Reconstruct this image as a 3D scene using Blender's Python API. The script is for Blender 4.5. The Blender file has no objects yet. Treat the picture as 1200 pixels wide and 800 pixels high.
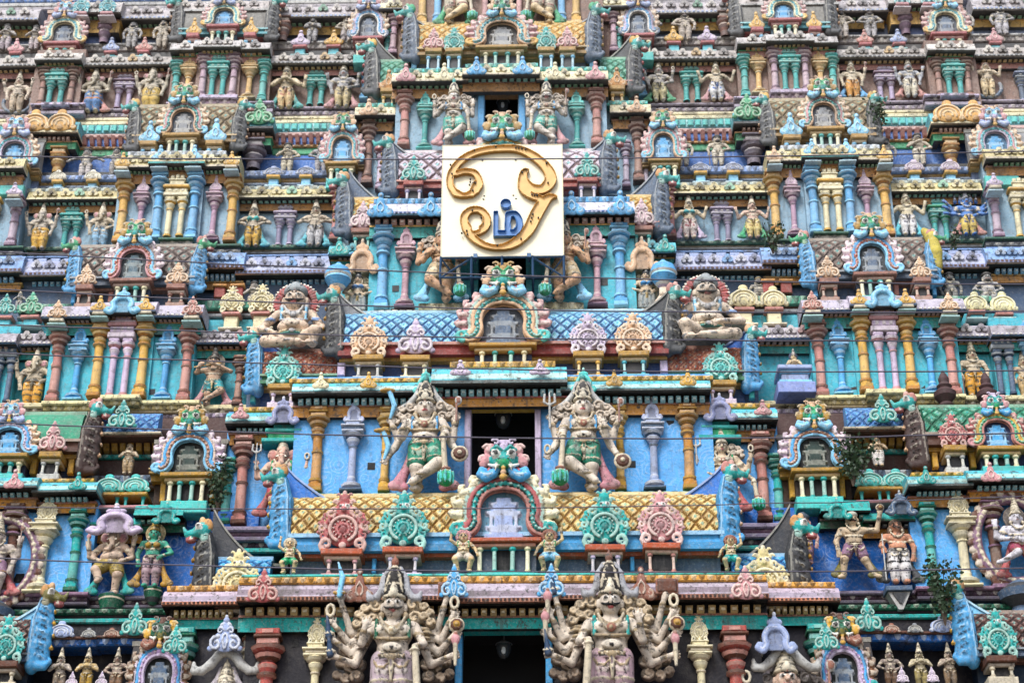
import bpy, math, random
import numpy as np
from math import sin, cos, pi, radians, sqrt
from mathutils import Vector, Matrix, noise as _noise
random.seed(7)
SC = bpy.context.scene
COL = SC.collection

# ------------------------------------------------------------------ colours
def hx(s, k=1.0):
    s = s.lstrip('#'); o = []
    for i in (0, 2, 4):
        c = int(s[i:i+2], 16)/255
        c = c/12.92 if c <= .04045 else ((c+.055)/1.055)**2.4
        o.append(min(1, c*k))
    return (*o, 1.0)
PAL = dict(
 teal='35a9a4', lteal='5fc4bd', aqua='5fb9c4', green='2fa372', dgreen='1e6b52', blue='62acd8', lblue='93cbe6', dblue='2c6aa8',
 sky='6fb0d8', navy='24426f', yellow='d6ae58', gold='b39048', amber='bd8c46', cream='e3d9b6', ivory='ebe6d6', white='e6e2da',
 pink='c99a9c', rose='b46a6a', red='a0453a', salmon='c08a80', terra='9a6d5c', brown='6d4a3b', dbrown='4a3029', lilac='c6b8cc',
 lav='a6b3d2', mauve='8d6f83', plum='5e4757', grey='8d8f92', dgrey='4b4d50', lgrey='b9b8b4', black='17161a', soot='26231f',
 stone='c9bcac', sand='cdc2ac', skin='d2b79c', pskin='e2c3a2', bgrey='8697ab', slate='5f7288', steel='2f4a66', orange='c99c68',
 wallblue='6fb0e2', wallteal='52b8c6', wallgrey='90aebf', wallbrown='8a6a58', walldeep='3578c0', olive='7a7434', peach='d8b695')
_pc = {}
def C(n, k=1.0):
    if isinstance(n, tuple): return n
    key = (n, k)
    if key not in _pc: _pc[key] = hx(PAL.get(n, n), k)
    return _pc[key]
def mixc(a, b, t):
    a, b = C(a), C(b)
    return tuple(a[i]*(1-t)+b[i]*t for i in range(3))+(1.0,)

# ------------------------------------------------------------------ materials
def new_mat(name):
    m = bpy.data.materials.new(name); m.use_nodes = True
    nt = m.node_tree
    return m, nt, nt.nodes, nt.links, nt.nodes['Principled BSDF']
def paint_mat(name='weathered_paint', dirt=1.0, scroll=False, worn=0.0):
    m, nt, N, L, B = new_mat(name)
    at = N.new('ShaderNodeAttribute'); at.attribute_name = 'Col'
    geo = N.new('ShaderNodeNewGeometry')
    def noise(scale, detail=4, rough=.6, vec=None):
        n = N.new('ShaderNodeTexNoise'); n.inputs['Scale'].default_value = scale
        n.inputs['Detail'].default_value = detail; n.inputs['Roughness'].default_value = rough
        L.new(vec if vec else geo.outputs['Position'], n.inputs['Vector']); return n.outputs['Fac']
    def ramp(src, a, b):
        r = N.new('ShaderNodeMapRange'); r.inputs['From Min'].default_value = a; r.inputs['From Max'].default_value = b
        L.new(src, r.inputs['Value']); return r.outputs['Result']
    def math_(op, a, b):
        n = N.new('ShaderNodeMath'); n.operation = op
        for i, s in enumerate((a, b)):
            if isinstance(s, (int, float)): n.inputs[i].default_value = s
            else: L.new(s, n.inputs[i])
        return n.outputs[0]
    def mix(f, a, b, mode='MIX'):
        n = N.new('ShaderNodeMix'); n.data_type = 'RGBA'; n.blend_type = mode
        if isinstance(f, (int, float)): n.inputs[0].default_value = f
        else: L.new(f, n.inputs[0])
        for i, s in ((6, a), (7, b)):
            if isinstance(s, tuple): n.inputs[i].default_value = s
            else: L.new(s, n.inputs[i])
        return n.outputs[2]
    mp = N.new('ShaderNodeMapping'); mp.inputs['Scale'].default_value = (7, 7, .9)
    L.new(geo.outputs['Position'], mp.inputs['Vector'])
    streak = ramp(noise(1.0, 5, .65, mp.outputs['Vector']), .54, .74)
    blotch = ramp(noise(1.7, 6, .7), .52, .72)
    fine = ramp(noise(14, 5, .7), .50, .75)
    chips = ramp(noise(22, 3, .6), .63, .70)
    hue = noise(2.6, 3, .5)
    gm_ = N.new('ShaderNodeGamma'); gm_.inputs['Gamma'].default_value = 1.22; L.new(at.outputs['Color'], gm_.inputs['Color']); c0 = gm_.outputs['Color']
    bw = N.new('ShaderNodeRGBToBW'); L.new(c0, bw.inputs[0]); lit = ramp(bw.outputs[0], .015, .10)      # dark paint shows little lime
    hs = N.new('ShaderNodeHueSaturation'); L.new(c0, hs.inputs['Color'])
    L.new(ramp(hue, .2, .8), hs.inputs['Value'])
    r = hs.inputs['Value'].links[0].from_node; r.inputs['To Min'].default_value = .80; r.inputs['To Max'].default_value = 1.16
    hs.inputs['Saturation'].default_value = 1.04
    # haze put into the paint colour: upper tiers turn paler and greyer with height
    sx = N.new('ShaderNodeSeparateXYZ'); L.new(geo.outputs['Position'], sx.inputs[0])
    up = ramp(sx.outputs['Z'], 18.0, 31.0); up.node.inputs['To Max'].default_value = .14
    base = mix(up, hs.outputs[0], (.60, .60, .60, 1))
    if scroll:                                         # faded scrollwork painted on the wall
        dn = N.new('ShaderNodeTexNoise'); dn.inputs['Scale'].default_value = 1.6; dn.inputs['Detail'].default_value = 1; L.new(geo.outputs['Position'], dn.inputs['Vector'])
        wv = N.new('ShaderNodeTexVoronoi'); wv.inputs['Scale'].default_value = 2.3; L.new(geo.outputs['Position'], wv.inputs['Vector'])
        d3 = noise(5.0, 2, .5)
        sn = math_('SINE', math_('ADD', math_('MULTIPLY', wv.outputs['Distance'], 34), math_('MULTIPLY', d3, 9)), 0)
        sc_ = ramp(sn, .35, .85)
        base = mix(math_('MULTIPLY', sc_, math_('MULTIPLY', ramp(dn.outputs['Fac'], .42, .62), .24)), base, (.52, .66, .86, 1))
    c1 = mix(math_('MULTIPLY', math_('MULTIPLY', fine, lit), .34), base, (.52, .50, .46, 1))       # lime bloom
    c2 = mix(math_('MULTIPLY', streak, min(.85, .52*dirt)), c1, (.075, .066, .058, 1))             # run-off streaks
    c3 = mix(math_('MULTIPLY', blotch, min(.9, .46*dirt)), c2, (.10, .088, .076, 1))             # soot blotches
    c4 = mix(math_('MULTIPLY', math_('MULTIPLY', chips, lit), .40), c3, (.46, .43, .38, 1))                 # chipped plaster
    specks = ramp(noise(9, 6, .75), .545, .62)
    c4 = mix(math_('MULTIPLY', specks, min(.9, .38*dirt*dirt)), c4, (.055, .05, .045, 1))    # lichen specks
    if worn:                                          # ridges rubbed down to the pale undercoat
        c4 = mix(math_('MULTIPLY', ramp(geo.outputs['Pointiness'], .53, .62), worn), c4, (.66, .63, .57, 1))
    L.new(c4, B.inputs['Base Color'])
    B.inputs['Roughness'].default_value = .62
    B.inputs['Specular IOR Level'].default_value = .28
    bp = N.new('ShaderNodeBump'); bp.inputs['Strength'].default_value = .55; bp.inputs['Distance'].default_value = .035
    L.new(noise(17, 6, .68), bp.inputs['Height']); L.new(bp.outputs['Normal'], B.inputs['Normal'])
    return m
def simple_mat(name, col, rough=.6, metal=0.0, noise_amt=.25, scale=6.0, col2=None, bump=0.0):
    m, nt, N, L, B = new_mat(name)
    n = N.new('ShaderNodeTexNoise'); n.inputs['Scale'].default_value = scale; n.inputs['Detail'].default_value = 5
    geo = N.new('ShaderNodeNewGeometry'); L.new(geo.outputs['Position'], n.inputs['Vector'])
    r = N.new('ShaderNodeMapRange'); r.inputs['From Min'].default_value = .35; r.inputs['From Max'].default_value = .72
    r.inputs['To Max'].default_value = noise_amt; L.new(n.outputs['Fac'], r.inputs['Value'])
    x = N.new('ShaderNodeMix'); x.data_type = 'RGBA'; L.new(r.outputs[0], x.inputs[0])
    x.inputs[6].default_value = C(col); x.inputs[7].default_value = C(col2) if col2 else tuple(c*.35 for c in C(col)[:3])+(1,)
    L.new(x.outputs[2], B.inputs['Base Color'])
    B.inputs['Roughness'].default_value = rough; B.inputs['Metallic'].default_value = metal
    if bump:
        bp = N.new('ShaderNodeBump'); bp.inputs['Strength'].default_value = bump; bp.inputs['Distance'].default_value = .03
        L.new(n.outputs['Fac'], bp.inputs['Height']); L.new(bp.outputs['Normal'], B.inputs['Normal'])
    return m
PAINT = paint_mat(); PAINT_OLD = paint_mat('mossy_paint', 2.0); PAINT_STATUE = paint_mat('statue_paint', 1.65, False, .0); PAINT_ORN = paint_mat('ornament_paint', 1.2, False, .34); PAINT_WALL = paint_mat('scrolled_wall_paint', .9, True)
DARK = simple_mat('dark_interior', '0c0b0d', .9, 0, .2)

# ------------------------------------------------------------------ objects
def link(o, parent=None):
    COL.objects.link(o)
    if parent is not None: o.parent = parent
    return o
def tag(o, label=None, cat=None, group=None, kind=None):
    if label: o['label'] = label
    if cat: o['category'] = cat
    if group: o['group'] = group
    if kind: o['kind'] = kind
    return o
def empty(name, loc=(0, 0, 0), scale=None, parent=None):
    o = bpy.data.objects.new(name, None); o.empty_display_size = .2
    o.location = loc
    if scale is not None: o.scale = scale if isinstance(scale, tuple) else (scale,)*3
    return link(o, parent)
def obj(name, me, parent=None, loc=None, scale=None, rz=0.0, ry=0.0):
    o = bpy.data.objects.new(name, me)
    if loc is not None: o.location = loc
    if scale is not None: o.scale = scale if isinstance(scale, tuple) else (scale,)*3
    o.rotation_euler = (0, ry, rz)
    return link(o, parent)
def mk_mesh(name, v, f, c, sm, mat=None):
    me = bpy.data.meshes.new(name)
    me.from_pydata(v, [], f)
    if c is not None:
        a = me.color_attributes.new('Col', 'FLOAT_COLOR', 'POINT')
        a.data.foreach_set('color', np.asarray(c, dtype=np.float32).ravel())
    if sm is True: me.polygons.foreach_set('use_smooth', [True]*len(me.polygons))
    elif sm: me.polygons.foreach_set('use_smooth', sm)
    me.materials.append(mat or PAINT); me.update()
    return me

class MB:
    def __init__(s): s.v = []; s.f = []; s.c = []; s.sm = []
    def add(s, vs, fs, col, smooth=False):
        b = len(s.v); s.v += [tuple(p) for p in vs]
        s.f += [tuple(i+b for i in f) for f in fs]
        s.c += col if isinstance(col, list) else [C(col)]*len(vs)
        s.sm += [smooth]*len(fs)
    def box(s, x0, x1, y0, y1, z0, z1, col):
        s.add([(x0,y0,z0),(x1,y0,z0),(x1,y1,z0),(x0,y1,z0),(x0,y0,z1),(x1,y0,z1),(x1,y1,z1),(x0,y1,z1)],
              [(0,1,5,4),(1,2,6,5),(2,3,7,6),(3,0,4,7),(4,5,6,7),(3,2,1,0)], col)
    def bbox(s, x0, x1, y0, y1, z0, z1, col, b=.02):       # box whose front edges are chamfered
        b = min(b, (x1-x0)*.3, (z1-z0)*.3)
        s.add([(x0,y1,z0),(x1,y1,z0),(x1,y1,z1),(x0,y1,z1),(x0,y0+b,z0),(x1,y0+b,z0),(x1,y0+b,z1),(x0,y0+b,z1),
               (x0+b,y0,z0+b),(x1-b,y0,z0+b),(x1-b,y0,z1-b),(x0+b,y0,z1-b)],
              [(3,2,1,0),(0,1,5,4),(1,2,6,5),(2,3,7,6),(3,0,4,7),(4,5,9,8),(5,6,10,9),(6,7,11,10),(7,4,8,11),(8,9,10,11)], col)
    def lathe(s, prof, cx=0, cy=0, n=12, ph=0, smooth=True):    # prof [(r,z,col)], colour of the band that starts there
        for (r0, z0, c0), (r1, z1, _) in zip(prof, prof[1:]):
            if abs(r0-r1)+abs(z0-z1) < 1e-6: continue
            vs = []
            for r, z in ((r0, z0), (r1, z1)):
                vs += [(cx+r*cos(2*pi*(i+ph)/n), cy+r*sin(2*pi*(i+ph)/n), z) for i in range(n)]
            s.add(vs, [(i, (i+1) % n, n+(i+1) % n, n+i) for i in range(n)], c0, smooth)
        r, z, c = prof[-1]
        if r > 1e-4: s.add([(cx+r*cos(2*pi*(i+ph)/n), cy+r*sin(2*pi*(i+ph)/n), z) for i in range(n)], [tuple(range(n))], c)
    def prism(s, poly, y0, y1, col):                           # polygon in XZ, counter-clockwise seen from the front
        n = len(poly)
        s.add([(x, y0, z) for x, z in poly]+[(x, y1, z) for x, z in poly],
              [tuple(range(n)), tuple(range(2*n-1, n-1, -1))]+[(i, n+i, n+(i+1) % n, (i+1) % n) for i in range(n)], col)
    def xprism(s, poly, x0, x1, col):                          # polygon in YZ swept along X
        n = len(poly)
        s.add([(x0, y, z) for y, z in poly]+[(x1, y, z) for y, z in poly],
              [tuple(range(n-1, -1, -1)), tuple(range(n, 2*n))]+[(i, (i+1) % n, n+(i+1) % n, n+i) for i in range(n)], col)
    def tube(s, pts, r, col, n=6, smooth=True):
        pts = [Vector(p) for p in pts]; rr = r if isinstance(r, list) else [r]*len(pts)
        vs = []
        for i, p in enumerate(pts):
            d = (pts[min(i+1, len(pts)-1)]-pts[max(i-1, 0)]).normalized()
            a = d.cross(Vector((0, 0, 1)) if abs(d.z) < .9 else Vector((1, 0, 0))).normalized(); b = d.cross(a)
            vs += [tuple(p+(a*cos(2*pi*k/n)+b*sin(2*pi*k/n))*rr[i]) for k in range(n)]
        fs = [(i*n+k, i*n+(k+1) % n, (i+1)*n+(k+1) % n, (i+1)*n+k) for i in range(len(pts)-1) for k in range(n)]
        s.add(vs, fs, col, smooth); s.f += [tuple(len(s.v)-len(vs)+k for k in range(n)), tuple(len(s.v)-1-k for k in range(n))]; s.sm += [False, False]
    def mesh(s, name, mat=None):
        # hand-laid plaster is never dead straight: nudge every corner a little
        v = []
        for p in s.v:
            q = Vector(p); v.append(tuple(q+_noise.noise_vector(q*1.7)*.016))
        return mk_mesh(name, v, s.f, s.c, s.sm, mat)
    def build(s, name, parent=None, mat=None, loc=None): return obj(name, s.mesh(name, mat), parent, loc)

# ------------------------------------------------------------------ sculpting: blended solids meshed with surface nets
def V3(p): return np.array(p, dtype=np.float64)
def cap(a, b, ra, rb, col, k=.012): return ('c', V3(a), V3(b), ra, rb, C(col), k)
def ell(c, r, col, k=.012, ry=0.0): return ('e', V3(c), V3(r if isinstance(r, tuple) else (r,)*3), ry, None, C(col), k)
def blk(c, hf, col, k=.004, rd=.006, ry=0.0): return ('b', V3(c), V3(hf), rd, ry, C(col), k)
def carve(p): return ('x', p)
def chain(pts, rs, col, k=.006):
    rs = rs if isinstance(rs, (list, tuple)) else [rs]*len(pts)
    return [cap(pts[i], pts[i+1], rs[i], rs[i+1], col, k) for i in range(len(pts)-1)]
def spiral(cx, cz, r, turns, a0, w, col, y=0.0, sgn=1, n=9, k=.004):
    p = []
    N_ = max(5, int(n*turns))
    for i in range(N_+1):
        t = i/N_; a = a0+sgn*2*pi*turns*t; q = r*(1-.82*t)
        p.append((cx+q*cos(a), y, cz+q*sin(a)))
    return chain(p, [w*(1-.45*i/N_) for i in range(N_+1)], col, k)
def flip(prims):
    out = []
    for p in prims:
        if p[0] == 'x': out.append(('x', flip([p[1]])[0])); continue
        p = list(p); p[1] = p[1]*V3((-1, 1, 1))
        if p[0] == 'c': p[2] = p[2]*V3((-1, 1, 1))
        elif p[0] == 'e': p[3] = -p[3]
        else: p[4] = -p[4]
        out.append(tuple(p))
    return out
def both(prims): return prims+flip(prims)
def xf(prims, s=1.0, t=(0, 0, 0), recol=None):
    out = []
    for p in prims:
        if p[0] == 'x': out.append(('x', xf([p[1]], s, t)[0])); continue
        p = list(p); p[1] = p[1]*s+V3(t)
        if p[0] == 'c': p[2] = p[2]*s+V3(t); p[3] *= s; p[4] *= s
        elif p[0] == 'e': p[2] = p[2]*s
        else: p[2] = p[2]*s; p[3] *= s
        p[6] *= s
        out.append(tuple(p))
    return out
def pbox(p):
    if p[0] == 'c':
        r = max(p[3], p[4]); return np.minimum(p[1], p[2])-r, np.maximum(p[1], p[2])+r
    if p[0] == 'e':
        r = p[2] if p[3] == 0 else np.array([max(p[2][0], p[2][2])]*3)*np.array([1, 0, 1])+p[2]*np.array([0, 1, 0])
        return p[1]-r, p[1]+r
    r = p[2]+p[3]
    if p[4]: q = sqrt(r[0]**2+r[2]**2); r = np.array([q, r[1], q])
    return p[1]-r, p[1]+r
def pdist(p, X, Y, Z):
    if p[0] == 'c':
        a, b = p[1], p[2]; ba = b-a; l2 = max(ba@ba, 1e-12)
        x, y, z = X-a[0], Y-a[1], Z-a[2]
        t = np.clip((x*ba[0]+y*ba[1]+z*ba[2])/l2, 0, 1)
        return np.sqrt((x-t*ba[0])**2+(y-t*ba[1])**2+(z-t*ba[2])**2)-(p[3]+(p[4]-p[3])*t)
    x, y, z = X-p[1][0], Y-p[1][1], Z-p[1][2]
    ang = p[3] if p[0] == 'e' else p[4]
    if ang:
        ca, sa = cos(ang), sin(ang); x, z = x*ca+z*sa, z*ca-x*sa
    if p[0] == 'e':
        r = p[2]; k0 = np.sqrt((x/r[0])**2+(y/r[1])**2+(z/r[2])**2)
        k1 = np.sqrt((x/r[0]**2)**2+(y/r[1]**2)**2+(z/r[2]**2)**2)
        return np.where(k1 > 1e-9, k0*(k0-1)/np.maximum(k1, 1e-9), -r.min())
    h = p[2]; qx, qy, qz = np.abs(x)-h[0], np.abs(y)-h[1], np.abs(z)-h[2]
    return np.sqrt(np.maximum(qx, 0)**2+np.maximum(qy, 0)**2+np.maximum(qz, 0)**2)+np.minimum(np.maximum(qx, np.maximum(qy, qz)), 0)-p[3]
def nets(F, org, h, CI, cols):
    n = np.array(F.shape); s = F < 0
    cnt = np.zeros(n-1, np.int8)
    for i in (0, 1):
        for j in (0, 1):
            for k in (0, 1): cnt += s[i:n[0]-1+i, j:n[1]-1+j, k:n[2]-1+k]
    ids = np.argwhere((cnt > 0) & (cnt < 8))
    if not len(ids): return [], [], []
    idx = -np.ones(n-1, np.int64); idx[tuple(ids.T)] = np.arange(len(ids))
    pos = np.zeros((len(ids), 3)); m_ = np.zeros(len(ids))
    best = np.full(len(ids), 1e9); bc = np.zeros(len(ids), np.int64)
    cr = [(i, j, k) for i in (0, 1) for j in (0, 1) for k in (0, 1)]
    for a in cr:
        q = tuple((ids+a).T); fa = F[q]; ci = CI[q]
        u = (np.abs(fa) < best) & (ci >= 0); best[u] = np.abs(fa)[u]; bc[u] = ci[u]
        for ax in range(3):
            if a[ax] == 0:
                b = list(a); b[ax] = 1; fb = F[tuple((ids+b).T)]
                mk = (fa < 0) != (fb < 0); t = np.where(mk, fa/np.where(mk, fa-fb, 1), 0)
                for d in range(3): pos[:, d] += np.where(mk, a[d]+t*(b[d]-a[d]), 0)
                m_ += mk
    v = (ids+pos/m_[:, None])*h+org
    fs = []
    for ax in range(3):
        o = [0, 0, 0]; o[ax] = 1
        A = s[:n[0]-o[0], :n[1]-o[1], :n[2]-o[2]]; Bq = s[o[0]:, o[1]:, o[2]:]
        e = np.argwhere(A != Bq); a1, a2 = (ax+1) % 3, (ax+2) % 3
        e = e[(e[:, a1] > 0) & (e[:, a2] > 0) & (e[:, a1] < n[a1]-1) & (e[:, a2] < n[a2]-1)]
        if not len(e): continue
        d1 = np.zeros(3, int); d1[a1] = 1; d2 = np.zeros(3, int); d2[a2] = 1
        q = np.stack([idx[tuple((e-d1-d2).T)], idx[tuple((e-d2).T)], idx[tuple(e.T)], idx[tuple((e-d1).T)]], 1)
        fl = ~A[tuple(e.T)]; q[fl] = q[fl][:, ::-1]
        fs.append(q[(q >= 0).all(1)])
    return v.tolist(), np.concatenate(fs).tolist(), np.array(cols)[bc]
def sculpt(name, prims, h, mat=None):
    bx = [pbox(p) for p in prims if p[0] != 'x']
    lo = np.min([b[0] for b in bx], 0)-2.5*h; hi = np.max([b[1] for b in bx], 0)+2.5*h
    n = np.ceil((hi-lo)/h).astype(int)+1
    F = np.full(n, 1e3, np.float32); D = np.full(n, 1e3, np.float32); CI = np.full(n, -1, np.int32)
    ax = [lo[i]+h*np.arange(n[i]) for i in range(3)]
    cols = []
    for p in prims:
        neg = p[0] == 'x'
        if neg: p = p[1]
        a, b = pbox(p); mg = 2.5*h+p[6]
        i0 = np.maximum(np.floor((a-mg-lo)/h).astype(int), 0); i1 = np.minimum(np.ceil((b+mg-lo)/h).astype(int)+1, n)
        if (i1 <= i0).any(): continue
        sl = tuple(slice(i0[i], i1[i]) for i in range(3))
        d = pdist(p, ax[0][sl[0]][:, None, None], ax[1][sl[1]][None, :, None], ax[2][sl[2]][None, None, :]).astype(np.float32)
        cols.append(p[5]); ci = len(cols)-1
        f = F[sl]
        if neg:
            u = -d > f; CI[sl][u] = np.where(-d[u] > f[u]+1e-9, ci, CI[sl][u]); F[sl] = np.maximum(f, -d); continue
        k = max(p[6], 1e-5)
        hh = np.clip(.5+.5*(f-d)/k, 0, 1)
        F[sl] = np.where(f > 100, d, f*(1-hh)+d*hh-k*hh*(1-hh))
        u = d < D[sl]; CI[sl][u] = ci; D[sl] = np.minimum(D[sl], d)
    v, f, c = nets(F, lo, h, CI, cols)
    return mk_mesh(name, v, f, c, True, mat or PAINT_ORN)

# ------------------------------------------------------------------ camera model: pixels of the photograph (1200x800) to places
FPX, PITCH = 2200.0, radians(28)
CAM = Vector((.24, -38.85, 1.7))
def ray_t(py, Y):
    v = (400-py)/FPX
    return (Y-CAM.y)/(cos(PITCH)-v*sin(PITCH))
def Zp(py, Y):
    v = (400-py)/FPX
    return CAM.z+ray_t(py, Y)*(sin(PITCH)+v*cos(PITCH))
def Xp(px, py, Y): return CAM.x+ray_t(py, Y)*(px-600)/FPX
def mpp(py, Y): return ray_t(py, Y)/FPX
DY = 0.0
_rt = ray_t; _zp = Zp; _xp = Xp
def ray_t(py, Y): 
    v = (400-py-DY)/FPX
    return (Y-CAM.y)/(cos(PITCH)-v*sin(PITCH))
def Zp(py, Y):
    v = (400-py-DY)/FPX
    return CAM.z+ray_t(py, Y)*(sin(PITCH)+v*cos(PITCH))
# ------------------------------------------------------------------ ornament meshes (unit size, cached per colour)
CACHE = {}
def cached(key, fn):
    if key not in CACHE: CACHE[key] = fn()
    return CACHE[key]
def hi(c, t=.45): return mixc(c, 'ivory', t)
def lo(c, t=.5): return mixc(c, 'soot', t)

def mask_prims(face, ear, horn, snout, volute):
    """lion-faced monster mask, about 1 wide and 1 tall, centred on x = 0, front at -y"""
    P = [ell((0, 0, .48), (.30, .22, .27), face, .05), ell((0, -.14, .36), (.16, .16, .14), snout, .04),
         ell((0, -.22, .44), (.07, .09, .06), face, .03), blk((0, .02, .86), (.09, .04, .10), horn, .02),
         ell((0, -.10, .72), (.10, .10, .12), horn, .03)]
    S = [ell((.16, -.17, .57), (.105, .10, .105), 'white', .01), ell((.165, -.255, .57), (.055, .04, .055), 'black', .003),
         *chain([(.04, -.2, .64), (.14, -.24, .71), (.27, -.16, .66)], [.03, .045, .03], face, .01),
         ell((.30, 0, .74), (.10, .07, .15), ear, .02, .5), ell((.39, -.02, .46), (.12, .08, .17), ear, .02, .35),
         *chain([(.10, -.22, .30), (.20, -.22, .27), (.31, -.12, .34)], [.035, .04, .03], 'white', .006),
         cap((.15, -.25, .27), (.17, -.26, .16), .035, .012, 'ivory', .004),
         *chain([(.13, -.10, .26), (.22, -.14, .12), (.36, -.14, .05), (.48, -.1, .12), (.46, -.1, .24), (.37, -.12, .22)], [.07, .10, .11, .09, .06, .04], volute, .02),
         *chain([(.24, -.23, .10), (.36, -.25, .06), (.45, -.2, .12)], [.02, .028, .02], hi(volute), .004),
         ell((.29, -.08, .22), (.06, .05, .08), 'rose', .01),
         *spiral(.33, .74, .105, 1.1, .3, .036, hi(ear, .35), -.05, 1, 8), *spiral(.42, .50, .10, 1.1, -.3, .036, hi(ear, .35), -.06, 1, 8), *spiral(.17, .88, .085, 1.0, .6, .032, horn, -.06, 1, 8), ell((.10, -.27, .44), (.03, .03, .02), lo(face, .6), .002), *chain([(.05, -.275, .36), (.16, -.25, .34)], .014, lo(face, .6), .002)]
    P += both(S)
    P += [ell((0, -.24, .22), (.05, .05, .05), 'yellow', .01), ell((0, -.22, .13), (.065, .06, .06), 'peach', .01), ell((0, -.2, .03), (.09, .07, .07), 'yellow', .01)]
    return P
def mask_mesh(face, ear, horn, snout, volute, n=40):
    return cached(('mask', face, ear, horn, snout, volute, n), lambda: sculpt('face_mask', mask_prims(face, ear, horn, snout, volute), 1.0/n))

def catmull(pts, n=5):
    p = [V3(q) for q in pts]; p = [2*p[0]-p[1]]+p+[2*p[-1]-p[-2]]; out = []
    for i in range(1, len(p)-2):
        for j in range(n):
            t = j/n
            out.append(.5*((2*p[i])+(-p[i-1]+p[i+1])*t+(2*p[i-1]-5*p[i]+4*p[i+1]-p[i+2])*t*t+(-p[i-1]+3*p[i]-3*p[i+1]+p[i+2])*t**3))
    out.append(p[-2]); return out
def arch_prims(r1, r2, r3, fringe, foot, leafy=True):
    """horseshoe arch, 1 wide (feet to feet), opening about .5 wide, crown of the rings near z = .78"""
    base = catmull([(.47, 0, .16), (.46, 0, .07), (.38, 0, .03), (.285, 0, .08), (.235, 0, .19), (.245, 0, .32), (.215, 0, .44), (.13, 0, .525), (0, 0, .555)], 4)
    P = []
    def off(d, y, sl=slice(None)):
        out = []
        for i, p in enumerate(base):
            t = base[min(i+1, len(base)-1)]-base[max(i-1, 0)]; n_ = V3((t[2], 0, -t[0])); n_ /= max(np.linalg.norm(n_), 1e-9)
            q = p+n_*d; q[1] = y
            out.append(q)
        return out[sl]
    for d, w, c, y in ((.006, .020, r1, -.05), (.029, .009, 'soot', -.05), (.052, .020, r2, -.055), (.077, .009, 'soot', -.05), (.099, .019, r3, -.055), (.122, .009, lo(r3, .6), -.045), (.143, .018, hi(r2, .5), -.04)):
        o = off(d, y, slice(0, None) if d < .1 else slice(2, None))
        o = [q for q in o if q[0] >= -.001]
        P += chain([tuple(q) for q in o], w, c, .004)
        P += chain([(q[0], .03, q[2]) for q in o], w*1.05, c, .004)
    bd = off(.052, -.082, slice(4, None))
    P += [ell(tuple(q), .016, hi(r2, .35), .001) for q in bd[::2] if q[0] > .02]
    P += spiral(.455, .105, .075, 1.1, -pi/2, .03, foot, -.06, 1)
    if leafy:
        for i in range(6):
            a = radians(-22+i*18); q = .44
            x, z = q*cos(a), .30+q*sin(a)*.90
            P.append(ell((x, -.01, z), (.092, .045, .062), fringe, .005, -a))
            P.append(ell((x*1.05, -.05, .30+(z-.30)*1.05), (.06, .018, .030), hi(fringe), .003, -a))
            P.append(ell((x*.93, -.052, .30+(z-.30)*.93), (.012, .015, .05), lo(fringe, .6), .002, -a))
            P += chain([(x+.07*cos(a), -.01, z+.07*sin(a)), (x+.10*cos(a+.35), -.01, z+.10*sin(a+.35)), (x+.095*cos(a+.75), -.015, z+.095*sin(a+.75))], [.034, .026, .016], hi(fringe, .25), .006)
    P = both(P)
    return P
def niche_prims(c, back):
    P = [blk((0, .09, .27), (.24, .02, .27), lo(back, .55), .004, .02)]
    for z, w, h in ((.04, .19, .03), (.10, .13, .02), (.145, .16, .014), (.21, .085, .05), (.275, .14, .014), (.31, .165, .016), (.36, .11, .03), (.405, .13, .012), (.45, .07, .025)):
        P.append(blk((0, .05, z), (w, .03, h), c if h > .02 else hi(c, .25), .002, .006))
    P += [cap((s*.125, .03, .06), (s*.125, .03, .26), .018, .018, hi(c, .3), .003) for s in (-1, 1)]
    return P
def arch_meshes(r1, r2, r3, fringe, foot, nc, nb, n=70, leafy=True):
    a = cached(('arch', r1, r2, r3, fringe, foot, n, leafy), lambda: sculpt('horseshoe_arch', arch_prims(r1, r2, r3, fringe, foot, leafy), 1.0/n))
    b = cached(('niche', nc, nb), lambda: sculpt('arch_niche', niche_prims(nc, nb), 1.0/60))
    return a, b
def put_arch(parent, pos, w, pal, mask, n=70, leafy=True, mscale=.42, mz=.70, asp=1.0):
    """horseshoe arch with its niche shrine and monster face as children, on `parent`"""
    a, b = arch_meshes(*pal, n=n, leafy=leafy)
    o = obj('horseshoe_arch', a, parent, pos, (w, w*.9, w*asp))
    obj('arch_niche', b, o)
    if mask: obj('monster_face', mask_mesh(*mask, n=44 if w > 2 else 34), o, (0, -.05, mz), (mscale, mscale, mscale/asp))
    return o

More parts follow.
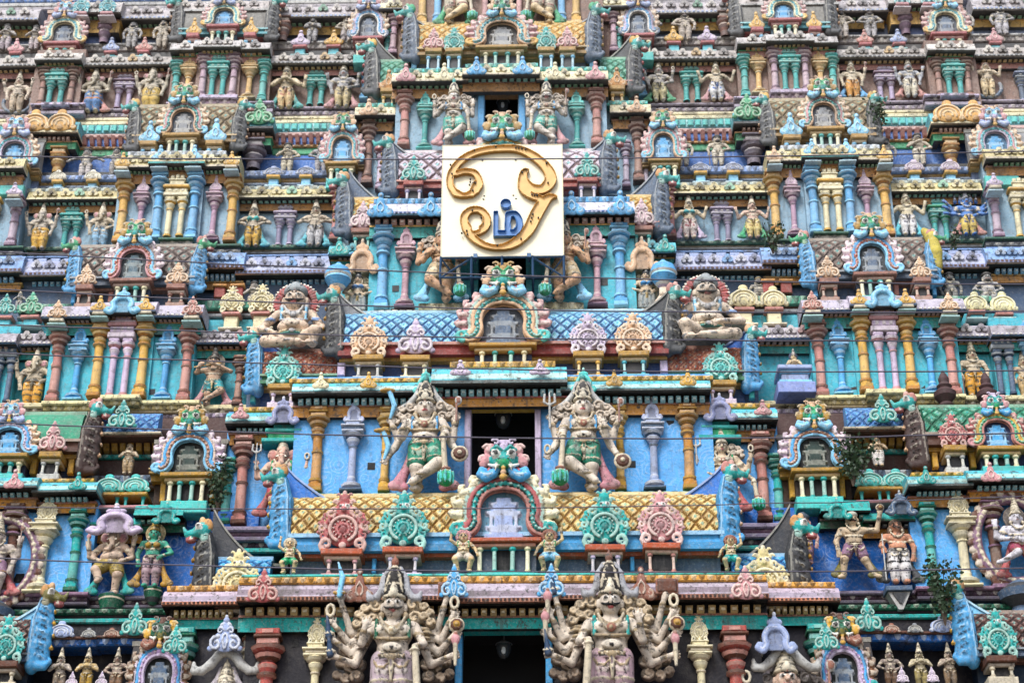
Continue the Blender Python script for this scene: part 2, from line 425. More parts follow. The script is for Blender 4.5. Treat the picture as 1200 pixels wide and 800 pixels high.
def antefix_prims(kind, c):
    h = hi(c, .40); d = lo(c, .40); P = []
    if kind == 'scroll':            # paired volutes, leaf top and knob
        P = [ell((0, .02, .34), (.36, .10, .27), c, .02), ell((0, .0, .68), (.17, .10, .16), c, .04), ell((0, -.02, .85), (.09, .08, .08), c, .02), ell((0, -.02, .95), (.05, .05, .05), h, .01)]
        S = spiral(.24, .27, .19, 1.25, pi*.6, .045, h, -.07, -1)+spiral(.14, .58, .10, 1.0, pi*.9, .032, h, -.08, -1)
        S += chain([(0, -.09, .14), (.07, -.1, .30), (.06, -.1, .44), (0, -.1, .52)], .026, h, .004)
        S += [ell((.10, -.06, .74), (.075, .05, .05), h, .008, -.6), ell((.15, -.04, .66), (.07, .05, .05), c, .008, -.3), ell((.40, 0, .16), (.085, .07, .07), c, .02), ell((.07, -.085, .70), .022, d, .002)]
        P += both(S)+[ell((0, -.08, .2), (.07, .04, .09), d, .004)]
    elif kind == 'round':           # beaded medallion with curled leaf fringe, base volutes and a tall leafed top
        P = [ell((0, .03, .34), (.33, .09, .29), c, .01), ell((0, .01, .70), (.15, .10, .14), c, .04), ell((0, -.01, .86), (.10, .08, .10), c, .02), ell((0, -.02, .97), (.045, .045, .055), h, .01)]
        S = chain([(.235*cos(a), -.075, .34+.215*sin(a)) for a in np.linspace(-1.1, pi/2, 9)], .030, h, .003)
        S += [ell((.165*cos(a), -.085, .34+.15*sin(a)), .021, h, .001) for a in np.linspace(-1.2, pi/2-.15, 7)]
        S += chain([(.105*cos(a), -.08, .33+.10*sin(a)) for a in np.linspace(-1.3, pi/2, 6)], .022, c, .003)
        for i in range(5):
            a = -.35+i*.42; S += spiral(.375*cos(a), .36+.335*sin(a), .082, 1.05, a+2.4, .033, h if i % 2 else c, -.03, 1, 8)
            S.append(ell((.43*cos(a+.2), .0, .36+.385*sin(a+.2)), (.05, .04, .035), c, .008, -a))
        S += spiral(.28, .085, .125, 1.15, -pi/2, .045, h, -.05, 1)
        S += [ell((.06, -.085, .74), .03, 'white', .002), ell((.062, -.11, .74), .015, 'black', .001), *spiral(.14, .80, .055, .9, .2, .026, h, -.05, 1, 7), *spiral(.10, .93, .04, .9, .2, .02, c, -.04, 1, 7), *spiral(.17, .66, .06, .9, -.4, .028, h, -.06, 1, 7)]
        P += both(S)+[ell((0, -.10, .67), (.04, .045, .045), c, .01), ell((0, -.075, .33), (.065, .03, .07), d, .004), ell((0, -.07, .06), (.07, .05, .06), h, .01)]
    elif kind == 'knob':            # three-lobed plaque with a knob on top
        P = [ell((0, .02, .30), (.32, .09, .26), c, .03), ell((0, .02, .62), (.15, .09, .19), c, .06), ell((0, 0, .88), (.10, .08, .11), c, .02)]
        S = [ell((.28, 0, .20), (.19, .09, .17), c, .03)]+spiral(.27, .22, .13, 1.0, pi*.5, .03, h, -.075, -1)
        S += chain([(.0, -.08, .58), (.10, -.09, .46), (.11, -.09, .3), (.05, -.09, .22)], .024, h, .004)
        P += both(S)+[ell((0, -.07, .86), (.05, .04, .06), h, .006)]
    elif kind == 'hood':            # flat scalloped cap
        P = [ell((0, .02, .34), (.48, .10, .32), c, .02), ell((0, 0, .70), (.16, .09, .14), c, .05)]
        S = []
        for r, w in ((.36, .035), (.24, .03), (.13, .028)):
            S += chain([(r*cos(a)*1.15, -.08, .26+r*sin(a)) for a in np.linspace(-.25, pi/2, 8)], w, h, .003)
        S += [ell((.44, 0, .13), (.10, .08, .09), c, .02)]+spiral(.42, .14, .09, 1, 0, .026, h, -.07, 1)
        P += both(S)+[ell((0, -.05, .14), (.1, .05, .1), d, .004)]
    elif kind == 'horseshoe':       # open horseshoe with out-turned feet and a leaf top
        S = chain([tuple(q) for q in catmull([(.50, -.02, .10), (.36, -.02, .03), (.26, -.02, .16), (.29, -.02, .38), (.17, -.02, .56), (0, -.02, .60)], 4)], .085, c, .01)
        S += chain([(q[0], -.085, q[2]) for q in catmull([(.48, 0, .12), (.37, 0, .05), (.28, 0, .17), (.30, 0, .38), (.18, 0, .56), (0, 0, .60)], 4)], .026, h, .004)
        S += [ell((.44, -.02, .16), (.10, .08, .09), c, .02), ell((.13, 0, .74), (.09, .06, .07), c, .02, -.6)]
        P = both(S)+[ell((0, 0, .76), (.10, .07, .13), c, .03), ell((0, 0, .93), (.055, .05, .07), h, .02), blk((0, .03, .28), (.2, .02, .24), d, .003)]
    return P
def antefix_mesh(kind, c):
    return cached(('af', kind, c), lambda: sculpt('antefix', antefix_prims(kind, c), 1/46))

def gable_meshes(c, trim, face, ear):
    """side gable of a barrel roof: a lobed upright with a monster head looking outwards (+x), 1 tall"""
    cm = lo(c, .16)
    P = [*chain([(-.02, .02, .0), (.02, .02, .25), (.03, .02, .55), (.10, .02, .84)], [.13, .15, .15, .11], cm, .02)]
    for i in range(5):                              # shallow scallops along the outer edge, parted by painted grooves
        z = .08+.165*i; x = .155+.02*sin(i*.8)
        P += [ell((x, .02, z), (.15, .105, .115), cm, .05, .35)]
        P += chain([(.03, -.128, z+.115), (.15, -.115, z+.09), (.255, -.05, z+.035)], [.007, .010, .008], lo(c, .72), .002)
        P += chain([(.05, -.130, z+.03), (.16, -.112, z+.005), (.25, -.05, z-.035)], [.008, .012, .006], hi(c, .28), .012)
        P.append(ell((x+.155, -.0, z-.03), (.026, .05, .03), trim, .006))
    P += [*chain([(-.07, -.10, .02), (-.045, -.13, .35), (-.03, -.13, .60), (.04, -.10, .84)], .018, hi(c, .30), .004), *chain([(-.115, -.08, .02), (-.095, -.10, .35), (-.08, -.10, .62)], .014, lo(c, .5), .003)]
    P += [*chain([(.10, -.03, -.03), (.24, -.04, -.04), (.33, -.04, .02), (.31, -.04, .07)], [.07, .055, .035, .02], cm, .02)]
    H = [ell((.16, -.02, .92), (.13, .12, .10), face, .02), ell((.28, -.03, .88), (.10, .09, .06), face, .03), ell((.30, -.03, .80), (.08, .07, .035), 'rose', .01),
         ell((.19, -.12, .96), (.05, .04, .05), 'white', .004), ell((.20, -.155, .96), (.025, .02, .027), 'black', .002), ell((.06, -.05, 1.0), (.06, .05, .09), ear, .015, -.4),
         ell((.16, -.02, 1.05), (.05, .05, .07), hi(ear, .2), .015), cap((.36, -.03, .87), (.42, -.03, .97), .04, .02, face, .015), cap((.30, -.08, .83), (.31, -.09, .77), .02, .007, 'ivory', .003),
         ell((.10, -.06, .82), (.07, .06, .07), hi(face), .02)]
    k = (c, trim, face, ear)
    return cached(('gb',)+k, lambda: sculpt('gable', P, 1/52, PAINT)), cached(('gh',)+k, lambda: sculpt('monster_head', H, 1/52))
def put_gable(parent, x, y, z, h, sgn, pal, fin, finlen=.9, finh=.8, base=.5):
    """gable upright at a roof end plus the concave fin that sweeps up to it"""
    g, hd = gable_meshes(*pal)
    o = obj('gable', g, parent, (x, y, z), (sgn*h*.70, h*.9, h))
    obj('monster_head', hd, o, None, (1.25, 1, 1))
    m = MB(); n = 12; L = finlen*1.4; top = finh
    lower = [(.10, .52), (-L, .52)]
    up = [(-L+(L+.06)*t, .53+(top-.5)*t**2.3*1.2) for t in np.linspace(0, 1, n)]
    poly = [(.06, .45), ]+[(p[0], p[1]) for p in up[::-1]]+[(-L, .50)]
    poly = poly[::1]
    m.prism(poly, -.03+base*0, .07, fin)
    m.prism([(p[0], p[1]) for p in up[::-1]]+[(p[0], p[1]-.035) for p in up], -.055, .09, hi(fin, .35))
    obj('fin', cached(('fin', fin, L, top), lambda: m.mesh('fin')), o, (0, .18, 0))
    return o

# ------------------------------------------------------------------ columns
def pil_mesh(h, r, c, c2):
    def f():
        m = MB(); l = hi(c, .28)
        m.bbox(-1.12*r, 1.12*r, -1.1*r, r, 0, .05*h, c2); m.box(-1.0*r, 1.0*r, -1.0*r, r, .05*h, .085*h, c)
        pr = [(.92*r, .085*h, c), (.92*r, .12*h, l), (1.06*r, .125*h, c2), (1.06*r, .15*h, lo(c, .6)), (.80*r, .158*h, hi(c, .15)), (.76*r, .46*h, l), (.95*r, .465*h, c2), (.95*r, .485*h, lo(c, .6)), (.76*r, .494*h, c), (.73*r, .66*h, l),
              (1.12*r, .67*h, c2), (1.12*r, .69*h, lo(c, .65)), (.80*r, .70*h, c), (.98*r, .725*h, l), (1.12*r, .75*h, c), (.86*r, .765*h, lo(c, .65)), (.86*r, .778*h, c2), (1.3*r, .80*h, l), (1.5*r, .825*h, lo(c, .6)), (1.25*r, .838*h, c), (1.75*r, .855*h, l), (1.95*r, .872*h, c2), (1.9*r, .882*h, lo(c, .65)), (1.1*r, .89*h, c)]
        m.lathe(pr, n=10, ph=.5)
        m.bbox(-1.2*r, 1.2*r, -1.15*r, r, .89*h, .935*h, l); m.bbox(-1.5*r, 1.5*r, -1.4*r, r, .935*h, .957*h, c2)
        m.bbox(-1.3*r, 1.3*r, -1.3*r, r, .957*h, h, c)
        m.box(-.6*r, .6*r, -1.42*r, -1.2*r, .965*h, .99*h, l)
        return m.mesh('pilaster')
    return cached(('pil', round(h, 2), round(r, 3), c, c2), f)
def niche_mesh(h, r, c, c2):
    """slender column on a pot base with a wide slab capital and a small crested top"""
    def f():
        m = MB(); l = hi(c, .3)
        m.bbox(-2.4*r, 2.4*r, -1.8*r, r, 0, .025*h, c2)
        pr = [(1.2*r, .025*h, c), (2.1*r, .05*h, l), (2.2*r, .075*h, c), (1.5*r, .095*h, c2), (1.0*r, .11*h, c), (.95*r, .14*h, l), (.82*r, .16*h, c), (.78*r, .47*h, l), (1.0*r, .475*h, c2), (1.0*r, .49*h, c),
              (.8*r, .495*h, c), (1.25*r, .53*h, l), (1.5*r, .56*h, c), (1.2*r, .575*h, c2), (1.7*r, .59*h, l), (2.1*r, .615*h, c), (1.9*r, .625*h, c)]
        m.lathe(pr, n=10, ph=.5)
        m.bbox(-2.3*r, 2.3*r, -1.9*r, r, .625*h, .645*h, l); m.bbox(-2.0*r, 2.0*r, -1.7*r, r, .645*h, .68*h, c2)
        m.bbox(-2.5*r, 2.5*r, -2.1*r, r, .68*h, .70*h, l); m.bbox(-1.5*r, 1.5*r, -1.5*r, r, .70*h, .735*h, c); m.bbox(-1.75*r, 1.75*r, -1.6*r, r, .735*h, .75*h, l)
        return m.mesh('niche_column')
    return cached(('nic', round(h, 2), round(r, 3), c, c2), f)
def put_niche(parent, x, y, z, h, r, c, c2, top='horseshoe', tc=None):
    o = obj('niche_column', niche_mesh(h, r, c, c2), parent, (x, y, z))
    obj('crest', antefix_mesh(top, tc or c), o, (0, -.4*r, .75*h), (4.0*r, 3*r, .25*h))
    return o
def twin_mesh(h, w, c, c2):
    """two thin columns carrying one stepped block"""
    def f():
        m = MB(); l = hi(c, .3); r = w*.125
        for s in (-1, 1):
            x = s*w*.25
            pr = [(1.3*r, 0, c2), (1.3*r, .03*h, c), (r, .035*h, c), (.95*r, .42*h, l), (1.25*r, .43*h, c2), (1.25*r, .445*h, c), (.95*r, .45*h, c), (1.2*r, .48*h, l), (1.6*r, .52*h, c), (1.25*r, .54*h, c2), (1.9*r, .565*h, l), (2.1*r, .59*h, c), (2.0*r, .6*h, c)]
            m.lathe(pr, x, 0, 8, .5)
            m.bbox(x-1.5*r, x+1.5*r, -1.7*r, r, .60*h, .64*h, c)
        m.bbox(-.5*w, .5*w, -2.1*r, r, .64*h, .70*h, l); m.bbox(-.44*w, .44*w, -1.8*r, r, .70*h, .77*h, c)
        for s in (-1, 0, 1): m.bbox(s*.26*w-.07*w, s*.26*w+.07*w, -2.0*r, -1.7*r, .71*h, .76*h, hi(c, .5))
        m.bbox(-.53*w, .53*w, -2.5*r, r, .77*h, .81*h, c2); m.bbox(-.48*w, .48*w, -2.2*r, r, .81*h, .83*h, l)
        m.bbox(-.30*w, .30*w, -1.7*r, r, .83*h, .90*h, c); m.bbox(-.34*w, .34*w, -2.0*r, r, .90*h, .93*h, l)
        for s in (-1, 0, 1): m.bbox(s*.2*w-.08*w, s*.2*w+.08*w, -1.8*r, r*.5, .93*h, (.99 if s else 1.0)*h, hi(c, .2))
        return m.mesh('twin_column_niche')
    return cached(('twin', round(h, 2), round(w, 2), c, c2), f)

# ------------------------------------------------------------------ mouldings
def cornice_mb(X0, X1, Y, prof, side=None, back=.5):
    """three-sided moulding; prof = [(out, z, colour)] from the top down"""
    m = MB(); sd = (lambda o: o) if side is None else (lambda o: min(o, side))
    for (o0, z0, c), (o1, z1, _) in zip(prof, prof[1:]):
        q = []
        for o, z in ((o0, z0), (o1, z1)):
            s = sd(o); q += [(X0-s, Y+back, z), (X0-s, Y-o, z), (X1+s, Y-o, z), (X1+s, Y+back, z)]
        m.add(q, [(0, 4, 5, 1), (1, 5, 6, 2), (2, 6, 7, 3)], c)
    return m
def put_cornice(parent, a, b, top, lip, br, arch, Y, out, kap, lipc, brc, archc, step=10, edge=None, frz='black', strip=None, dots=None, midc=None, side=.22):
    """overhanging cornice between pixel columns a and b; top/lip/br/arch are the pixel rows of its top, lip, bracket feet and bottom strip"""
    Yl = Y-out; zl = Zp(lip, Yl); zt = Zp(top, Yl+out*.45); lh = (lip-top)*mpp(lip, Yl)*.22
    X0, X1 = Xp(a, lip, Yl)+side, Xp(b, lip, Yl)-side
    zb = Zp(br, Y-.10); za = Zp(arch, Y-.16)
    if zb > zl-.03: zb = zl-.05
    if za > zb-.02: za = zb-.04
    e = edge or lipc; zk = zt-zl-lh
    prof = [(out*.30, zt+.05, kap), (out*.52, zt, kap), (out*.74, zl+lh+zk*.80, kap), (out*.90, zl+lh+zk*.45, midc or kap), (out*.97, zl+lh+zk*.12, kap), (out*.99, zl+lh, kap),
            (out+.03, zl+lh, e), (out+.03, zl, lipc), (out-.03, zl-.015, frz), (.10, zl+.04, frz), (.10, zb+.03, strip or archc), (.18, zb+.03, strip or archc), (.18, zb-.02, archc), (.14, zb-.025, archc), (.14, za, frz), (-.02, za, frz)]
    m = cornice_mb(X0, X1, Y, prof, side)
    if lip-top >= 8 and out > .3 and Y > 1.3:        # small three-lobed plaques in relief along the curved face
        n = max(1, int((b-a)/17)); w = (X1-X0)/n; s_ = max(.06, min(.13, zk*.45))
        for i in range(n):
            x = X0+(i+.5)*w; zc = zl+lh+zk*.50; cc_ = (hi(kap, .35), lo(kap, .30), hi(kap, .2), mixc(kap, brc, .55))[i % 4]; yf_ = Y-out-.02
            for (dx, dz, r_) in ((-.55, -.25, .55), (.55, -.25, .55), (0, .35, .60)):
                m.prism([(x+(dx+r_*cos(t))*s_, zc+(dz+r_*sin(t))*s_) for t in np.linspace(0, 2*pi, 9)[:-1]], yf_-.010*(dz > 0)-.004*(dx > 0), yf_+.20, cc_)
            m.prism([(x+.3*s_*cos(t), zc+(-.1+.3*sin(t))*s_) for t in np.linspace(0, 2*pi, 7)[:-1]], yf_-.03, yf_, lo(cc_, .65))
    if dots:                                         # beads painted and raised along the lip
        n = int((b-a)/5); w = (X1-X0+2*side)/n
        for i in range(n):
            x = X0-side+(i+.5)*w; m.box(x-w*.28, x+w*.28, Y-out-.045, Y-out-.02, zl+lh*.2, zl+lh*.8, dots)
    o = m.build('cornice', parent, PAINT_OLD)
    n = max(2, int(round((b-a)/step))); bw = (X1-X0)/n; m = MB(); ins = hi(brc, .6); brc = hi(brc, .24)
    yb = Y-.10; d = min(out*.42, .2); h = zl-zb-.01
    def one(x, w, dx=0):
        m.xprism([(yb+.02, zl-h*.20), (yb-d*.9, zl-h*.20), (yb-d, zl-h*.32), (yb-d*.8, zl-h*.52), (yb-d*.85, zl-h*.84), (yb-d*.6, zl-h), (yb+.02, zl-h)][::-1], x-w, x+w, brc)
        m.box(x-w*.6, x+w*.6, yb-d*1.03, yb-d*.9, zl-h*.78, zl-h*.50, ins)
    for i in range(n): one(X0+(i+.5)*bw, bw*.31)
    m.build('bracket_row', o)
    return o
def put_bands(parent, a, b, Y, rows, name=None, back=.4, side=.0, ref=None):
    """stack of straight mouldings: rows = [(py_top, py_bottom, out, colour)]"""
    m = MB(); r = ref or rows[-1][1]; name = name or ('base_moulding' if len(rows) > 2 else 'ledge')
    X0, X1 = Xp(a, r, Y), Xp(b, r, Y)
    for i, (p0, p1, o, c) in enumerate(rows):  # dark set-back rows have shade and grime put into their colour
        z1, z0 = Zp(p0, Y-o), Zp(p1, Y-o); s = side+o*.3+.0017*i
        bv = min(.03, (z1-z0)*.3)
        m.add([(X0-s, Y+back, z0), (X1+s, Y+back, z0), (X1+s, Y+back, z1), (X0-s, Y+back, z1), (X0-s, Y-o+bv, z0), (X1+s, Y-o+bv, z0), (X1+s, Y-o, z0+bv), (X0-s, Y-o, z0+bv), (X0-s, Y-o, z1-bv), (X1+s, Y-o, z1-bv), (X0-s, Y-o+bv, z1), (X1+s, Y-o+bv, z1)],
              [(0, 1, 5, 4), (4, 5, 6, 7), (7, 6, 9, 8), (8, 9, 11, 10), (10, 11, 2, 3), (3, 0, 4, 7, 8, 10), (1, 2, 11, 9, 6, 5)], c)
    o = m.build(name, parent, PAINT_OLD)
    big = max(rows, key=lambda r_: (r_[1]-r_[0])*(r_[2] >= .05)); z1, z0 = Zp(big[0], Y-big[2]), Zp(big[1], Y-big[2])
    if z1-z0 > .07 and X1-X0 > .5:                   # row of lotus petals along the widest moulding
        p = MB(); n = int((X1-X0)/.17); w = (X1-X0)/n; c1, c2 = hi(big[3], .35), lo(big[3], .45)
        for i in range(n):
            x = X0+(i+.5)*w; y = Y-big[2]
            p.add([(x-w*.40, y-.004, z1-.012), (x+w*.40, y-.004, z1-.012), (x+w*.30, y-.004, z0+(z1-z0)*.35), (x, y-.004, z0+.01), (x-w*.30, y-.004, z0+(z1-z0)*.35), (x, y-.04, z0+(z1-z0)*.6)], [(0, 5, 1), (1, 5, 2), (2, 5, 3), (3, 5, 4), (4, 5, 0)], c1 if i % 2 else c2)
        p.build('petal_trim', o)
    return o
def put_wall(parent, a, b, top, bot, Y, col, deep=2.0, holes=(), name='wall', ref=None):
    m = MB(); r = ref or (top+bot)/2
    X0, X1 = Xp(a, r, Y), Xp(b, r, Y); z1, z0 = Zp(top, Y), Zp(bot, Y)
    m.box(X0, X1, Y, Y+deep, z0, z1, col)
    o = m.build(name, parent, DARK if col == 'black' else (PAINT_WALL if col in ('wallblue', 'walldeep') else PAINT))
    for hx_, hy_, hw in holes:
        q = MB(); x, z, w = Xp(hx_, hy_, Y), Zp(hy_, Y), hw*mpp(hy_, Y)/2
        q.box(x-w, x+w, Y-.004, Y+.05, z-w, z+w, 'black'); q.build('putlog_hole', o)
    return o
def roof_mesh(L, R, H, c, lattice=None, tile=.34, n_arc=None):
    """half-barrel roof of length L: eave at (y=0, z=0) rising to (y=R, z=H); diamond tiles in relief"""
    m = MB(); st = .028
    arc = pi/2*(R+H)/2; na = max(8, int(arc/st)); nx = max(4, int(L/st)); l1 = lattice or lo(c, .45); cc = C(c); lc = C(l1); hc = hi(c, .35); dot = mixc('teal', c, .35)
    vs = []; cs = []
    for j in range(na+1):
        t = j/na; a = t*pi/2; s = t*arc
        ny, nz = cos(a), sin(a)
        for i in range(nx+1):
            x = L*i/nx; u = (x/tile+s/(tile*.9)); v = (x/tile-s/(tile*.9))
            fu = abs(u-math.floor(u)-.5); fv = abs(v-math.floor(v)-.5); q = max(fu, fv)
            if lattice is None: hgt, col = 0, cc
            elif q > .405: hgt, col = -.02, lc
            elif q < .13: hgt, col = .022, dot
            elif q < .20: hgt, col = .018, lc if q < .165 else hc
            else: hgt, col = .018, cc
            if lattice is not None and .2 < q <= .405:
                k = (int(math.floor(u))*7+int(math.floor(v))*13) % 5; col = mixc(col, 'soot', .05*k)
            vs.append((x, R*(1-ny)-ny*hgt, H*nz+nz*hgt)); cs.append(col)
    w = nx+1
    m.add(vs, [(j*w+i, j*w+i+1, (j+1)*w+i+1, (j+1)*w+i) for j in range(na) for i in range(nx)], cs)
    m.add([(0, 0, 0), (L, 0, 0), (L, R, 0), (0, R, 0), (0, R, H), (L, R, H)], [(0, 3, 2, 1), (3, 4, 5, 2)], c)
    for x in (0, L):
        pts = [(x, R, 0)]+[(x, R*(1-cos(a)), H*sin(a)) for a in np.linspace(0, pi/2, 9)]
        m.add(pts, [tuple(range(len(pts)))], c)
    return m.mesh('barrel_roof')
# ------------------------------------------------------------------ statues
def hand_prims(p, d, s, c, kind='open'):
    """palm, four fingers and a thumb; p wrist point, d direction (x,z) of the fingers, s hand length"""
    dx, dz = d; n_ = sqrt(dx*dx+dz*dz) or 1; dx, dz = dx/n_, dz/n_; px, pz = -dz, dx
    p = V3(p); D = V3((dx, 0, dz)); Q = V3((px, 0, pz))
    out = [cap(tuple(p), tuple(p+D*s*.42), s*.20, s*.24, c, .004)]
    for i, (o, l) in enumerate(((-.30, .40), (-.10, .52), (.10, .50), (.29, .36))):
        a = p+D*s*.45+Q*s*o; b = a+D*s*l*.55+V3((0, -s*.04, 0))
        e = b+(D*s*l*.45 if kind == 'open' else (D*s*.02+V3((0, -s*.22, 0))))
        out += [cap(tuple(a), tuple(b), s*.085, s*.075, c, .001), cap(tuple(b), tuple(e), s*.075, s*.055, c, .001)]
    t = p+D*s*.18-Q*s*.24
    out += [cap(tuple(t), tuple(t-Q*s*.22+D*s*.2+V3((0, -s*.05, 0))), s*.085, s*.06, c, .002)]
    return out
def item_prims(kind, h, big, sg):
    """thing held in a hand at h = (x, y, z); sg the side it leans to"""
    x, y, z = h; P = []
    if kind == 'club':
        b = (x+sg*.03, y-.02, .05)
        P = [*chain([(x, y-.02, z-.01), b], [.020, .026], 'sand', .004), ell((b[0], b[1], .075), (.065, .06, .07), 'green', .01), ell((b[0], b[1], .155), (.042, .04, .018), 'terra', .004), ell((b[0], b[1], .13), (.05, .048, .012), 'sand', .003), ell((x, y-.02, z-.03), (.03, .03, .012), 'sand', .003)]
        P += [ell((b[0]+.06*cos(a), b[1]-.06*abs(sin(a)), .075), (.012, .012, .06), 'lteal', .003) for a in (0.3, .9, 1.6, 2.3, 2.9)]
    elif kind == 'trident':
        P = [cap((x, y-.02, z-.10), (x, y-.02, z+.10), .010, .010, 'lgrey', .002), *chain([(x-.04, y-.02, z+.20), (x-.045, y-.02, z+.13), (x, y-.02, z+.10), (x+.045, y-.02, z+.13), (x+.04, y-.02, z+.20)], .011, 'lgrey', .002), cap((x, y-.02, z+.1), (x, y-.02, z+.22), .012, .006, 'lgrey', .002)]
    elif kind == 'axe':
        P = [cap((x, y-.02, z-.05), (x, y-.02, z+.16), .010, .010, 'terra', .002), ell((x+sg*.015, y-.02, z+.13), (.030, .014, .042), 'lgrey', .004), ell((x+sg*.015, y-.034, z+.13), (.017, .006, .026), 'terra', .002)]
    elif kind == 'noose':
        P = [cap((x+.024*cos(a), y-.02, z+.06+.038*sin(a)), (x+.024*cos(a+.8), y-.02, z+.06+.038*sin(a+.8)), .010, .010, 'sand', .002) for a in np.arange(0, 6.2, .785)]
    elif kind == 'sword':
        P = [*chain([(x, y-.02, z), (x-sg*.015, y-.02, z+.12), (x+sg*.015, y-.02, z+.22)], [.016, .018, .006], 'lblue', .003), cap((x-.03, y-.02, z+.02), (x+.03, y-.02, z+.02), .012, .012, 'gold', .002)]
    elif kind == 'scimitar':
        P = [*chain([(x, y-.02, z+.02), (x-sg*.03, y-.02, z+.13), (x+sg*.01, y-.02, z+.25)], [.012, .022, .02], 'lblue', .003), ell((x+sg*.03, y-.02, z+.27), (.065, .03, .02), 'gold', .006)]
    elif kind == 'shield':
        P = [ell((x, y-.03, z), (.072, .02, .072), 'sand', .002), ell((x, y-.05, z), (.048, .012, .048), 'brown', .002), ell((x, y-.062, z), (.02, .015, .02), 'sand', .002)]
    elif kind == 'disc':
        P = [ell((x, y-.01, z+.045), (.05, .02, .05), 'sand', .002), ell((x, y-.03, z+.045), (.036, .012, .036), 'brown', .002), ell((x, y-.04, z+.045), (.015, .012, .015), 'gold', .002)]
    elif kind == 'plaque':
        P = [blk((x+sg*.01, y+.01, z+.04), (.062, .015, .045), 'terra', .002, .006), blk((x+sg*.01, y-.012, z+.04), (.05, .008, .034), 'brown', .002, .004)]
    elif kind == 'dagger':
        P = [cap((x, y-.02, z), (x+sg*.02, y-.02, z+.15), .022, .006, 'steel', .002), ell((x, y-.02, z+.02), (.035, .02, .012), 'sand', .002)]
    elif kind == 'torch':
        P = [cap((x, y-.02, z-.07), (x, y-.02, z+.06), .010, .016, 'sand', .002), ell((x, y-.02, z+.09), (.028, .02, .035), 'pink', .006), ell((x, y-.02, z+.125), (.014, .012, .02), 'terra', .004)]
    elif kind == 'spear':
        P = [cap((x, y-.02, .03), (x, y-.02, z+.16), .009, .009, 'lgrey', .002)]
    elif kind == 'flute':
        P = [cap((-.24, -.10, .62), (.10, -.11, .685), .012, .012, 'yellow', .002)]
    elif kind == 'staff':
        P = [cap((x, y-.02, .02), (x, y-.02, z+.02), .014, .010, 'brown', .002)]
    elif kind == 'lute':
        P = [cap((-.16, -.09, .42), (.2, -.08, .72), .012, .014, 'terra', .002), ell((-.14, -.10, .44), (.06, .04, .07), 'gold', .006)]
    return P

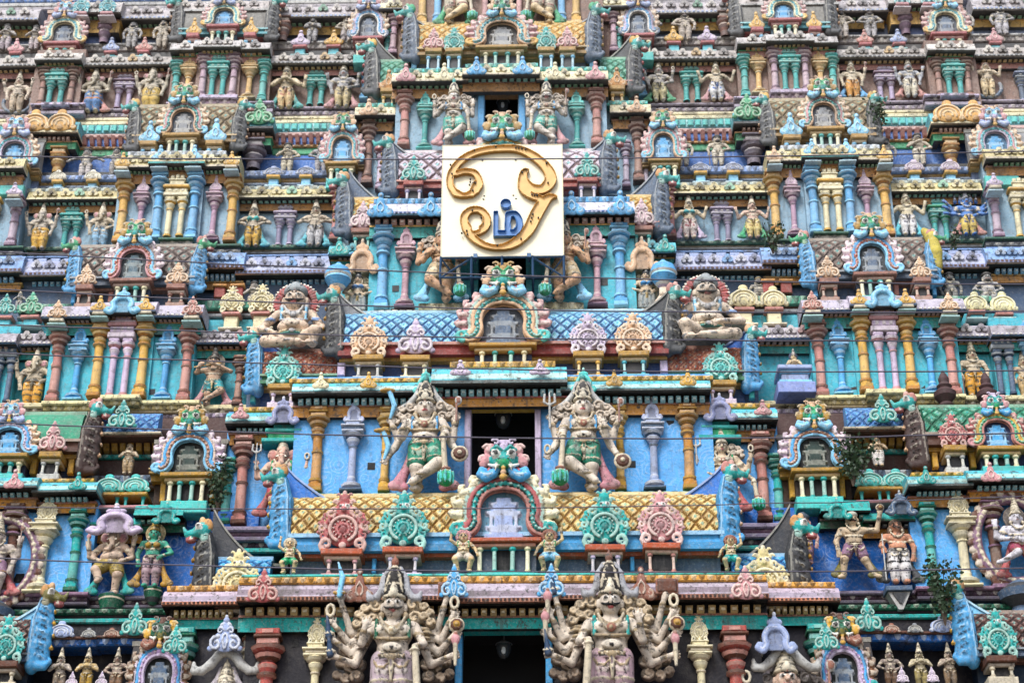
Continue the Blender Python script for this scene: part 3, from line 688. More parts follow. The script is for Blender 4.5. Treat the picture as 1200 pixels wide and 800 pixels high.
def figure_parts(sp):
    """prims per part of a carved stone figure, about 1 tall, feet at z = 0, front at -y"""
    g = sp.get; sk, gm, g2 = g('skin', 'stone'), g('cloth', 'stone'), g('cloth2', 'gold'); dk = g('dark', 'soot'); big = g('big', False); pose = g('pose', 'stand'); head = g('head', 'man'); jw = g('jewel', 'sand')
    B, G, K, J, I = [], [], [], [], []           # body, garment, headdress, jewellery, held items
    sd = lo(sk, .62); sh = hi(sk, .25)
    hz, hy = .755, -.015                          # head centre
    dzs = 0.0
    # ---- torso
    fat = g('fat', 1.0)
    B += [ell((0, 0, .575), (.118, .072, .085), sk, .03), ell((0, -.012*fat, .485), (.092*fat, .066*fat, .075), sk, .03), ell((0, 0, .415), (.105*min(fat, 1.2), .07, .06), sk, .03),
          cap((-.115, 0, .625), (.115, 0, .625), .042, .042, sk, .03), cap((0, 0, .63), (0, -.01, .70), .042, .040, sk, .015)]
    if big:
        B += [ell((s*.055, -.062, .595), (.05, .022, .036), sh, .014) for s in (-1, 1)]+[ell((s*.06, -.083, .592), .009, sd, .002) for s in (-1, 1)]
        B += [ell((0, -.083*fat, .475), (.062, .018, .03), sh, .014), ell((0, -.10*fat, .465), .009, dk, .002)]
    else:
        B += [ell((s*.052, -.055, .59), (.045, .022, .036), sk, .012) for s in (-1, 1)]
    if g('bust'):
        B += [ell((s*.052, -.075, .575), (.045, .04, .042), g('blouse', sk), .008) for s in (-1, 1)]
    # ---- legs
    th = (.064 if big else .060)*min(fat, 1.25)
    if pose == 'stand':
        L = [[(s*.055, 0, .41), (s*.062, -.02, .22), (s*.058, 0, .045), (s*.072, -.075, .022)] for s in (-1, 1)]
    elif pose in ('cross', 'crossl'):
        q = 1 if pose == 'cross' else -1
        L = [[(-q*.05, 0, .41), (-q*.06, -.015, .22), (-q*.05, 0, .045), (-q*.075, -.07, .022)],
             [(q*.055, 0, .41), (q*.115, -.075, .235), (-q*.035, -.085, .115), (-q*.085, -.11, .06)]]
    elif pose == 'stride':
        L = [[(-.055, 0, .41), (-.13, -.05, .24), (-.15, -.01, .045), (-.20, -.05, .022)], [(.055, 0, .41), (.10, -.03, .24), (.20, .0, .06), (.25, -.05, .024)]]
    elif pose == 'squat':
        L = [[(s*.06, 0, .36), (s*.15, -.10, .27), (s*.10, -.03, .06), (s*.135, -.10, .03)] for s in (-1, 1)]
    elif pose == 'kick':
        L = [[(.05, 0, .41), (.09, -.06, .25), (.05, 0, .045), (.08, -.07, .022)], [(-.055, 0, .41), (-.05, -.10, .30), (-.20, -.12, .20), (-.28, -.12, .17)]]
    elif pose == 'raise':
        L = [[(.05, 0, .41), (.09, -.06, .25), (.06, 0, .045), (.09, -.07, .022)], [(-.055, 0, .41), (-.15, -.10, .30), (-.10, -.13, .17), (-.11, -.18, .13)]]
    elif pose == 'lotus':
        L = [[(s*.06, 0, .39), (s*.20, -.09, .355), (-s*.03, -.13, .335), (-s*.09, -.14, .335)] for s in (-1, 1)]
    elif pose == 'throne':                          # one leg folded flat, other knee raised
        q = g('side', 1)
        th *= .80; L = [[(-q*.06, 0, .375), (-q*.205, -.10, .305), (q*.0, -.16, .275), (q*.07, -.18, .265)], [(q*.06, 0, .375), (q*.19, -.14, .385), (q*.175, -.12, .27), (q*.15, -.20, .245)]]
    for l in L:
        a, k, n, t = l
        B += [cap(a, k, th, th*.78, sk, .02), cap(k, n, th*.76, th*.50, sk, .012), cap(n, t, th*.50, th*.42, sk, .01), ell((k[0], k[1]-.012, k[2]), th*.72, sk, .012)]
        if big:
            tv = V3(t)-V3(n); tv = tv/np.linalg.norm(tv)
            B += [cap(tuple(V3(t)+V3((o, 0, -.003))), tuple(V3(t)+tv*.022+V3((o*1.3, 0, -.004))), .009, .008, sk, .002) for o in (-.018, -.006, .006, .018)]
        J += [ell(tuple(V3(n)*.93+V3(k)*.07), (th*.72, th*.72, .012), jw, .003), ell(tuple(V3(n)*.86+V3(k)*.14), (th*.72, th*.72, .008), sd, .003)]
        kind = g('garment', 'short')
        if kind == 'short':
            m_ = V3(a)*.30+V3(k)*.70
            G += [cap(a, tuple(m_), th*1.16, th*1.06, gm, .012), ell(tuple(V3(a)*.28+V3(k)*.72), (th*1.14, th*1.14, .012), g2, .003)]
            if big: G += [ell(tuple(V3(a)*.6+V3(k)*.4+V3((0, -th*1.02, 0))), (th*.62, .012, th*.5), hi(gm, .4), .006)]
        elif kind == 'long':
            G += [cap(a, k, th*1.16, th*.98, gm, .012), cap(k, tuple(V3(n)*.85+V3(k)*.15), th*.96, th*.74, gm, .012)]
            for t_ in (.2, .45, .7):
                q_ = V3(k)*(1-t_)+V3(n)*t_; G.append(ell(tuple(q_), (th*(1.0-.25*t_), th*(1.0-.25*t_), .009), g2, .003))
            for t_ in (.35, .7):
                q_ = V3(a)*(1-t_)+V3(k)*t_; G.append(ell(tuple(q_), (th*1.16, th*1.16, .010), g2, .003))
    kind = g('garment', 'short')
    if kind == 'skirt':
        for i in range(7):
            x = -.09+.03*i; G.append(cap((x*.9, -.03, .40), (x*1.15, -.05, .09), .038, .034, gm if i % 2 else hi(gm, .25), .008))
        G += [cap((-.08, 0, .36), (-.09, 0, .10), .06, .06, gm, .02), cap((.08, 0, .36), (.09, 0, .10), .06, .06, gm, .02)]
    # belt and hanging sash
    G += [ell((0, -.005, .425), (.115*min(fat, 1.2), .083*min(fat, 1.2), .022), g2, .006), ell((0, -.006, .40), (.118*min(fat, 1.2), .085*min(fat, 1.2), .014), gm, .006), ell((0, -.085*min(fat, 1.2), .415), (.028, .016, .022), jw, .004)]
    if pose in ('stand', 'cross', 'crossl', 'stride'):
        G += [*chain([(0, -.082, .40), (.0, -.088, .34), (.0, -.08, .27)], [.016, .015, .008], g2, .005), cap((0, -.096, .39), (0, -.10, .32), .005, .004, lo(gm, .5), .001)]
        G += [ell((0, -.006, .452), (.108*min(fat, 1.2), .078*min(fat, 1.2), .009), g2, .002)]+[ell((s*x, -.088+.35*x*x, .425), (.009, .008, .012), jw, .001) for s in (-1, 1) for x in (.04, .075)]
        for s in (-1, 1): G += chain([(s*.105, -.05, .405), (s*.085, -.085, .355), (s*.05, -.09, .345), (s*.018, -.092, .375)], [.007, .007, .007, .006], jw, .003)+[ell((s*.07, -.098, .325), (.008, .007, .016), lo(gm, .4), .003)]
        G += [ell((0, -.006, .437), (.113*min(fat, 1.2), .081*min(fat, 1.2), .005), dk, .001), ell((0, -.006, .41), (.1195*min(fat, 1.2), .0865*min(fat, 1.2), .004), dk, .001)]
    sash = g('sash')
    if sash:                                        # cloth ends that flare beside the legs
        for s in (-1, 1):
            G += chain([(s*.11, .03, .40), (s*.15, .03, .22), (s*.20, .02, .10)], [.02, .035, .055], sash, .015)
            G += [ell((s*.23, 0, .075), (.06, .03, .045), hi(sash, .15), .01), ell((s*.17, .0, .06), (.05, .03, .04), sash, .01)]
    # ---- arms
    for (s, e, h, it) in g('arms', [(-1, (.20, .49), (.17, .62), None), (1, (.20, .49), (.19, .36), None)]):
        ey = e[2] if len(e) > 2 else -.01; hyy = h[2] if len(h) > 2 else -.06
        sx = s*.135; sy = .045 if (big and ey > .025) else 0; E = (s*e[0], ey, e[1]); Hh = (s*h[0], hyy, h[1]); r = g('armr', .037)
        sz = .625
        B += [cap((sx, sy, sz), E, r*1.06, r*.84, sk, .008), cap(E, Hh, r*.84, r*.58, sk, .010)]
        d = (Hh[0]-E[0], Hh[2]-E[2])
        hk = 'grip' if it else 'open'
        hd = d if not (it in ('club', 'staff')) else (s*.02, -1)
        if big or g('fingers'): B += hand_prims(Hh, hd, .085 if big else .075, sk, hk)
        else:
            nrm = sqrt(d[0]**2+d[1]**2) or 1; u = V3((hd[0], 0, hd[1])); u = u/np.linalg.norm(u)
            B += [cap(Hh, tuple(V3(Hh)+u*.045), .028, .026, sk, .006)]
            B += [cap(tuple(V3(Hh)+u*.035+V3((o*u[2], 0, -o*u[0]))), tuple(V3(Hh)+u*.078+V3((o*1.2*u[2], -.01, -o*1.2*u[0]))), .011, .008, sk, .001) for o in (-.022, -.007, .008, .022)]
            B += [cap(tuple(V3(Hh)+u*.01), tuple(V3(Hh)+u*.03+V3((-.036*u[2], -.01, .036*u[0]))), .011, .008, sk, .002)]
        for t in (.18, .30):
            q = V3(E)*t+V3(Hh)*(1-t); J.append(ell(tuple(q), (r*.82, r*.82, r*.5), jw if t < .2 else sd, .003))
        q = V3((sx, 0, sz))*.55+V3(E)*.45; J.append(ell(tuple(q), (r*1.25, r*1.25, r*.55), g('band', jw), .003))
        q = V3((sx, 0, sz))*.42+V3(E)*.58; J.append(ell(tuple(q), (r*1.12, r*1.12, r*.22), sd, .002))
        if it:
            hp = V3(Hh)+V3((d[0], 0, d[1]))/max(1e-6, sqrt(d[0]**2+d[1]**2))*.04
            if it in ('club', 'staff', 'spear'): hp = V3(Hh)
            I.append((it, item_prims(it, tuple(hp), big, s)))
    # ---- necklaces and straps
    J += [*chain([(s_*.07*cos(0), -.055, .665-.0) if False else (x, -.072-.012*(1-abs(x)/.075), .655-.055*(1-(x/.075)**2)) for s_ in (1,) for x in np.linspace(-.075, .075, 7)], .011, jw, .003)]
    if big:
        J += [*chain([(x, -.078-.014*(1-abs(x)/.075), .665-.10*(1-(x/.075)**2)) for x in np.linspace(-.075, .075, 9)], .0095, hi(jw, .3), .002), ell((0, -.096, .575), (.028, .014, .030), g('gem', 'terra'), .003), ell((0, -.104, .575), (.014, .012, .016), jw, .002),
              *chain([(-.11, -.05, .545), (-.06, -.082, .530), (0, -.09, .527), (.06, -.082, .530), (.11, -.05, .545)], .011, jw, .003)]
        J += [cap((s*.098, -.052, .655), (s*.10, -.062, .545), .012, .011, g('strap', 'green'), .003) for s in (-1, 1)]
    else:
        J += chain([(-.10, -.045, .54), (0, -.078, .522), (.10, -.045, .54)], .010, jw, .003)+chain([(-.10, -.047, .527), (0, -.079, .509), (.10, -.047, .527)], .006, sd, .001)
    J += chain([(x, -.073-.012*(1-abs(x)/.075), .638-.055*(1-(x/.075)**2)) for x in np.linspace(-.075, .075, 7)], .006, sd, .001)
    # ---- head
    hs = g('hs', 1.0)
    nB, nJ = len(B), len(J)
    def hp(x, y, z): return (x, hy+y, hz+z)
    if head == 'elephant':
        B += [ell(hp(0, 0, 0), (.072, .065, .07), sk, .015), ell(hp(0, -.04, .03), (.05, .04, .045), sk, .02)]
        B += chain([hp(0, -.06, -.01), hp(.0, -.085, -.07), hp(.005, -.09, -.14), hp(-.03, -.095, -.20), hp(-.065, -.10, -.205)], [.036, .032, .027, .023, .018], sk, .01)
        for i in range(4): J.append(ell(hp(0, -.10, -.03-.035*i), (.028-.002*i, .014, .006), sd, .002))
        B += both([ell((.10, hy+.01, hz-.015), (.058, .018, .075), sk, .015, -.15), cap(hp(.035, -.07, -.05), hp(.055, -.12, -.085), .012, .006, 'ivory', .003)])
        J += both([ell(hp(.034, -.064, .012), (.011, .008, .008), dk, .001), ell((.10, hy-.008, hz-.015), (.038, .012, .05), g('gem', 'pink'), .004, -.15)])
    else:
        B += [ell(hp(0, 0, 0), (.060, .060, .072), sk, .012), ell(hp(0, -.018, -.042), (.040, .04, .034), sk, .014)]
        B += both([ell(hp(.064, .005, -.005), (.014, .018, .03), sk, .006)])
        J += both([ell(hp(.068, -.01, -.055), (.018, .018, .022), jw, .004)])
        B += [cap(hp(0, -.056, .018), hp(0, -.070, -.012), .008, .013, sk, .005)]
        if big:
            J += both([ell(hp(.025, -.055, .012), (.017, .008, .0115), 'white', .001), ell(hp(.025, -.0625, .012), (.0085, .005, .009), 'black', .0005),
                       *chain([hp(.006, -.062, .028), hp(.025, -.064, .036), hp(.046, -.048, .030)], [.004, .005, .003], 'black', .001)])
            J += [ell(hp(0, -.058, -.040), (.018, .010, .007), 'rose', .002), ell(hp(0, -.064, .042), (.004, .004, .011), 'red', .001)]
            if g('moustache'): J += both(chain([hp(.003, -.068, -.026), hp(.025, -.064, -.029), hp(.046, -.05, -.020), hp(.055, -.042, -.010)], [.007, .0085, .006, .003], 'black', .001))
        else:
            J += both([ell(hp(.024, -.055, .010), (.016, .008, .010), dk, .001), *chain([hp(.008, -.060, .030), hp(.042, -.048, .030)], .005, dk, .001)])
            J += [cap(hp(-.016, -.060, -.040), hp(.016, -.060, -.040), .007, .007, 'terra', .001)]
            if g('moustache'): J += both(chain([hp(.003, -.066, -.026), hp(.03, -.062, -.028), hp(.05, -.046, -.016)], [.009, .009, .004], 'black', .001))
        if g('beard'): J += [ell(hp(0, -.045, -.062), (.036, .03, .034), 'black', .008)]
    hc_ = V3((0, hy, hz)); B[nB:] = xf(B[nB:], hs, tuple(hc_*(1-hs))); J[nJ:] = xf(J[nJ:], hs, tuple(hc_*(1-hs)))
    # ---- headdress
    cr = g('crown', 'tall'); cc = g('crownc', 'sand'); z0 = hz+.045
    top = g('top', .17)
    if cr in ('tall', 'dome'):
        K += [ell((0, hy, z0+.004), (.068, .066, .022), cc, .004), ell((0, hy-.055, z0+.02), (.022, .018, .03), hi(cc, .3), .004)]
        nb = 5
        if cr == 'dome':
            K += [cap((0, hy, z0+.03), (0, hy, z0+top*.55), .060, .050, dk, .01), ell((0, hy, z0+top*.62), (.049, .05, top*.34), dk, .02), ell((0, hy, z0+top*.97), (.026, .026, .012), cc, .004)]
            for s in (-1, 1): K += chain([(s*.050, hy-.038, z0+.03), (s*.043, hy-.042, z0+top*.4), (s*.018, hy-.036, z0+top*.85)], [.006, .006, .005], cc, .001)
            K += [ell((0, hy, z0+top*.42), (.058, .057, .007), cc, .001)]
        else:
            for i in range(nb):
                t = i/nb; r = (.060-.034*t)
                K += [ell((0, hy, z0+.025+top*t), (r, r, top/nb*.62), cc if i % 2 else hi(cc, .2), .003), ell((0, hy, z0+.025+top*(t+.5/nb)), (r*.93, r*.93, .006), lo(cc, .65), .002)]
        K += [ell((0, hy, z0+.03+top), (.022, .022, .028), g('tip', cc), .006), cap((0, hy, z0+.04+top), (0, hy, z0+.075+top), .012, .005, g('tip', cc), .004)]
        if cr == 'dome': K += [ell((0, hy-.055, z0+.055), (.015, .012, .020), hi(cc, .3), .002)]
    elif cr == 'turban':
        K += [ell((0, hy+.01, z0+.02), (.078, .07, .045), g('hair', dk), .01), ell((0, hy+.02, z0+.05), (.05, .05, .04), g('hair', dk), .02)]
    elif cr == 'hair':
        K += [ell((0, hy+.02, hz+.03), (.078, .065, .075), g('hair', dk), .01), *both([ell((.072, hy+.02, hz-.05), (.03, .04, .06), g('hair', dk), .015)])]
    elif cr == 'curly':
        for i in range(11):
            a = -.5+i*(pi+1)/10; K += [ell((.083*cos(a), hy+.005, hz+.015+.08*sin(a)), (.026, .04, .026), g('hair', 'terra'), .008)]
        K += [ell((0, hy+.02, hz+.05), (.07, .06, .05), g('hair', 'terra'), .01)]
    elif cr == 'helmet':
        K += [ell((0, hy+.008, z0+.015), (.068, .066, .05), cc, .008), ell((0, hy, z0+.06), (.03, .03, .02), cc, .01)]
    if g('locks'):                                  # curled hair spread on both sides of the face
        for s in (-1, 1):
            for (x, z, r) in ((.105, .015, .048), (.115, -.06, .044), (.165, .0, .030), (.165, -.055, .030), (.205, -.09, .030), (.20, -.035, .026)):
                K += [ell((s*x, hy+.035, hz+z), (r, .028, r*1.1), lo(g('locks'), .55), .006), *spiral(s*x, hz+z, r*.85, 1.2, 0, .0095, g('locks'), hy+.005, s, 8, .002)]
    if g('scarf2'):
        for s in (-1, 1): K += chain([(s*.03, hy+.02, z0+.19), (s*.062, hy+.015, z0+.13), (s*.075, hy+.01, z0+.05), (s*.10, hy+.01, z0+.01), (s*.135, hy, z0+.005), (s*.150, hy, z0+.04)], [.014, .018, .020, .022, .022, .010], g('scarf2'), .006)
    if g('scarf'):                                  # pale band from the crown down to both shoulders, with upturned ends
        for s in (-1, 1): K += chain([(s*.035, hy+.03, z0+.15), (s*.062, hy+.03, z0+.07), (s*.12, hy+.03, z0-.005), (s*.20, hy+.02, z0-.05)], [.020, .022, .022, .016], g('scarf'), .008)
    if g('surround'):                               # carved scrolls that fill the gaps between the arms
        for s in (-1, 1):
            for (x, z, r) in ((.19, .70, .042), (.235, .655, .038), (.285, .60, .036), (.20, .60, .042), (.27, .53, .036), (.22, .52, .040), (.29, .46, .032), (.24, .44, .036), (.19, .45, .038), (.20, .38, .036), (.26, .37, .030), (.31, .39, .026)):
                K += [ell((s*x, .075, z), (r*1.15, .03, r*1.15), lo(g('surround'), .6), .008), *spiral(s*x, z, r*.9, 1.25, x*20, .010, g('surround'), .045, s, 8, .002)]
    if g('halo') == 'fan':
        for i in range(27):
            a = -.5+i*(pi+1.0)/26; K += [cap((.092*cos(a), .03, hz+.005+.098*sin(a)), (.122*cos(a), .03, hz+.005+.128*sin(a)), .0085, .010, 'red' if i % 2 else 'rose', .001), ell((.131*cos(a), .03, hz+.005+.137*sin(a)), .0085, 'ivory', .001)]
        K += [ell((0, .055, hz+.005), (.115, .02, .122), 'pink', .003)]
    elif g('halo') == 'disc': K += [ell((0, .05, hz+.03), (.13, .02, .15), g('haloc', 'salmon'), .004), ell((0, .035, hz+.03), (.105, .02, .125), lo(g('haloc', 'salmon'), .4), .004)]
    elif g('halo') == 'hood':
        for i in range(7):
            a = .15+i*(pi-.3)/6; K += [cap((.06*cos(a), .05, hz+.05), (.13*cos(a), .03, hz+.05+.14*sin(a)), .03, .035, g('haloc', 'slate'), .008), ell((.14*cos(a), .0, hz+.06+.15*sin(a)), (.022, .02, .024), hi(g('haloc', 'slate'), .4), .006)]
    elif g('halo') == 'coil':
        K += [cap((.24*cos(a), .03, .26+.24*sin(a)), (.24*cos(a+.35), .03, .26+.24*sin(a+.35)), .035, .035, 'grey' if int(a*10) % 2 else 'slate', .01) for a in np.arange(pi-.3, 2*pi+.2, .35)]
    if g('heads'):                                  # further faces on both sides
        for s in (-1, 1):
            for i in (1, 2):
                x = s*.085*i; q = .82-.12*i
                B += [ell((x, hy+.02, hz+.0), (.05*q, .05, .062*q), sk, .006)]
                J += [ell((x-s*.012, hy-.03, hz+.01), (.012, .01, .009), dk, .001), ell((x+s*.014, hy-.026, hz+.01), (.011, .01, .009), dk, .001)]
                K += [ell((x, hy+.02, hz+.075*q), (.05*q, .05, .03), cc, .004), ell((x, hy+.02, hz+.11), (.03*q, .03, .04), lo(cc, .3), .006), ell((x, hy+.02, hz+.15), (.016, .016, .025), cc, .006)]
    K[:] = xf(K, hs, tuple(hc_*(1-hs)))
    for ex in g('extra', []): (K if ex[0] == 'K' else I if ex[0] == 'I' else B).append(ex[1])
    return dict(body=B, garment=G, headdress=K, jewellery=J, held=I)
def figure_meshes(sp, res):
    key = ('fig', repr(sorted(sp.items(), key=lambda t: t[0])), res)
    def f():
        P = figure_parts(sp)
        # jewellery sits on the body surface: sculpted together with the body so that each body stays one skin
        out = {'body': sculpt('body', P['body']+P['jewellery'], 1/res, PAINT_STATUE)}
        for k in ('garment', 'headdress'):
            if P[k]: out[k] = sculpt(k, P[k], 1/res, PAINT_STATUE)
        for i, (it, pr) in enumerate(P['held']): out[(it, i)] = sculpt(it, pr, 1/max(res, 80))
        return out
    return cached(key, f)
def statue(name, sp, px, pb, pt, Y, label, group=None, res=70, mirror=False, width=1.0, hfrac=1.0):
    """stands a figure with its feet at pixel row pb and the top of its headdress at row pt, at depth Y"""
    z = Zp(pb, Y); H = (Zp(pt, Y)-z)
    X = Xp(px, (pb+pt)/2, Y)
    o = empty(name, (X, Y, z), (H*width*(-1 if mirror else 1), H*width, H))
    tag(o, label, 'statue', group)
    for k, me in figure_meshes(sp, res).items(): obj(k if isinstance(k, str) else k[0], me, o)
    return o
# ------------------------------------------------------------------ the tower: root, helpers
TOWER = empty('temple_tower', (0, 0, 0)); tag(TOWER, 'tall temple gateway tower covered in painted tiers of columns, cornices and sculpture', 'temple tower')
M_KEYS = {'green': ('green', 'gold', 'peach', 'teal', 'lblue'), 'teal': ('teal', 'gold', 'lblue', 'green', 'blue'), 'brown': ('dgreen', 'yellow', 'brown', 'olive', 'terra'),
          'tealpink': ('teal', 'pink', 'lilac', 'green', 'blue'), 'tealblue': ('green', 'peach', 'gold', 'teal', 'lblue'), 'lilac': ('lblue', 'pink', 'peach', 'lilac', 'lav')}
def af(parent, px, top, bot, Y, kind, col, wf=.95, name='antefix', dx=None):
    z = Zp(bot, Y); H = Zp(top, Y)-z; W = H*wf
    return obj(name, antefix_mesh(kind, col), parent, (Xp(px, (top+bot)/2, Y), Y, z), (W, W*.8, H))
def pil(px, top, bot, Y, w, c, c2, parent=None):
    z = Zp(bot, Y); h = Zp(top, Y)-z
    return obj('pilaster', pil_mesh(h, w*mpp(bot, Y)/2, c, c2), parent or TOWER, (Xp(px, (top+bot)/2, Y), Y, z))
def nic(px, top, bot, Y, w, c, c2, kind='horseshoe', tc=None):
    z = Zp(bot, Y); h = Zp(top, Y)-z
    return put_niche(TOWER, Xp(px, (top+bot)/2, Y), Y, z, h, w*mpp(bot, Y)/2, c, c2, kind, tc)
def twin(px, top, bot, Y, w, c, c2):
    z = Zp(bot, Y); h = Zp(top, Y)-z
    return obj('twin_column_niche', twin_mesh(h, w*mpp(bot, Y), c, c2), TOWER, (Xp(px, (top+bot)/2, Y), Y, z))
def root_at(name, label, cat, px, py, Y, group=None):
    o = empty(name, (Xp(px, py, Y), Y, Zp(py, Y))); return tag(o, label, cat, group)
def rel(o, x, y, z): return (x-o.location.x, y-o.location.y, z-o.location.z)
def sala(label, a, b, ridge, eave, eb, base, Y, roofc, lat, eavec, neckc, trim, R=.55, group=None, antes=(), gables=(), arch=None, posts=(), panels=None, tile=.34, finl=.9, finh=.85):
    """miniature shrine with a barrel roof: Y is the depth of its neck wall"""
    px = (a+b)/2; o = root_at('barrel_roof_shrine', label, 'shrine', px, base, Y, group)
    ox, oy, oz = o.location
    yf = Y-.30; X0, X1 = Xp(a, eave, yf), Xp(b, eave, yf); z0 = Zp(eave, yf); H = max(.25, Zp(ridge, yf+R)-z0)
    obj('barrel_roof', roof_mesh(X1-X0, R, H, roofc, lat, tile), o, (X0-ox, yf-oy, z0-oz))
    m = MB(); m.box(X0-.02-ox, X1+.02-ox, R-.12+yf-oy, R+.14+yf-oy, H-.06+z0-oz, H+.05+z0-oz, hi(roofc, .3)); m.build('ridge', o)
    ze = Zp(eb, yf+.05); zb = Zp(base, Y); m = MB(); d = z0-ze
    for i, (t0, t1, ou, c) in enumerate(((0, .22, .07, hi(eavec, .3)), (.22, .62, .0, eavec), (.62, 1, .05, lo(eavec, .25)))):
        m.box(X0-ou*.5-ox, X1+ou*.5-ox, yf-ou-oy, yf+R+.1-oy, z0-d*t1-oz, z0-d*t0-oz-.002, c)
    m.build('eave', o)
    m = MB(); m.box(X0+.06-ox, X1-.06-ox, Y-oy, Y+.5-oy, zb-.35-oz, ze-oz, lo(neckc, .35)); hN = ze-zb
    m.box(X0+.0-ox, X1-.0-ox, Y-.20-oy, Y+.3-oy, ze-hN*.22-oz, ze-.003-oz, trim); m.build('neck', o)
    for (p, w, c) in posts:
        m = MB(); x = Xp(p, base, Y)-ox; ww = w*mpp(base, Y)/2
        m.bbox(x-ww, x+ww, Y-.16-oy, Y-oy, zb-.02-oz, ze-hN*.2-oz, c); m.build('post', o)
    for t in antes:
        (p, top, bot, kind, c) = t[:5]; wf = t[5] if len(t) > 5 else .95; pc = t[6] if len(t) > 6 else None
        ya = yf-.22; z = Zp(bot, ya); Hh = Zp(top, ya)-z; W = Hh*wf; x = Xp(p, bot, ya)
        q = obj('antefix', antefix_mesh(kind, c), o, rel(o, x, ya, z), (W, W*.8, Hh))
        m = MB(); w2 = W*.36; y1 = ya+.14
        m.bbox(x-ox-w2*1.0, x-ox+w2*1.0, ya-.12-oy, Y+.05-oy, z-.14-oz, z-.002-oz, trim); m.bbox(x-ox-w2*.86, x-ox+w2*.86, ya-.04-oy, Y+.03-oy, z-.22-oz, z-.142-oz, hi(trim))
        zt = z-.222-oz; zbb = Zp(base-1, ya)-oz
        if zt-zbb > .12:
            for s in (-1, 1): m.lathe([(.055, zbb, pc or c), (.055, zbb+.05, pc or c), (.036, zbb+.06, hi(pc or c)), (.034, zt-.08, pc or c), (.06, zt-.05, pc or c), (.06, zt, pc or c)], x-ox+s*w2*.62, ya+.02-oy, 8)
            m.box(x-ox-w2*.5, x-ox+w2*.5, ya+.06-oy, Y-.01-oy, zbb, zt, 'black'); m.bbox(x-ox-w2*.98, x-ox+w2*.98, ya-.06-oy, Y-oy, zbb-.30, zbb, hi(pc or c, .2))
        m.build('antefix_stand', o)
    for (p, top, bot, sgn, pal, fin) in gables:
        z = Zp(bot, yf); h = Zp(top, yf)-z
        put_gable(o, Xp(p, bot, yf)-ox, yf+.10-oy, z-oz, h, sgn, pal, fin, finl, finh)
    if arch:
        p, top, bot, w, pal, mask = arch[:6]; kw = arch[6] if len(arch) > 6 else {}
        ya = yf-.14; z = Zp(bot, ya); W = w*mpp(bot, ya); tot = (Zp(top, ya)-z)/W; asp = .86*tot; kw = dict(kw, mscale=min(.58, .43*tot), mz=.63)
        put_arch(o, rel(o, Xp(p, bot, ya), ya, z), W, pal, mask, asp=asp, **kw)
        x = Xp(p, bot, ya)-ox; m = MB(); zt = z-oz; w2 = W*.34; zc = Zp(base-1, ya)-oz; hN = zt-zc
        m.bbox(x-w2*1.12, x+w2*1.12, ya-.16-oy, Y+.06-oy, zt-.10, zt, trim); m.bbox(x-w2*.95, x+w2*.95, ya-.08-oy, Y+.05-oy, zt-.19, zt-.102, hi(trim, .25))
        if hN > .3:
            for i, c in ((-1, 'cream'), (-.38, 'teal'), (.38, 'teal'), (1, 'cream')):
                m.lathe([(.065, zc, c), (.065, zc+.06, c), (.05, zc+.07, hi(c)), (.047, zt-.28, c), (.08, zt-.24, c), (.075, zt-.19, c)], x+i*w2*.7, ya-oy, 8)
            m.box(x-w2*.24, x+w2*.24, ya+.10-oy, Y-.005-oy, zc, zt-.2, 'black'); m.box(x-w2*.95, x+w2*.95, ya+.12-oy, Y-.006-oy, zc, zt-.2, lo(neckc, .6))
            m.bbox(x-w2*1.0, x+w2*1.0, ya-.12-oy, Y-.0-oy, zc-.30, zc-.002, 'lteal')
        m.build('arch_stand', o)
    return o
def panel_row(px0, px1, top, bot, Y, n, c, name='panel_row'):
    m = MB(); X0, X1 = Xp(px0, bot, Y), Xp(px1, bot, Y); w = (X1-X0)/n
    for i in range(n): m.bbox(X0+w*(i+.14), X0+w*(i+.86), Y-.05, Y+.02, Zp(bot, Y), Zp(top, Y), c)
    return m.build(name, TOWER)
YC = {0: -1.3, 1: 0.0, 2: 1.15, 3: 2.1, 4: 2.95}
mir = lambda p: 1176-p

# ------------------------------------------------------------------ bottom tier of the middle: many-armed guardians and the lowest doorway
Y = YC[0]
for s, (a, b) in ((-1, (285, 541)), (1, (644, 896))):
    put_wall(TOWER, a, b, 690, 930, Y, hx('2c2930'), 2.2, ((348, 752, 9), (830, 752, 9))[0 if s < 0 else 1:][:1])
put_wall(TOWER, 541, 644, 690, 738, Y-.12, 'teal', .35); put_wall(TOWER, 538, 647, 690, 736, Y+.235, 'black', 1.4, name='doorway'); put_wall(TOWER, 536, 650, 735, 930, Y+1.3, 'black', .5, name='doorway')
for p, c in ((538.5, 'blue'), (646.5, 'blue')):
    m = MB(); x = Xp(p, 860, Y); m.bbox(x-.07, x+.07, Y-.10, Y+.4, Zp(930, Y), Zp(738, Y), c); m.build('door_frame', TOWER)
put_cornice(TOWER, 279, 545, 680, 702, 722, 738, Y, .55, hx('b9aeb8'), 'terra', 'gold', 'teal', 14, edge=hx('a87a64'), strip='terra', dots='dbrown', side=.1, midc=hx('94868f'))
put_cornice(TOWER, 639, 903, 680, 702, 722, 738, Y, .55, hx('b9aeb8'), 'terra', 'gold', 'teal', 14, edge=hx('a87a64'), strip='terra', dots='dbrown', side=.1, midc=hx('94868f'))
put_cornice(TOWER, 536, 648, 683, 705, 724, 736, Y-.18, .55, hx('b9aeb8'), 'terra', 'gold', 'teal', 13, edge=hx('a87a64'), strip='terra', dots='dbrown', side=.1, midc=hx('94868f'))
put_bands(TOWER, 286, 896, Y-.30, [(671, 674, .10, 'lteal'), (674, 682, .18, hx('d9a85f')), (682, 690, .12, hx('c7935a'))], back=.8)
for p in (312, 866): pil(p, 738, 905, Y-.12, 22, 'b5645c', 'brown')
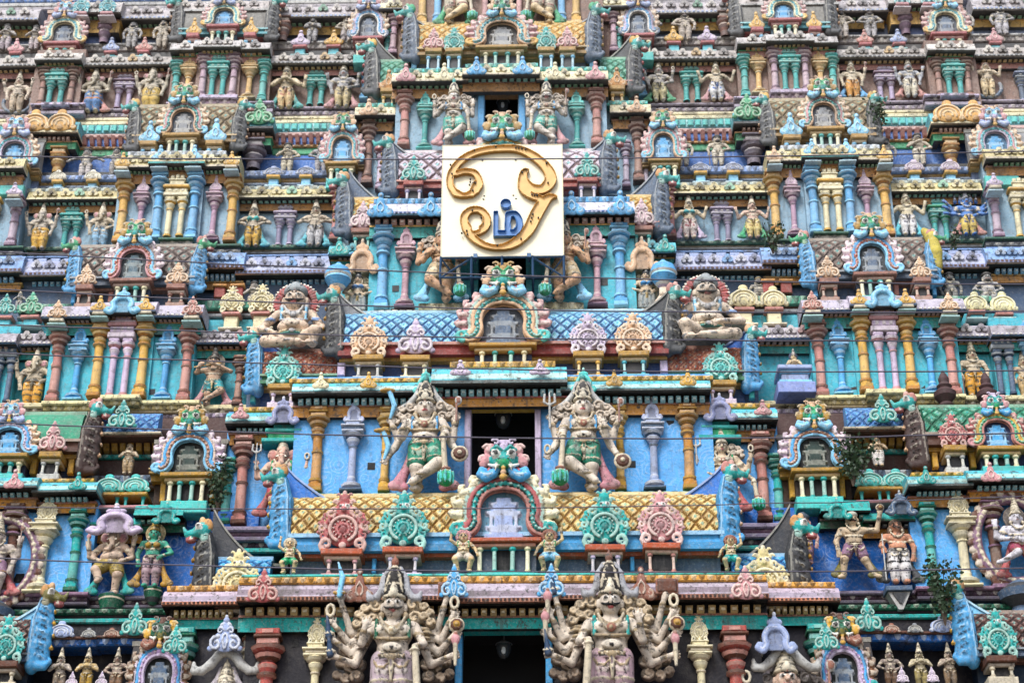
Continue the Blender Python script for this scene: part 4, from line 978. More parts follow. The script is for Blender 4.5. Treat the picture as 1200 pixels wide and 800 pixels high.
for p in (371, 823): nic(p, 722, 850, Y-.10, 12, 'cream', 'sand', 'round', 'cream')
for p in (291, 889): pil(p, 740, 905, Y+.25, 14, 'sand', 'terra')
for p, k in ((424, 'terra'), (754, 'terra')): af(TOWER, p, 664, 706, Y-.66, 'knob', k, .82)
for p in (535, 649): af(TOWER, p, 660, 703, Y-.86, 'scroll', 'lblue' if False else 'blue', .78)
for p in (311, 876): af(TOWER, p, 664, 707, Y-.64, 'scroll', 'rose' if p < 600 else 'pink', .92)
big0 = dict(surround='a39280', armr=.028, fat=1.05, skin='cfc3b4', big=True, cloth='c9a0a8', cloth2='sand', garment='short', crown='dome', crownc='sand', dark='2b2622', top=.19, tip='terra', locks='c9b79c', scarf2='a9a9ac', moustache=True, hs=1.10, jewel='a8977c', pose='stand')
L = dict(big0, strap='dgreen', gem='sand', cloth='b3a3a8', arms=[(-1, (.262, .61, .05), (.325, .79, .0), 'sword'), (-1, (.265, .535, .04), (.36, .64, -.01), 'noose'), (-1, (.25, .47, .04), (.355, .54, -.01), 'dagger'), (-1, (.23, .405, .03), (.335, .435, -.02), 'dagger'), (-1, (.185, .50, -.08), (.165, .575, -.13), None),
     (1, (.262, .61, .05), (.315, .79, .0), 'plaque'), (1, (.29, .555, .04), (.355, .68, -.01), 'noose'), (1, (.275, .475, .04), (.36, .56, -.01), 'disc'), (1, (.235, .40, .03), (.345, .435, -.02), 'torch'), (1, (.19, .50, -.06), (.145, .465, -.13), 'club')])
R_ = dict(big0, strap='teal', gem='terra', cloth='b59ca2', arms=[(1, (.275, .61, .05), (.325, .785, .0), 'plaque'), (1, (.285, .54, .04), (.36, .67, -.01), 'noose'), (1, (.265, .455, .04), (.365, .55, -.01), 'disc'), (1, (.235, .39, .03), (.34, .42, -.02), 'torch'), (1, (.185, .50, -.08), (.165, .60, -.14), None),
     (-1, (.275, .60, .05), (.325, .785, .0), 'dagger'), (-1, (.29, .55, .04), (.355, .67, -.01), 'torch'), (-1, (.275, .47, .04), (.36, .55, -.01), 'torch'), (-1, (.235, .395, .03), (.335, .425, -.02), 'dagger'), (-1, (.19, .50, -.06), (.135, .49, -.13), 'club')])
statue('guardian_statue', L, 463, 852, 667, Y-.80, 'large ten-armed stone guardian with black moustache on the left of the lowest doorway', 'door guardian statues', 150)
statue('guardian_statue', R_, 719, 852, 663, Y-.80, 'large ten-armed stone guardian with raised open palm on the right of the lowest doorway', 'door guardian statues', 150)
m = MB()
m.bbox(Xp(385, 860, Y), Xp(545, 860, Y), Y-1.3, Y+.1, Zp(880, Y-.5), Zp(853, Y-.80), 'mauve'); m.bbox(Xp(640, 860, Y), Xp(800, 860, Y), Y-1.3, Y+.1, Zp(880, Y-.5), Zp(853, Y-.80), 'mauve')
m.build('ledge', TOWER)

# yellow-roofed shrine over the lowest doorway
ARC0 = ('salmon', 'teal', 'rose', 'cream', 'teal', 'lav', 'lblue')
sala('wide shrine with yellow diamond-tiled barrel roof directly above the lowest doorway', 338, 848, 582, 624, 646, 672, -.70, 'e0c68c', hx('96702f'), 'blue', hx('7d8ea6'), hx('b7674a'), R=.5,
     antes=[(403, 575, 643, 'round', 'rose', .92, 'pink'), (474, 575, 641, 'round', 'teal', .92, 'lilac'), (711, 575, 640, 'round', 'teal', .92, 'lilac'), (777, 577, 638, 'round', 'pink', .92, 'salmon')],
     gables=[(334, 548, 632, -1, ('blue', 'yellow', 'teal', 'orange'), hx('5489cc')), (851, 548, 632, 1, ('blue', 'peach', 'teal', 'salmon'), hx('5489cc'))],
     arch=(592, 512, 632, 118, ARC0, M_KEYS['tealpink'], dict(n=92, mz=.74, mscale=.44)), posts=[(440, 5, 'blue'), (742, 5, 'blue')], tile=.30, finl=1.15, finh=1.0)
atl = dict(skin='stone', big=True, crown='curly', hair='terra', garment='short', cloth='lblue', cloth2='sand', pose='squat', hs=1.45, fat=1.2, top=.05)
for p, mx, lab, clo, hc in ((341, False, 'small squat atlas figure in green shorts under the left end of the yellow roof', 'green', 'sand'), (545, False, 'small curly-haired atlas figure left of the arch of the yellow-roofed shrine', 'stone', 'pink'),
                        (646, True, 'small atlas figure in blue shorts right of the arch of the yellow-roofed shrine', 'lblue', 'terra'), (858, True, 'small brown-haired atlas figure under the right end of the yellow roof', 'teal', 'terra')):
    sp = dict(atl, cloth=clo, hair=hc, skin='d8bd95' if p < 600 else 'c9b48d', arms=[(-1, (.24, .70), (.22, .90, -.02), None), (1, (.22, .52), (.26, .40), None)])
    statue('atlas_statue', sp, p, 672, 616 if 500 < p < 700 else 625, -1.25, lab, 'atlas figures under the roof', 80, mx, 1.05)

# ------------------------------------------------------------------ second tier of the middle: blue walls, green-kilted guardians
Y = YC[1]
for (a, b, h) in ((344, 550, ((436, 545, 9), (404, 498, 6))), (630, 836, ((741, 545, 9), (786, 498, 9)))):
    put_wall(TOWER, a, b, 440, 600, Y, 'wallblue', 1.6, h)
put_wall(TOWER, 545, 636, 430, 476, Y-.12, 'yellow', .35); put_wall(TOWER, 543, 638, 428, 474, Y+.235, 'black', 1.4, name='doorway'); put_wall(TOWER, 545, 636, 470, 600, Y+1.1, 'black', .4, name='doorway')
for p in (549, 631):
    m = MB(); x = Xp(p, 530, Y); m.bbox(x-.07, x+.07, Y-.10, Y+.4, Zp(600, Y), Zp(476, Y), 'lilac'); m.build('door_frame', TOWER)
for a, b in ((342, 520), (658, 834)):
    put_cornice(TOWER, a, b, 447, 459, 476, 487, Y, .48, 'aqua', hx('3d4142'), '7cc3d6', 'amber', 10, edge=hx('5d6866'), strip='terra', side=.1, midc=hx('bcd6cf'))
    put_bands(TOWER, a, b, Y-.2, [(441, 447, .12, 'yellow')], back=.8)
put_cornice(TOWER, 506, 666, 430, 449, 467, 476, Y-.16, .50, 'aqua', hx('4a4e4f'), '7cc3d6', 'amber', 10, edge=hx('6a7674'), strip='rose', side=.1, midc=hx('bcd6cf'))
put_bands(TOWER, 530, 650, Y-.36, [(423, 431, .10, 'yellow')], back=.9)
for p in (372, 807): pil(p, 478, 576, Y-.06, 15, 'amber', 'gold')
for p in (452, 727): pil(p, 478, 576, Y-.05, 12, 'yellow', 'gold')
for p in (414, 766): nic(p, 467, 576, Y-.12, 11, hx('aab4cc'), 'slate', 'horseshoe', hx('b9bfd6'))
put_bands(TOWER, 338, 840, Y-.12, [(576, 581, .14, 'teal')], back=.5)
for p in (433, 721, 807, 377): af(TOWER, p, 434, 454, Y-.60, 'knob', 'yellow' if p != 377 else 'cream', .95)
for p in (541, 634): af(TOWER, p, 421, 440, Y-.78, 'knob', 'lilac', 1.25)
dv = dict(armr=.037, skin='d6cabb', big=True, cloth='2b8f76', cloth2='sand', garment='short', crown='dome', crownc='sand', top=.15, tip='teal', locks='stone', scarf='lgrey', strap='blue', hs=1.18, fat=1.15, sash='c48f98', jewel='b9a88c')
Ld = dict(dv, pose='cross', arms=[(-1, (.22, .50, .02), (.265, .60, -.02), 'scimitar'), (-1, (.24, .42, .02), (.30, .30, -.04), 'scimitar'), (-1, (.18, .47, -.06), (.165, .54, -.12), None), (1, (.23, .50, .02), (.25, .64, -.02), 'axe'), (1, (.22, .44, .02), (.27, .35, -.05), 'shield'), (1, (.18, .48, -.06), (.155, .47, -.12), 'club')])
Rd = dict(dv, pose='crossl', moustache=False, arms=[(1, (.24, .50, .02), (.28, .62, -.02), 'axe'), (1, (.22, .42, .02), (.29, .28, -.04), 'shield'), (1, (.18, .47, -.06), (.165, .54, -.12), None), (-1, (.22, .49, .02), (.26, .62, -.02), 'trident'), (-1, (.23, .42, .02), (.275, .33, -.05), 'noose'), (-1, (.18, .48, -.06), (.165, .47, -.12), 'club')])
statue('guardian_statue', Ld, 499, 578, 447, Y-.62, 'four-armed guardian in green shorts with curved sword beside the blue-walled doorway', 'door guardian statues', 150)
statue('guardian_statue', Rd, 685, 578, 447, Y-.62, 'guardian in green shorts with round shield on the right of the blue-walled doorway', 'door guardian statues', 150)
for p in (500, 685): af(TOWER, p, 431, 460, Y-.52, 'horseshoe', 'lteal', .8)
# blue-tiled shrine above
sala('wide shrine with pale blue diamond-tiled barrel roof above the blue-walled doorway', 398, 782, 368, 401, 417, 441, .72, 'lblue', hx('2c5f95'), hx('a2443c'), hx('44649c'), 'gold', R=.5,
     antes=[(432, 370, 416, 'round', 'peach', .95, 'lgrey'), (487, 372, 417, 'scroll', 'lilac', .95, 'cream'), (690, 368, 414, 'round', 'lilac', .95, 'yellow'), (743, 368, 414, 'round', 'peach', .95, 'aqua')],
     gables=[(396, 338, 408, -1, ('dgrey', 'gold', 'teal', 'orange'), 'grey'), (784, 338, 408, 1, ('dgrey', 'gold', 'teal', 'salmon'), 'dgrey')],
     arch=(590, 306, 404, 104, ('peach', 'teal', 'peach', 'pink', 'lteal', 'slate', hx('5a6b80')), M_KEYS['tealblue'], dict(n=86, mz=.72, mscale=.46)), posts=[(400, 9, 'lilac'), (778, 9, 'lilac'), (556, 8, 'orange'), (622, 8, 'orange')], tile=.30, finl=1.0, finh=.95)

# ------------------------------------------------------------------ third tier of the middle, half hidden by the sign
Y = YC[2]
for (a, b, h) in ((432, 560, ((463, 337, 8), (461, 363, 7))), (616, 744, ((708, 332, 9),))):
    put_wall(TOWER, a, b, 245, 385, Y, 'wallteal', 1.4, h)
put_wall(TOWER, 552, 624, 235, 285, Y-.10, 'teal', .35); put_wall(TOWER, 550, 626, 233, 283, Y+.255, 'black', 1.2, name='doorway'); put_wall(TOWER, 552, 624, 280, 385, Y+.9, 'black', .4, name='doorway')
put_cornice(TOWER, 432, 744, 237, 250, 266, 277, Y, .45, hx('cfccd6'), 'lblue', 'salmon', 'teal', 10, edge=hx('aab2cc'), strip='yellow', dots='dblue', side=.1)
put_bands(TOWER, 440, 736, Y-.2, [(231, 238, .12, 'blue')], back=.8)
for p in (448, 726): pil(p, 266, 362, Y-.06, 15, 'blue', 'lblue')
for p in (475, 699): nic(p, 264, 361, Y-.12, 10, hx('c39fa8'), 'mauve', 'horseshoe', hx('c9a9b4'))
put_bands(TOWER, 434, 742, Y-.10, [(362, 369, .14, 'ivory')], back=.5); put_bands(TOWER, 492, 682, Y-.22, [(354, 363, .10, 'cream')], back=.5)
for p, k in ((446, 'blue'), (505, 'blue'), (670, 'blue'), (727, 'blue')): af(TOWER, p, 224, 254, Y-.58, 'knob', 'blue' if False else k, .95)
dt = dict(dv, cloth='c9b48d', cloth2='sand', sash='lblue', skin='d2ab88', strap='terra', scarf=None, jewel='c2a27a')
statue('guardian_statue', dict(dt, pose='crossl', arms=[(-1, (.25, .50, .02), (.23, .66, -.02), None), (-1, (.20, .50, -.02), (.13, .56, -.10), None), (1, (.23, .50, .02), (.25, .64, -.02), 'axe'), (1, (.18, .48, -.06), (.17, .40, -.12), 'club')]), 518, 355, 258, Y-.45, 'brown guardian raising a hand, half hidden by the left edge of the sign', 'door guardian statues', 110)
statue('guardian_statue', dict(dt, pose='cross', arms=[(1, (.25, .50, .02), (.23, .66, -.02), 'axe'), (1, (.20, .50, -.02), (.13, .56, -.10), None), (-1, (.23, .50, .02), (.25, .64, -.02), 'noose'), (-1, (.18, .48, -.06), (.17, .40, -.12), 'club')]), 661, 355, 258, Y-.45, 'brown guardian with blue sash, half hidden by the right edge of the sign', 'door guardian statues', 110)
sala('shrine with white diamond-tiled barrel roof partly hidden behind the sign', 463, 706, 180, 211, 222, 238, 1.75, hx('d9ccd6'), hx('6d4a4a'), hx('b65a4a'), hx('8fa3b8'), hx('a8523f'), R=.45,
     antes=[(484, 181, 213, 'scroll', 'teal', .85, 'lilac'), (688, 179, 211, 'scroll', 'teal', .85, 'lilac')],
     gables=[(460, 160, 220, -1, ('slate', 'gold', 'teal', 'orange'), 'slate'), (708, 158, 220, 1, ('slate', 'gold', 'teal', 'orange'), 'slate')],
     arch=(588, 130, 214, 88, ('peach', 'teal', 'yellow', 'pink', 'lblue', 'slate', 'slate'), M_KEYS['green'], dict(n=60, mz=.70, mscale=.46)), posts=[(464, 7, 'yellow'), (705, 7, 'yellow')], tile=.42, finl=.95, finh=.95)

# ------------------------------------------------------------------ fourth tier of the middle
Y = YC[3]
for (a, b) in ((462, 566), (606, 710)): put_wall(TOWER, a, b, 85, 200, Y, 'wallgrey', 1.3)
put_wall(TOWER, 560, 612, 76, 108, Y-.10, 'amber', .35); put_wall(TOWER, 558, 614, 74, 106, Y+.255, 'black', 1.2, name='doorway'); put_wall(TOWER, 560, 612, 104, 200, Y+.9, 'black', .4, name='doorway')
for p in (563, 611):
    m = MB(); x = Xp(p, 140, Y); m.bbox(x-.085, x+.085, Y-.10, Y+.4, Zp(200, Y), Zp(107, Y), 'blue'); m.build('door_frame', TOWER)
for a, b in ((458, 548), (628, 712)):
    put_cornice(TOWER, a, b, 84, 95, 106, 114, Y, .44, 'cream', hx('4a4b4a'), 'green', 'amber', 8, edge='sand', strip='terra', side=.1); put_bands(TOWER, a+4, b-4, Y-.2, [(79, 84, .10, 'lteal')], back=.8)
put_cornice(TOWER, 541, 632, 79, 88, 99, 107, Y-.15, .46, 'cream', hx('5a5b5a'), 'lteal', 'amber', 9, edge='sand', strip='terra', side=.1); put_bands(TOWER, 546, 628, Y-.32, [(74, 79, .10, 'lteal')], back=.8)
for p in (473, 698): pil(p, 108, 172, Y-.06, 13, 'salmon', 'terra')
for p in (497, 675): nic(p, 107, 176, Y-.12, 8, 'teal', 'lteal', 'horseshoe', 'lteal')
for p, k in ((475, 'pink'), (520, 'cream'), (650, 'cream'), (697, 'pink')): af(TOWER, p, 73, 95, Y-.56, 'knob', k, .95)
for p in (558, 612): af(TOWER, p, 66, 88, Y-.74, 'knob', 'blue', .95)
d3 = dict(dv, cloth='4fae9e', sash='pink', skin='d6ccbf', scarf=None)
statue('guardian_statue', dict(d3, pose='cross', arms=[(-1, (.24, .50, .02), (.25, .66, -.02), 'noose'), (-1, (.20, .48, -.04), (.15, .54, -.1), None), (1, (.24, .50, .02), (.25, .66, -.02), None), (1, (.19, .48, -.06), (.19, .40, -.12), 'club')]), 531, 172, 97, Y-.56, 'pale guardian in teal shorts on the left of the upper dark doorway above the sign', 'door guardian statues', 100)
statue('guardian_statue', dict(d3, pose='crossl', moustache=True, arms=[(1, (.24, .50, .02), (.25, .66, -.02), 'axe'), (1, (.20, .48, -.04), (.15, .54, -.1), None), (-1, (.24, .50, .02), (.25, .66, -.02), 'noose'), (-1, (.19, .48, -.06), (.19, .40, -.12), 'club')]), 640, 172, 97, Y-.56, 'pale guardian in teal shorts on the right of the upper dark doorway above the sign', 'door guardian statues', 100)
sala('shrine with yellow diamond-tiled barrel roof below the topmost doorway', 486, 688, 30, 56, 66, 82, 2.62, 'e2ba62', hx('c9a66a'), 'gold', hx('7f90a8'), 'gold', R=.45,
     antes=[(507, 32, 58, 'scroll', 'pink', .85, 'lblue'), (531, 32, 58, 'round', 'teal', .85, 'lblue'), (639, 32, 58, 'round', 'teal', .85, 'lblue'), (664, 32, 58, 'scroll', 'pink', .85, 'lblue')],
     gables=[(484, 8, 64, -1, ('slate', 'gold', 'teal', 'green'), 'slate'), (690, 8, 64, 1, ('slate', 'gold', 'teal', 'green'), 'slate')],
     arch=(587, -4, 56, 80, ('peach', 'aqua', 'peach', 'pink', 'yellow', 'grey', 'dgrey'), M_KEYS['tealblue'], dict(n=70, mz=.72, mscale=.40)), posts=[(484, 6, 'lblue'), (692, 6, 'lblue'), (570, 4, 'lblue'), (604, 4, 'lblue')], tile=.28)
# ------------------------------------------------------------------ topmost tier that the frame still shows
Y = YC[4]
for (a, b) in ((470, 567), (606, 704)): put_wall(TOWER, a, b, -70, 60, Y, 'wallbrown', 1.2)
put_wall(TOWER, 560, 612, -70, 60, Y+.9, 'black', .4, name='doorway'); put_wall(TOWER, 440, 735, -110, -68, Y-.1, 'amber', 1.4)
put_cornice(TOWER, 470, 704, -90, -80, -70, -60, Y, .42, 'cream', 'grey', 'green', 'amber', 8, side=.1)
for p, c in ((494, 'yellow'), (512, 'blue'), (656, 'blue'), (673, 'yellow'), (567, 'pink'), (607, 'pink')): pil(p, -60, 32, Y-.06, 9 if c == 'pink' else 11, c, hi(c, .3))
d4 = dict(d3, cloth='sand', sash='green', cloth2='terra', skin='dcc6a0')
statue('guardian_statue', dict(d4, pose='cross', arms=[(1, (.22, .46), (.2, .36, -.1), 'club')]), 532, 31, -42, Y-.28, 'guardian with green cloth above the left half of the topmost yellow roof', 'door guardian statues', 80)
statue('guardian_statue', dict(d4, pose='crossl', arms=[(-1, (.22, .46), (.2, .36, -.1), 'club')]), 636, 31, -42, Y-.28, 'guardian with red kilt above the right half of the topmost yellow roof', 'door guardian statues', 80)
# ------------------------------------------------------------------ wings: the same tiers left and right of the middle
DY = -3.0
SIDE = -1
def q(p): return p if SIDE < 0 else 1176-p
def iv(a, b): return (a, b) if SIDE < 0 else (1176-b, 1176-a)
def cor(a, b, *r, **k): a, b = iv(a, b); return put_cornice(TOWER, a, b, *r, **k)
def ban(a, b, Y, rows, **k): a, b = iv(a, b); return put_bands(TOWER, a, b, Y, rows, **k)
def wal(a, b, *r, **k):
    a, b = iv(a, b); h = [(q(x), y, w) for x, y, w in k.pop('holes', ())]
    return put_wall(TOWER, a, b, *r, holes=h, **k)
def stands(items, Y, yb, trim, post):
    """antefixes on short posts: items = (px, top, bottom, kind, colour[, width factor])"""
    for it in items:
        p, top, bot, kind, c = it[:5]; wf = it[5] if len(it) > 5 else 1.1
        a = af(None, q(p), top, bot, Y, kind, c, wf)
        x, z = a.location.x, a.location.z; w = a.scale.x*.3; zb = Zp(yb, Y+.1)
        m = MB(); m.bbox(x-w*1.1, x+w*1.1, Y-.06, Y+.3, z-.09, z-.002, trim); m.bbox(x-w*.8, x+w*.8, Y+.02, Y+.3, min(zb, z-.12), z-.092, post); m.bbox(x-w*1.4, x+w*1.4, Y-.04, Y+.3, min(zb, z-.12)-.05, min(zb, z-.12)-.002, hi(post)); a.parent = m.build('antefix_stand', TOWER)
WING = {-1: 'left', 1: 'right'}
G1, G2, GY, GK = ('slate', 'gold', 'teal', 'orange'), ('blue', 'gold', 'teal', 'peach'), ('dgrey', 'yellow', 'teal', 'salmon'), ('dgrey', 'peach', 'teal', 'yellow')

def cornice_posts(px_list, top, bot, Y, w, c, c2):
    for p in px_list:
        m = MB(); x = Xp(q(p), bot, Y); ww = w*mpp(bot, Y)/2
        m.bbox(x-ww, x+ww, Y-.14, Y+.02, Zp(bot, Y), Zp(top, Y), c); m.bbox(x-ww*1.3, x+ww*1.3, Y-.20, Y+.02, Zp(top+2, Y), Zp(top, Y)+.03, c2); m.build('pier', TOWER)
def cap_pier(px, top, bot, Y, w, c, c2):
    """short thick pier with a bulging cushion capital, as in the low parapet storeys"""
    z0 = Zp(bot, Y); h = Zp(top, Y)-z0; r = w*mpp(bot, Y)/2
    def f():
        m = MB(); l = hi(c, .3)
        m.lathe([(.8*r, 0, c), (.8*r, .18*h, l), (.7*r, .2*h, c2), (.95*r, .30*h, c), (1.15*r, .42*h, l), (1.0*r, .50*h, c2), (1.35*r, .56*h, c), (1.5*r, .64*h, l), (1.2*r, .68*h, c)], n=10, ph=.5)
        m.bbox(-1.2*r, 1.2*r, -1.2*r, r, .68*h, .76*h, c2); m.bbox(-.95*r, .95*r, -1.0*r, r, .76*h, .92*h, l); m.bbox(-1.3*r, 1.3*r, -1.3*r, r, .92*h, h, c); return m.mesh('pier')
    return obj('pier', cached(('cp', round(h, 2), round(r, 2), c, c2), f), TOWER, (Xp(q(px), (top+bot)/2, Y), Y-.1, z0))

def wing():
    S = SIDE; L = S < 0
    # ============ backing cores so that no gap opens between tiers
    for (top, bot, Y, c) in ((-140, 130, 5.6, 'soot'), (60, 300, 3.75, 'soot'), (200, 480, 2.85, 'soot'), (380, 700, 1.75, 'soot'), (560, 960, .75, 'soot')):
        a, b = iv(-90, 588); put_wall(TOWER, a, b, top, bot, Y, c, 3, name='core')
    # ============ top row A: half-length sages between the top salas (parapet storey above wall B)
    Y = 4.15
    wal(-80, 480, 26, 70, Y, hx('6b7a98'))
    ban(-80, 470, Y-.25, [(48, 51, .16, 'lgrey'), (51, 58, .10, hx('a39a94')), (58, 60, .06, 'dbrown'), (60, 66, .02, 'rose'), (66, 69, .06, 'mauve')], back=.6)
    for (a, b) in ((-60, 40), (138, 196), (312, 424)):
        cor(a, b, 8, 21, 31, 41, Y, .55, hx('b9b2b4'), hx('8c8582'), 'green', 'yellow', 9, edge='lgrey', strip='terra', dots='lav')
    for (a, b) in ((82, 138), (196, 312), (424, 470)): cor(a, b, 1, 13, 24, 36, Y-.35, .45, hx('c0b8b4'), hx('8c8582'), 'green', 'yellow', 9, edge='lgrey', strip='terra')
    wal(90, 132, 13, 50, Y-.30, hx('5d76a8')); wal(210, 300, 13, 50, Y-.30, 'slate')
    for p, c in ((120, 'mauve'), (94, 'mauve'), (330, 'brown'), (300, 'brown')): cap_pier(p, 25, 52, Y-.32, 13, c, lo(c, .2) if c != 'brown' else 'terra')
    stands([(15, 42, 58, 'knob', 'pink'), (127, 42, 58, 'knob', 'lav'), (166, 42, 58, 'knob', 'salmon'), (350, 36, 54, 'knob', 'lilac'), (389, 36, 54, 'knob', 'yellow'), (440, 36, 54, 'knob', 'peach')], Y-.62, 67, 'rose', 'aqua')
    wal(-80, 480, -60, 12, Y+.55, hx('7d6a62'))
    ban(-80, 480, Y+.45, [(-6, 0, .10, 'dblue'), (0, 5, .16, 'lgrey'), (5, 9, .22, hx('a9a3a8'))], back=.6)
    cor(-80, 480, -80, -66, -56, -46, Y+.5, .5, 'lgrey', 'grey', 'green', 'yellow', 9)
    for p, c in ((20, 'terra'), (60, 'lilac'), (110, 'lilac'), (165, 'teal'), (230, 'terra'), (290, 'lilac'), (350, 'terra'), (410, 'teal')): pil(q(p), -46, 2, Y+.5, 9, c, hi(c, .2))
    stands([(92, -6, 12, 'round', 'aqua', 1.0), (123, -6, 12, 'round', 'aqua', 1.0)], Y-.9, 14, 'pink', 'lilac')
    # salas of the top row
    sala(f'small shrine with pale yellow and blue arch, top row, near the {WING[S]} edge', *iv(46, 92), 14, 46, 52, 66, Y-.35, 'terra', None, 'terra', 'aqua', 'rose', R=.25, group='small arched shrines on the wings',
         arch=(q(69), -2, 49, 54, ('cream', 'aqua', 'cream', 'pink', 'yellow', 'slate', 'slate'), M_KEYS['lilac'] if L else M_KEYS['tealblue'], dict(n=52, mz=.68, mscale=.42)))
    sala(f'barrel-roofed shrine with blue niche in a yellow arch, top row of the {WING[S]} wing', *iv(208, 310), 8, 34, 42, 56, Y-.55, hx('7d7a72'), None, 'aqua', 'lblue', 'rose', R=.35, group='small arched shrines on the wings',
         antes=[(q(224), 20, 40, 'knob', 'yellow', .8, 'lblue'), (q(291), 20, 40, 'knob', 'yellow', .8, 'lblue')],
         gables=[(q(207), -4, 42, -S*-1 if False else (-1 if L else 1), GK, 'slate'), (q(311), -4, 42, (1 if L else -1), GK, 'slate')],
         arch=(q(259), -12, 31, 50, ('cream', 'aqua', 'cream', 'pink', 'yellow', 'blue', 'blue'), M_KEYS['lilac'], dict(n=52, mz=.70, mscale=.42)))
    # ============ wall B (brown)
    Y = 3.6
    wal(-80, 480, 66, 140, Y, 'wallbrown')
    for a, b in ((34, 92), (196, 314)): wal(a, b, 56, 140, Y-.35, 'wallbrown')
    for a, b in ((-80, 38), (90, 198), (312, 428)):
        cor(a, b, 65, 75, 84, 89, Y, .42, hx('b3aca6'), hx('8c8680'), 'yellow', 'salmon', 7.5, edge='lgrey', strip='dbrown', dots='grey')
    cor(36, 92, 60, 68, 77, 81, Y-.35, .40, hx('cfc8c0'), hx('5a5653'), 'yellow', 'salmon', 7.5, edge='lgrey', strip='green'); cor(196, 314, 50, 58, 68, 73, Y-.35, .42, hx('c5bfbc'), hx('5a5653'), 'yellow', 'salmon', 8, edge='lgrey', strip='green')
    cor(224, 280, 47, 55, 65, 70, Y-.5, .42, hx('c5bfbc'), hx('5a5653'), 'yellow', 'pink', 8, edge='lgrey', strip='green')
    wal(226, 278, 55, 140, Y-.48, 'wallbrown')
    for p in (46, 80): pil(q(p), 78, 124, Y-.42, 9, 'terra', 'brown')
    twin(q(62), 80, 122, Y-.44, 26, 'teal', 'lteal')
    for p in (203, 306): pil(q(p), 72, 120, Y-.42, 10, 'teal', 'lteal')
    for p in (218, 290): nic(q(p), 64, 118, Y-.44, 8, hx('ddb877'), 'cream', 'knob')
    for p in (235, 271): pil(q(p), 64, 117, Y-.54, 10, hx('bba1ad'), 'mauve')
    twin(q(253), 67, 112, Y-.56, 25, 'teal', 'lteal')
    twin(q(142), 88, 126, Y-.06, 26, hx('b7a9c2'), 'mauve'); twin(q(368), 86, 124, Y-.06, 26, 'teal', 'lteal')
    twin(q(-22), 90, 128, Y-.06, 26, 'slate', 'lav')
    for a, b in ((-80, 36), (88, 200), (310, 430)):
        ban(a, b, Y-.05, [(125, 128, .16, hx('a59aa8')), (128, 131, .06, 'plum'), (131, 136, .12, hx('9a8d9c')), (136, 140, .22, 'cream')], back=.6)
        ban(a, b, Y-.20, [(140, 145, .16, 'cream'), (145, 155, .22, 'aqua'), (155, 160, .32, hx('c9aaa2')), (160, 162, .26, 'dbrown')], back=.8)
        panel_row(*iv(max(a, -60)+2, b-4), 146, 153, Y-.43, max(4, int((b-max(a, -60))/9)), 'lteal', 'frieze_panels')
    for a, b in ((34, 94), (194, 316)):
        ban(a, b, Y-.40, [(118, 121, .14, 'lilac'), (121, 127, .05, 'plum'), (127, 132, .14, hx('a59aa8'))], back=.6)
    ban(48, 76, Y-.50, [(117, 121, .14, 'lilac')], back=.5); ban(232, 274, Y-.62, [(110, 115, .14, 'lilac'), (115, 122, .06, 'mauve')], back=.5)
    # ============ parapet storey over wall C, at the foot of B
    Y = 3.15
    wal(-80, 480, 160, 215, Y, 'walldeep')
    for (a, b) in ((84, 152), (318, 400)):
        ban(a, b, Y, [(170, 173, .10, 'amber'), (173, 182, .04, 'green')], back=.3)
        m = MB(); X0, X1 = Xp(iv(a, b)[0], 166, Y), Xp(iv(a, b)[1], 166, Y); n = int((b-a)/8)
        for i in range(n):
            x = X0+(i+.5)*(X1-X0)/n; m.xprism([(Y+.02, Zp(172, Y)), (Y-.12, Zp(170, Y)), (Y-.24, Zp(163, Y)), (Y+.02, Zp(163, Y))], x-.05, x+.05, 'salmon')
        m.build('bracket_row', TOWER)
    ban(-80, 30, Y, [(170, 173, .10, 'amber'), (173, 182, .04, 'green')], back=.3)
    ban(20, 86, Y-.35, [(140, 150, .20, 'aqua'), (150, 154, .26, hx('cdb9a4'))], back=.9); cor(18, 88, 141, 153, 166, 172, Y-.30, .40, 'aqua', hx('b7a58f'), 'salmon', 'green', 8, edge='cream', strip='amber'); cor(270, 318, 138, 151, 163, 170, Y-.30, .40, 'aqua', hx('4f4a48'), 'salmon', 'green', 9, edge='dgrey', strip='amber')
    for p, c in ((66, 'gold'), (32, 'gold')): cap_pier(p, 176, 204, Y-.22, 15, c, 'amber')
    cap_pier(296, 170, 202, Y-.20, 20, hx('6f6473'), 'plum')
    ban(-80, 132, Y-.30, [(203, 209, .16, hx('8aa4cf')), (209, 215, .04, 'gold'), (215, 219, .10, 'slate')], back=.7); ban(282, 480, Y-.30, [(200, 207, .16, hx('8aa4cf')), (207, 214, .05, 'gold'), (214, 218, .10, 'slate')], back=.7)
    stands([(65, 195, 209, 'hood', 'ivory', 1.2), (106, 195, 209, 'hood', 'ivory', 1.2)] if L else [(66, 192, 208, 'hood', 'lilac', 1.2), (108, 192, 208, 'hood', 'lilac', 1.2)], Y-.62, 220, 'yellow', 'lblue')
    stands([(319, 193, 206, 'hood', 'lav', 1.5), (357, 193, 206, 'hood', 'lav', 1.5)], Y-.62, 220, 'yellow', 'lblue')
    af(TOWER, q(38), 121, 152, Y-.75, 'hood', hx('dcae5e'), .95); af(TOWER, q(69), 121, 152, Y-.75, 'hood', hx('dcae5e'), .95); af(TOWER, q(302), 116, 148, Y-.75, 'scroll', 'green', 1.0)
    c3 = 'teal' if L else 'lblue'
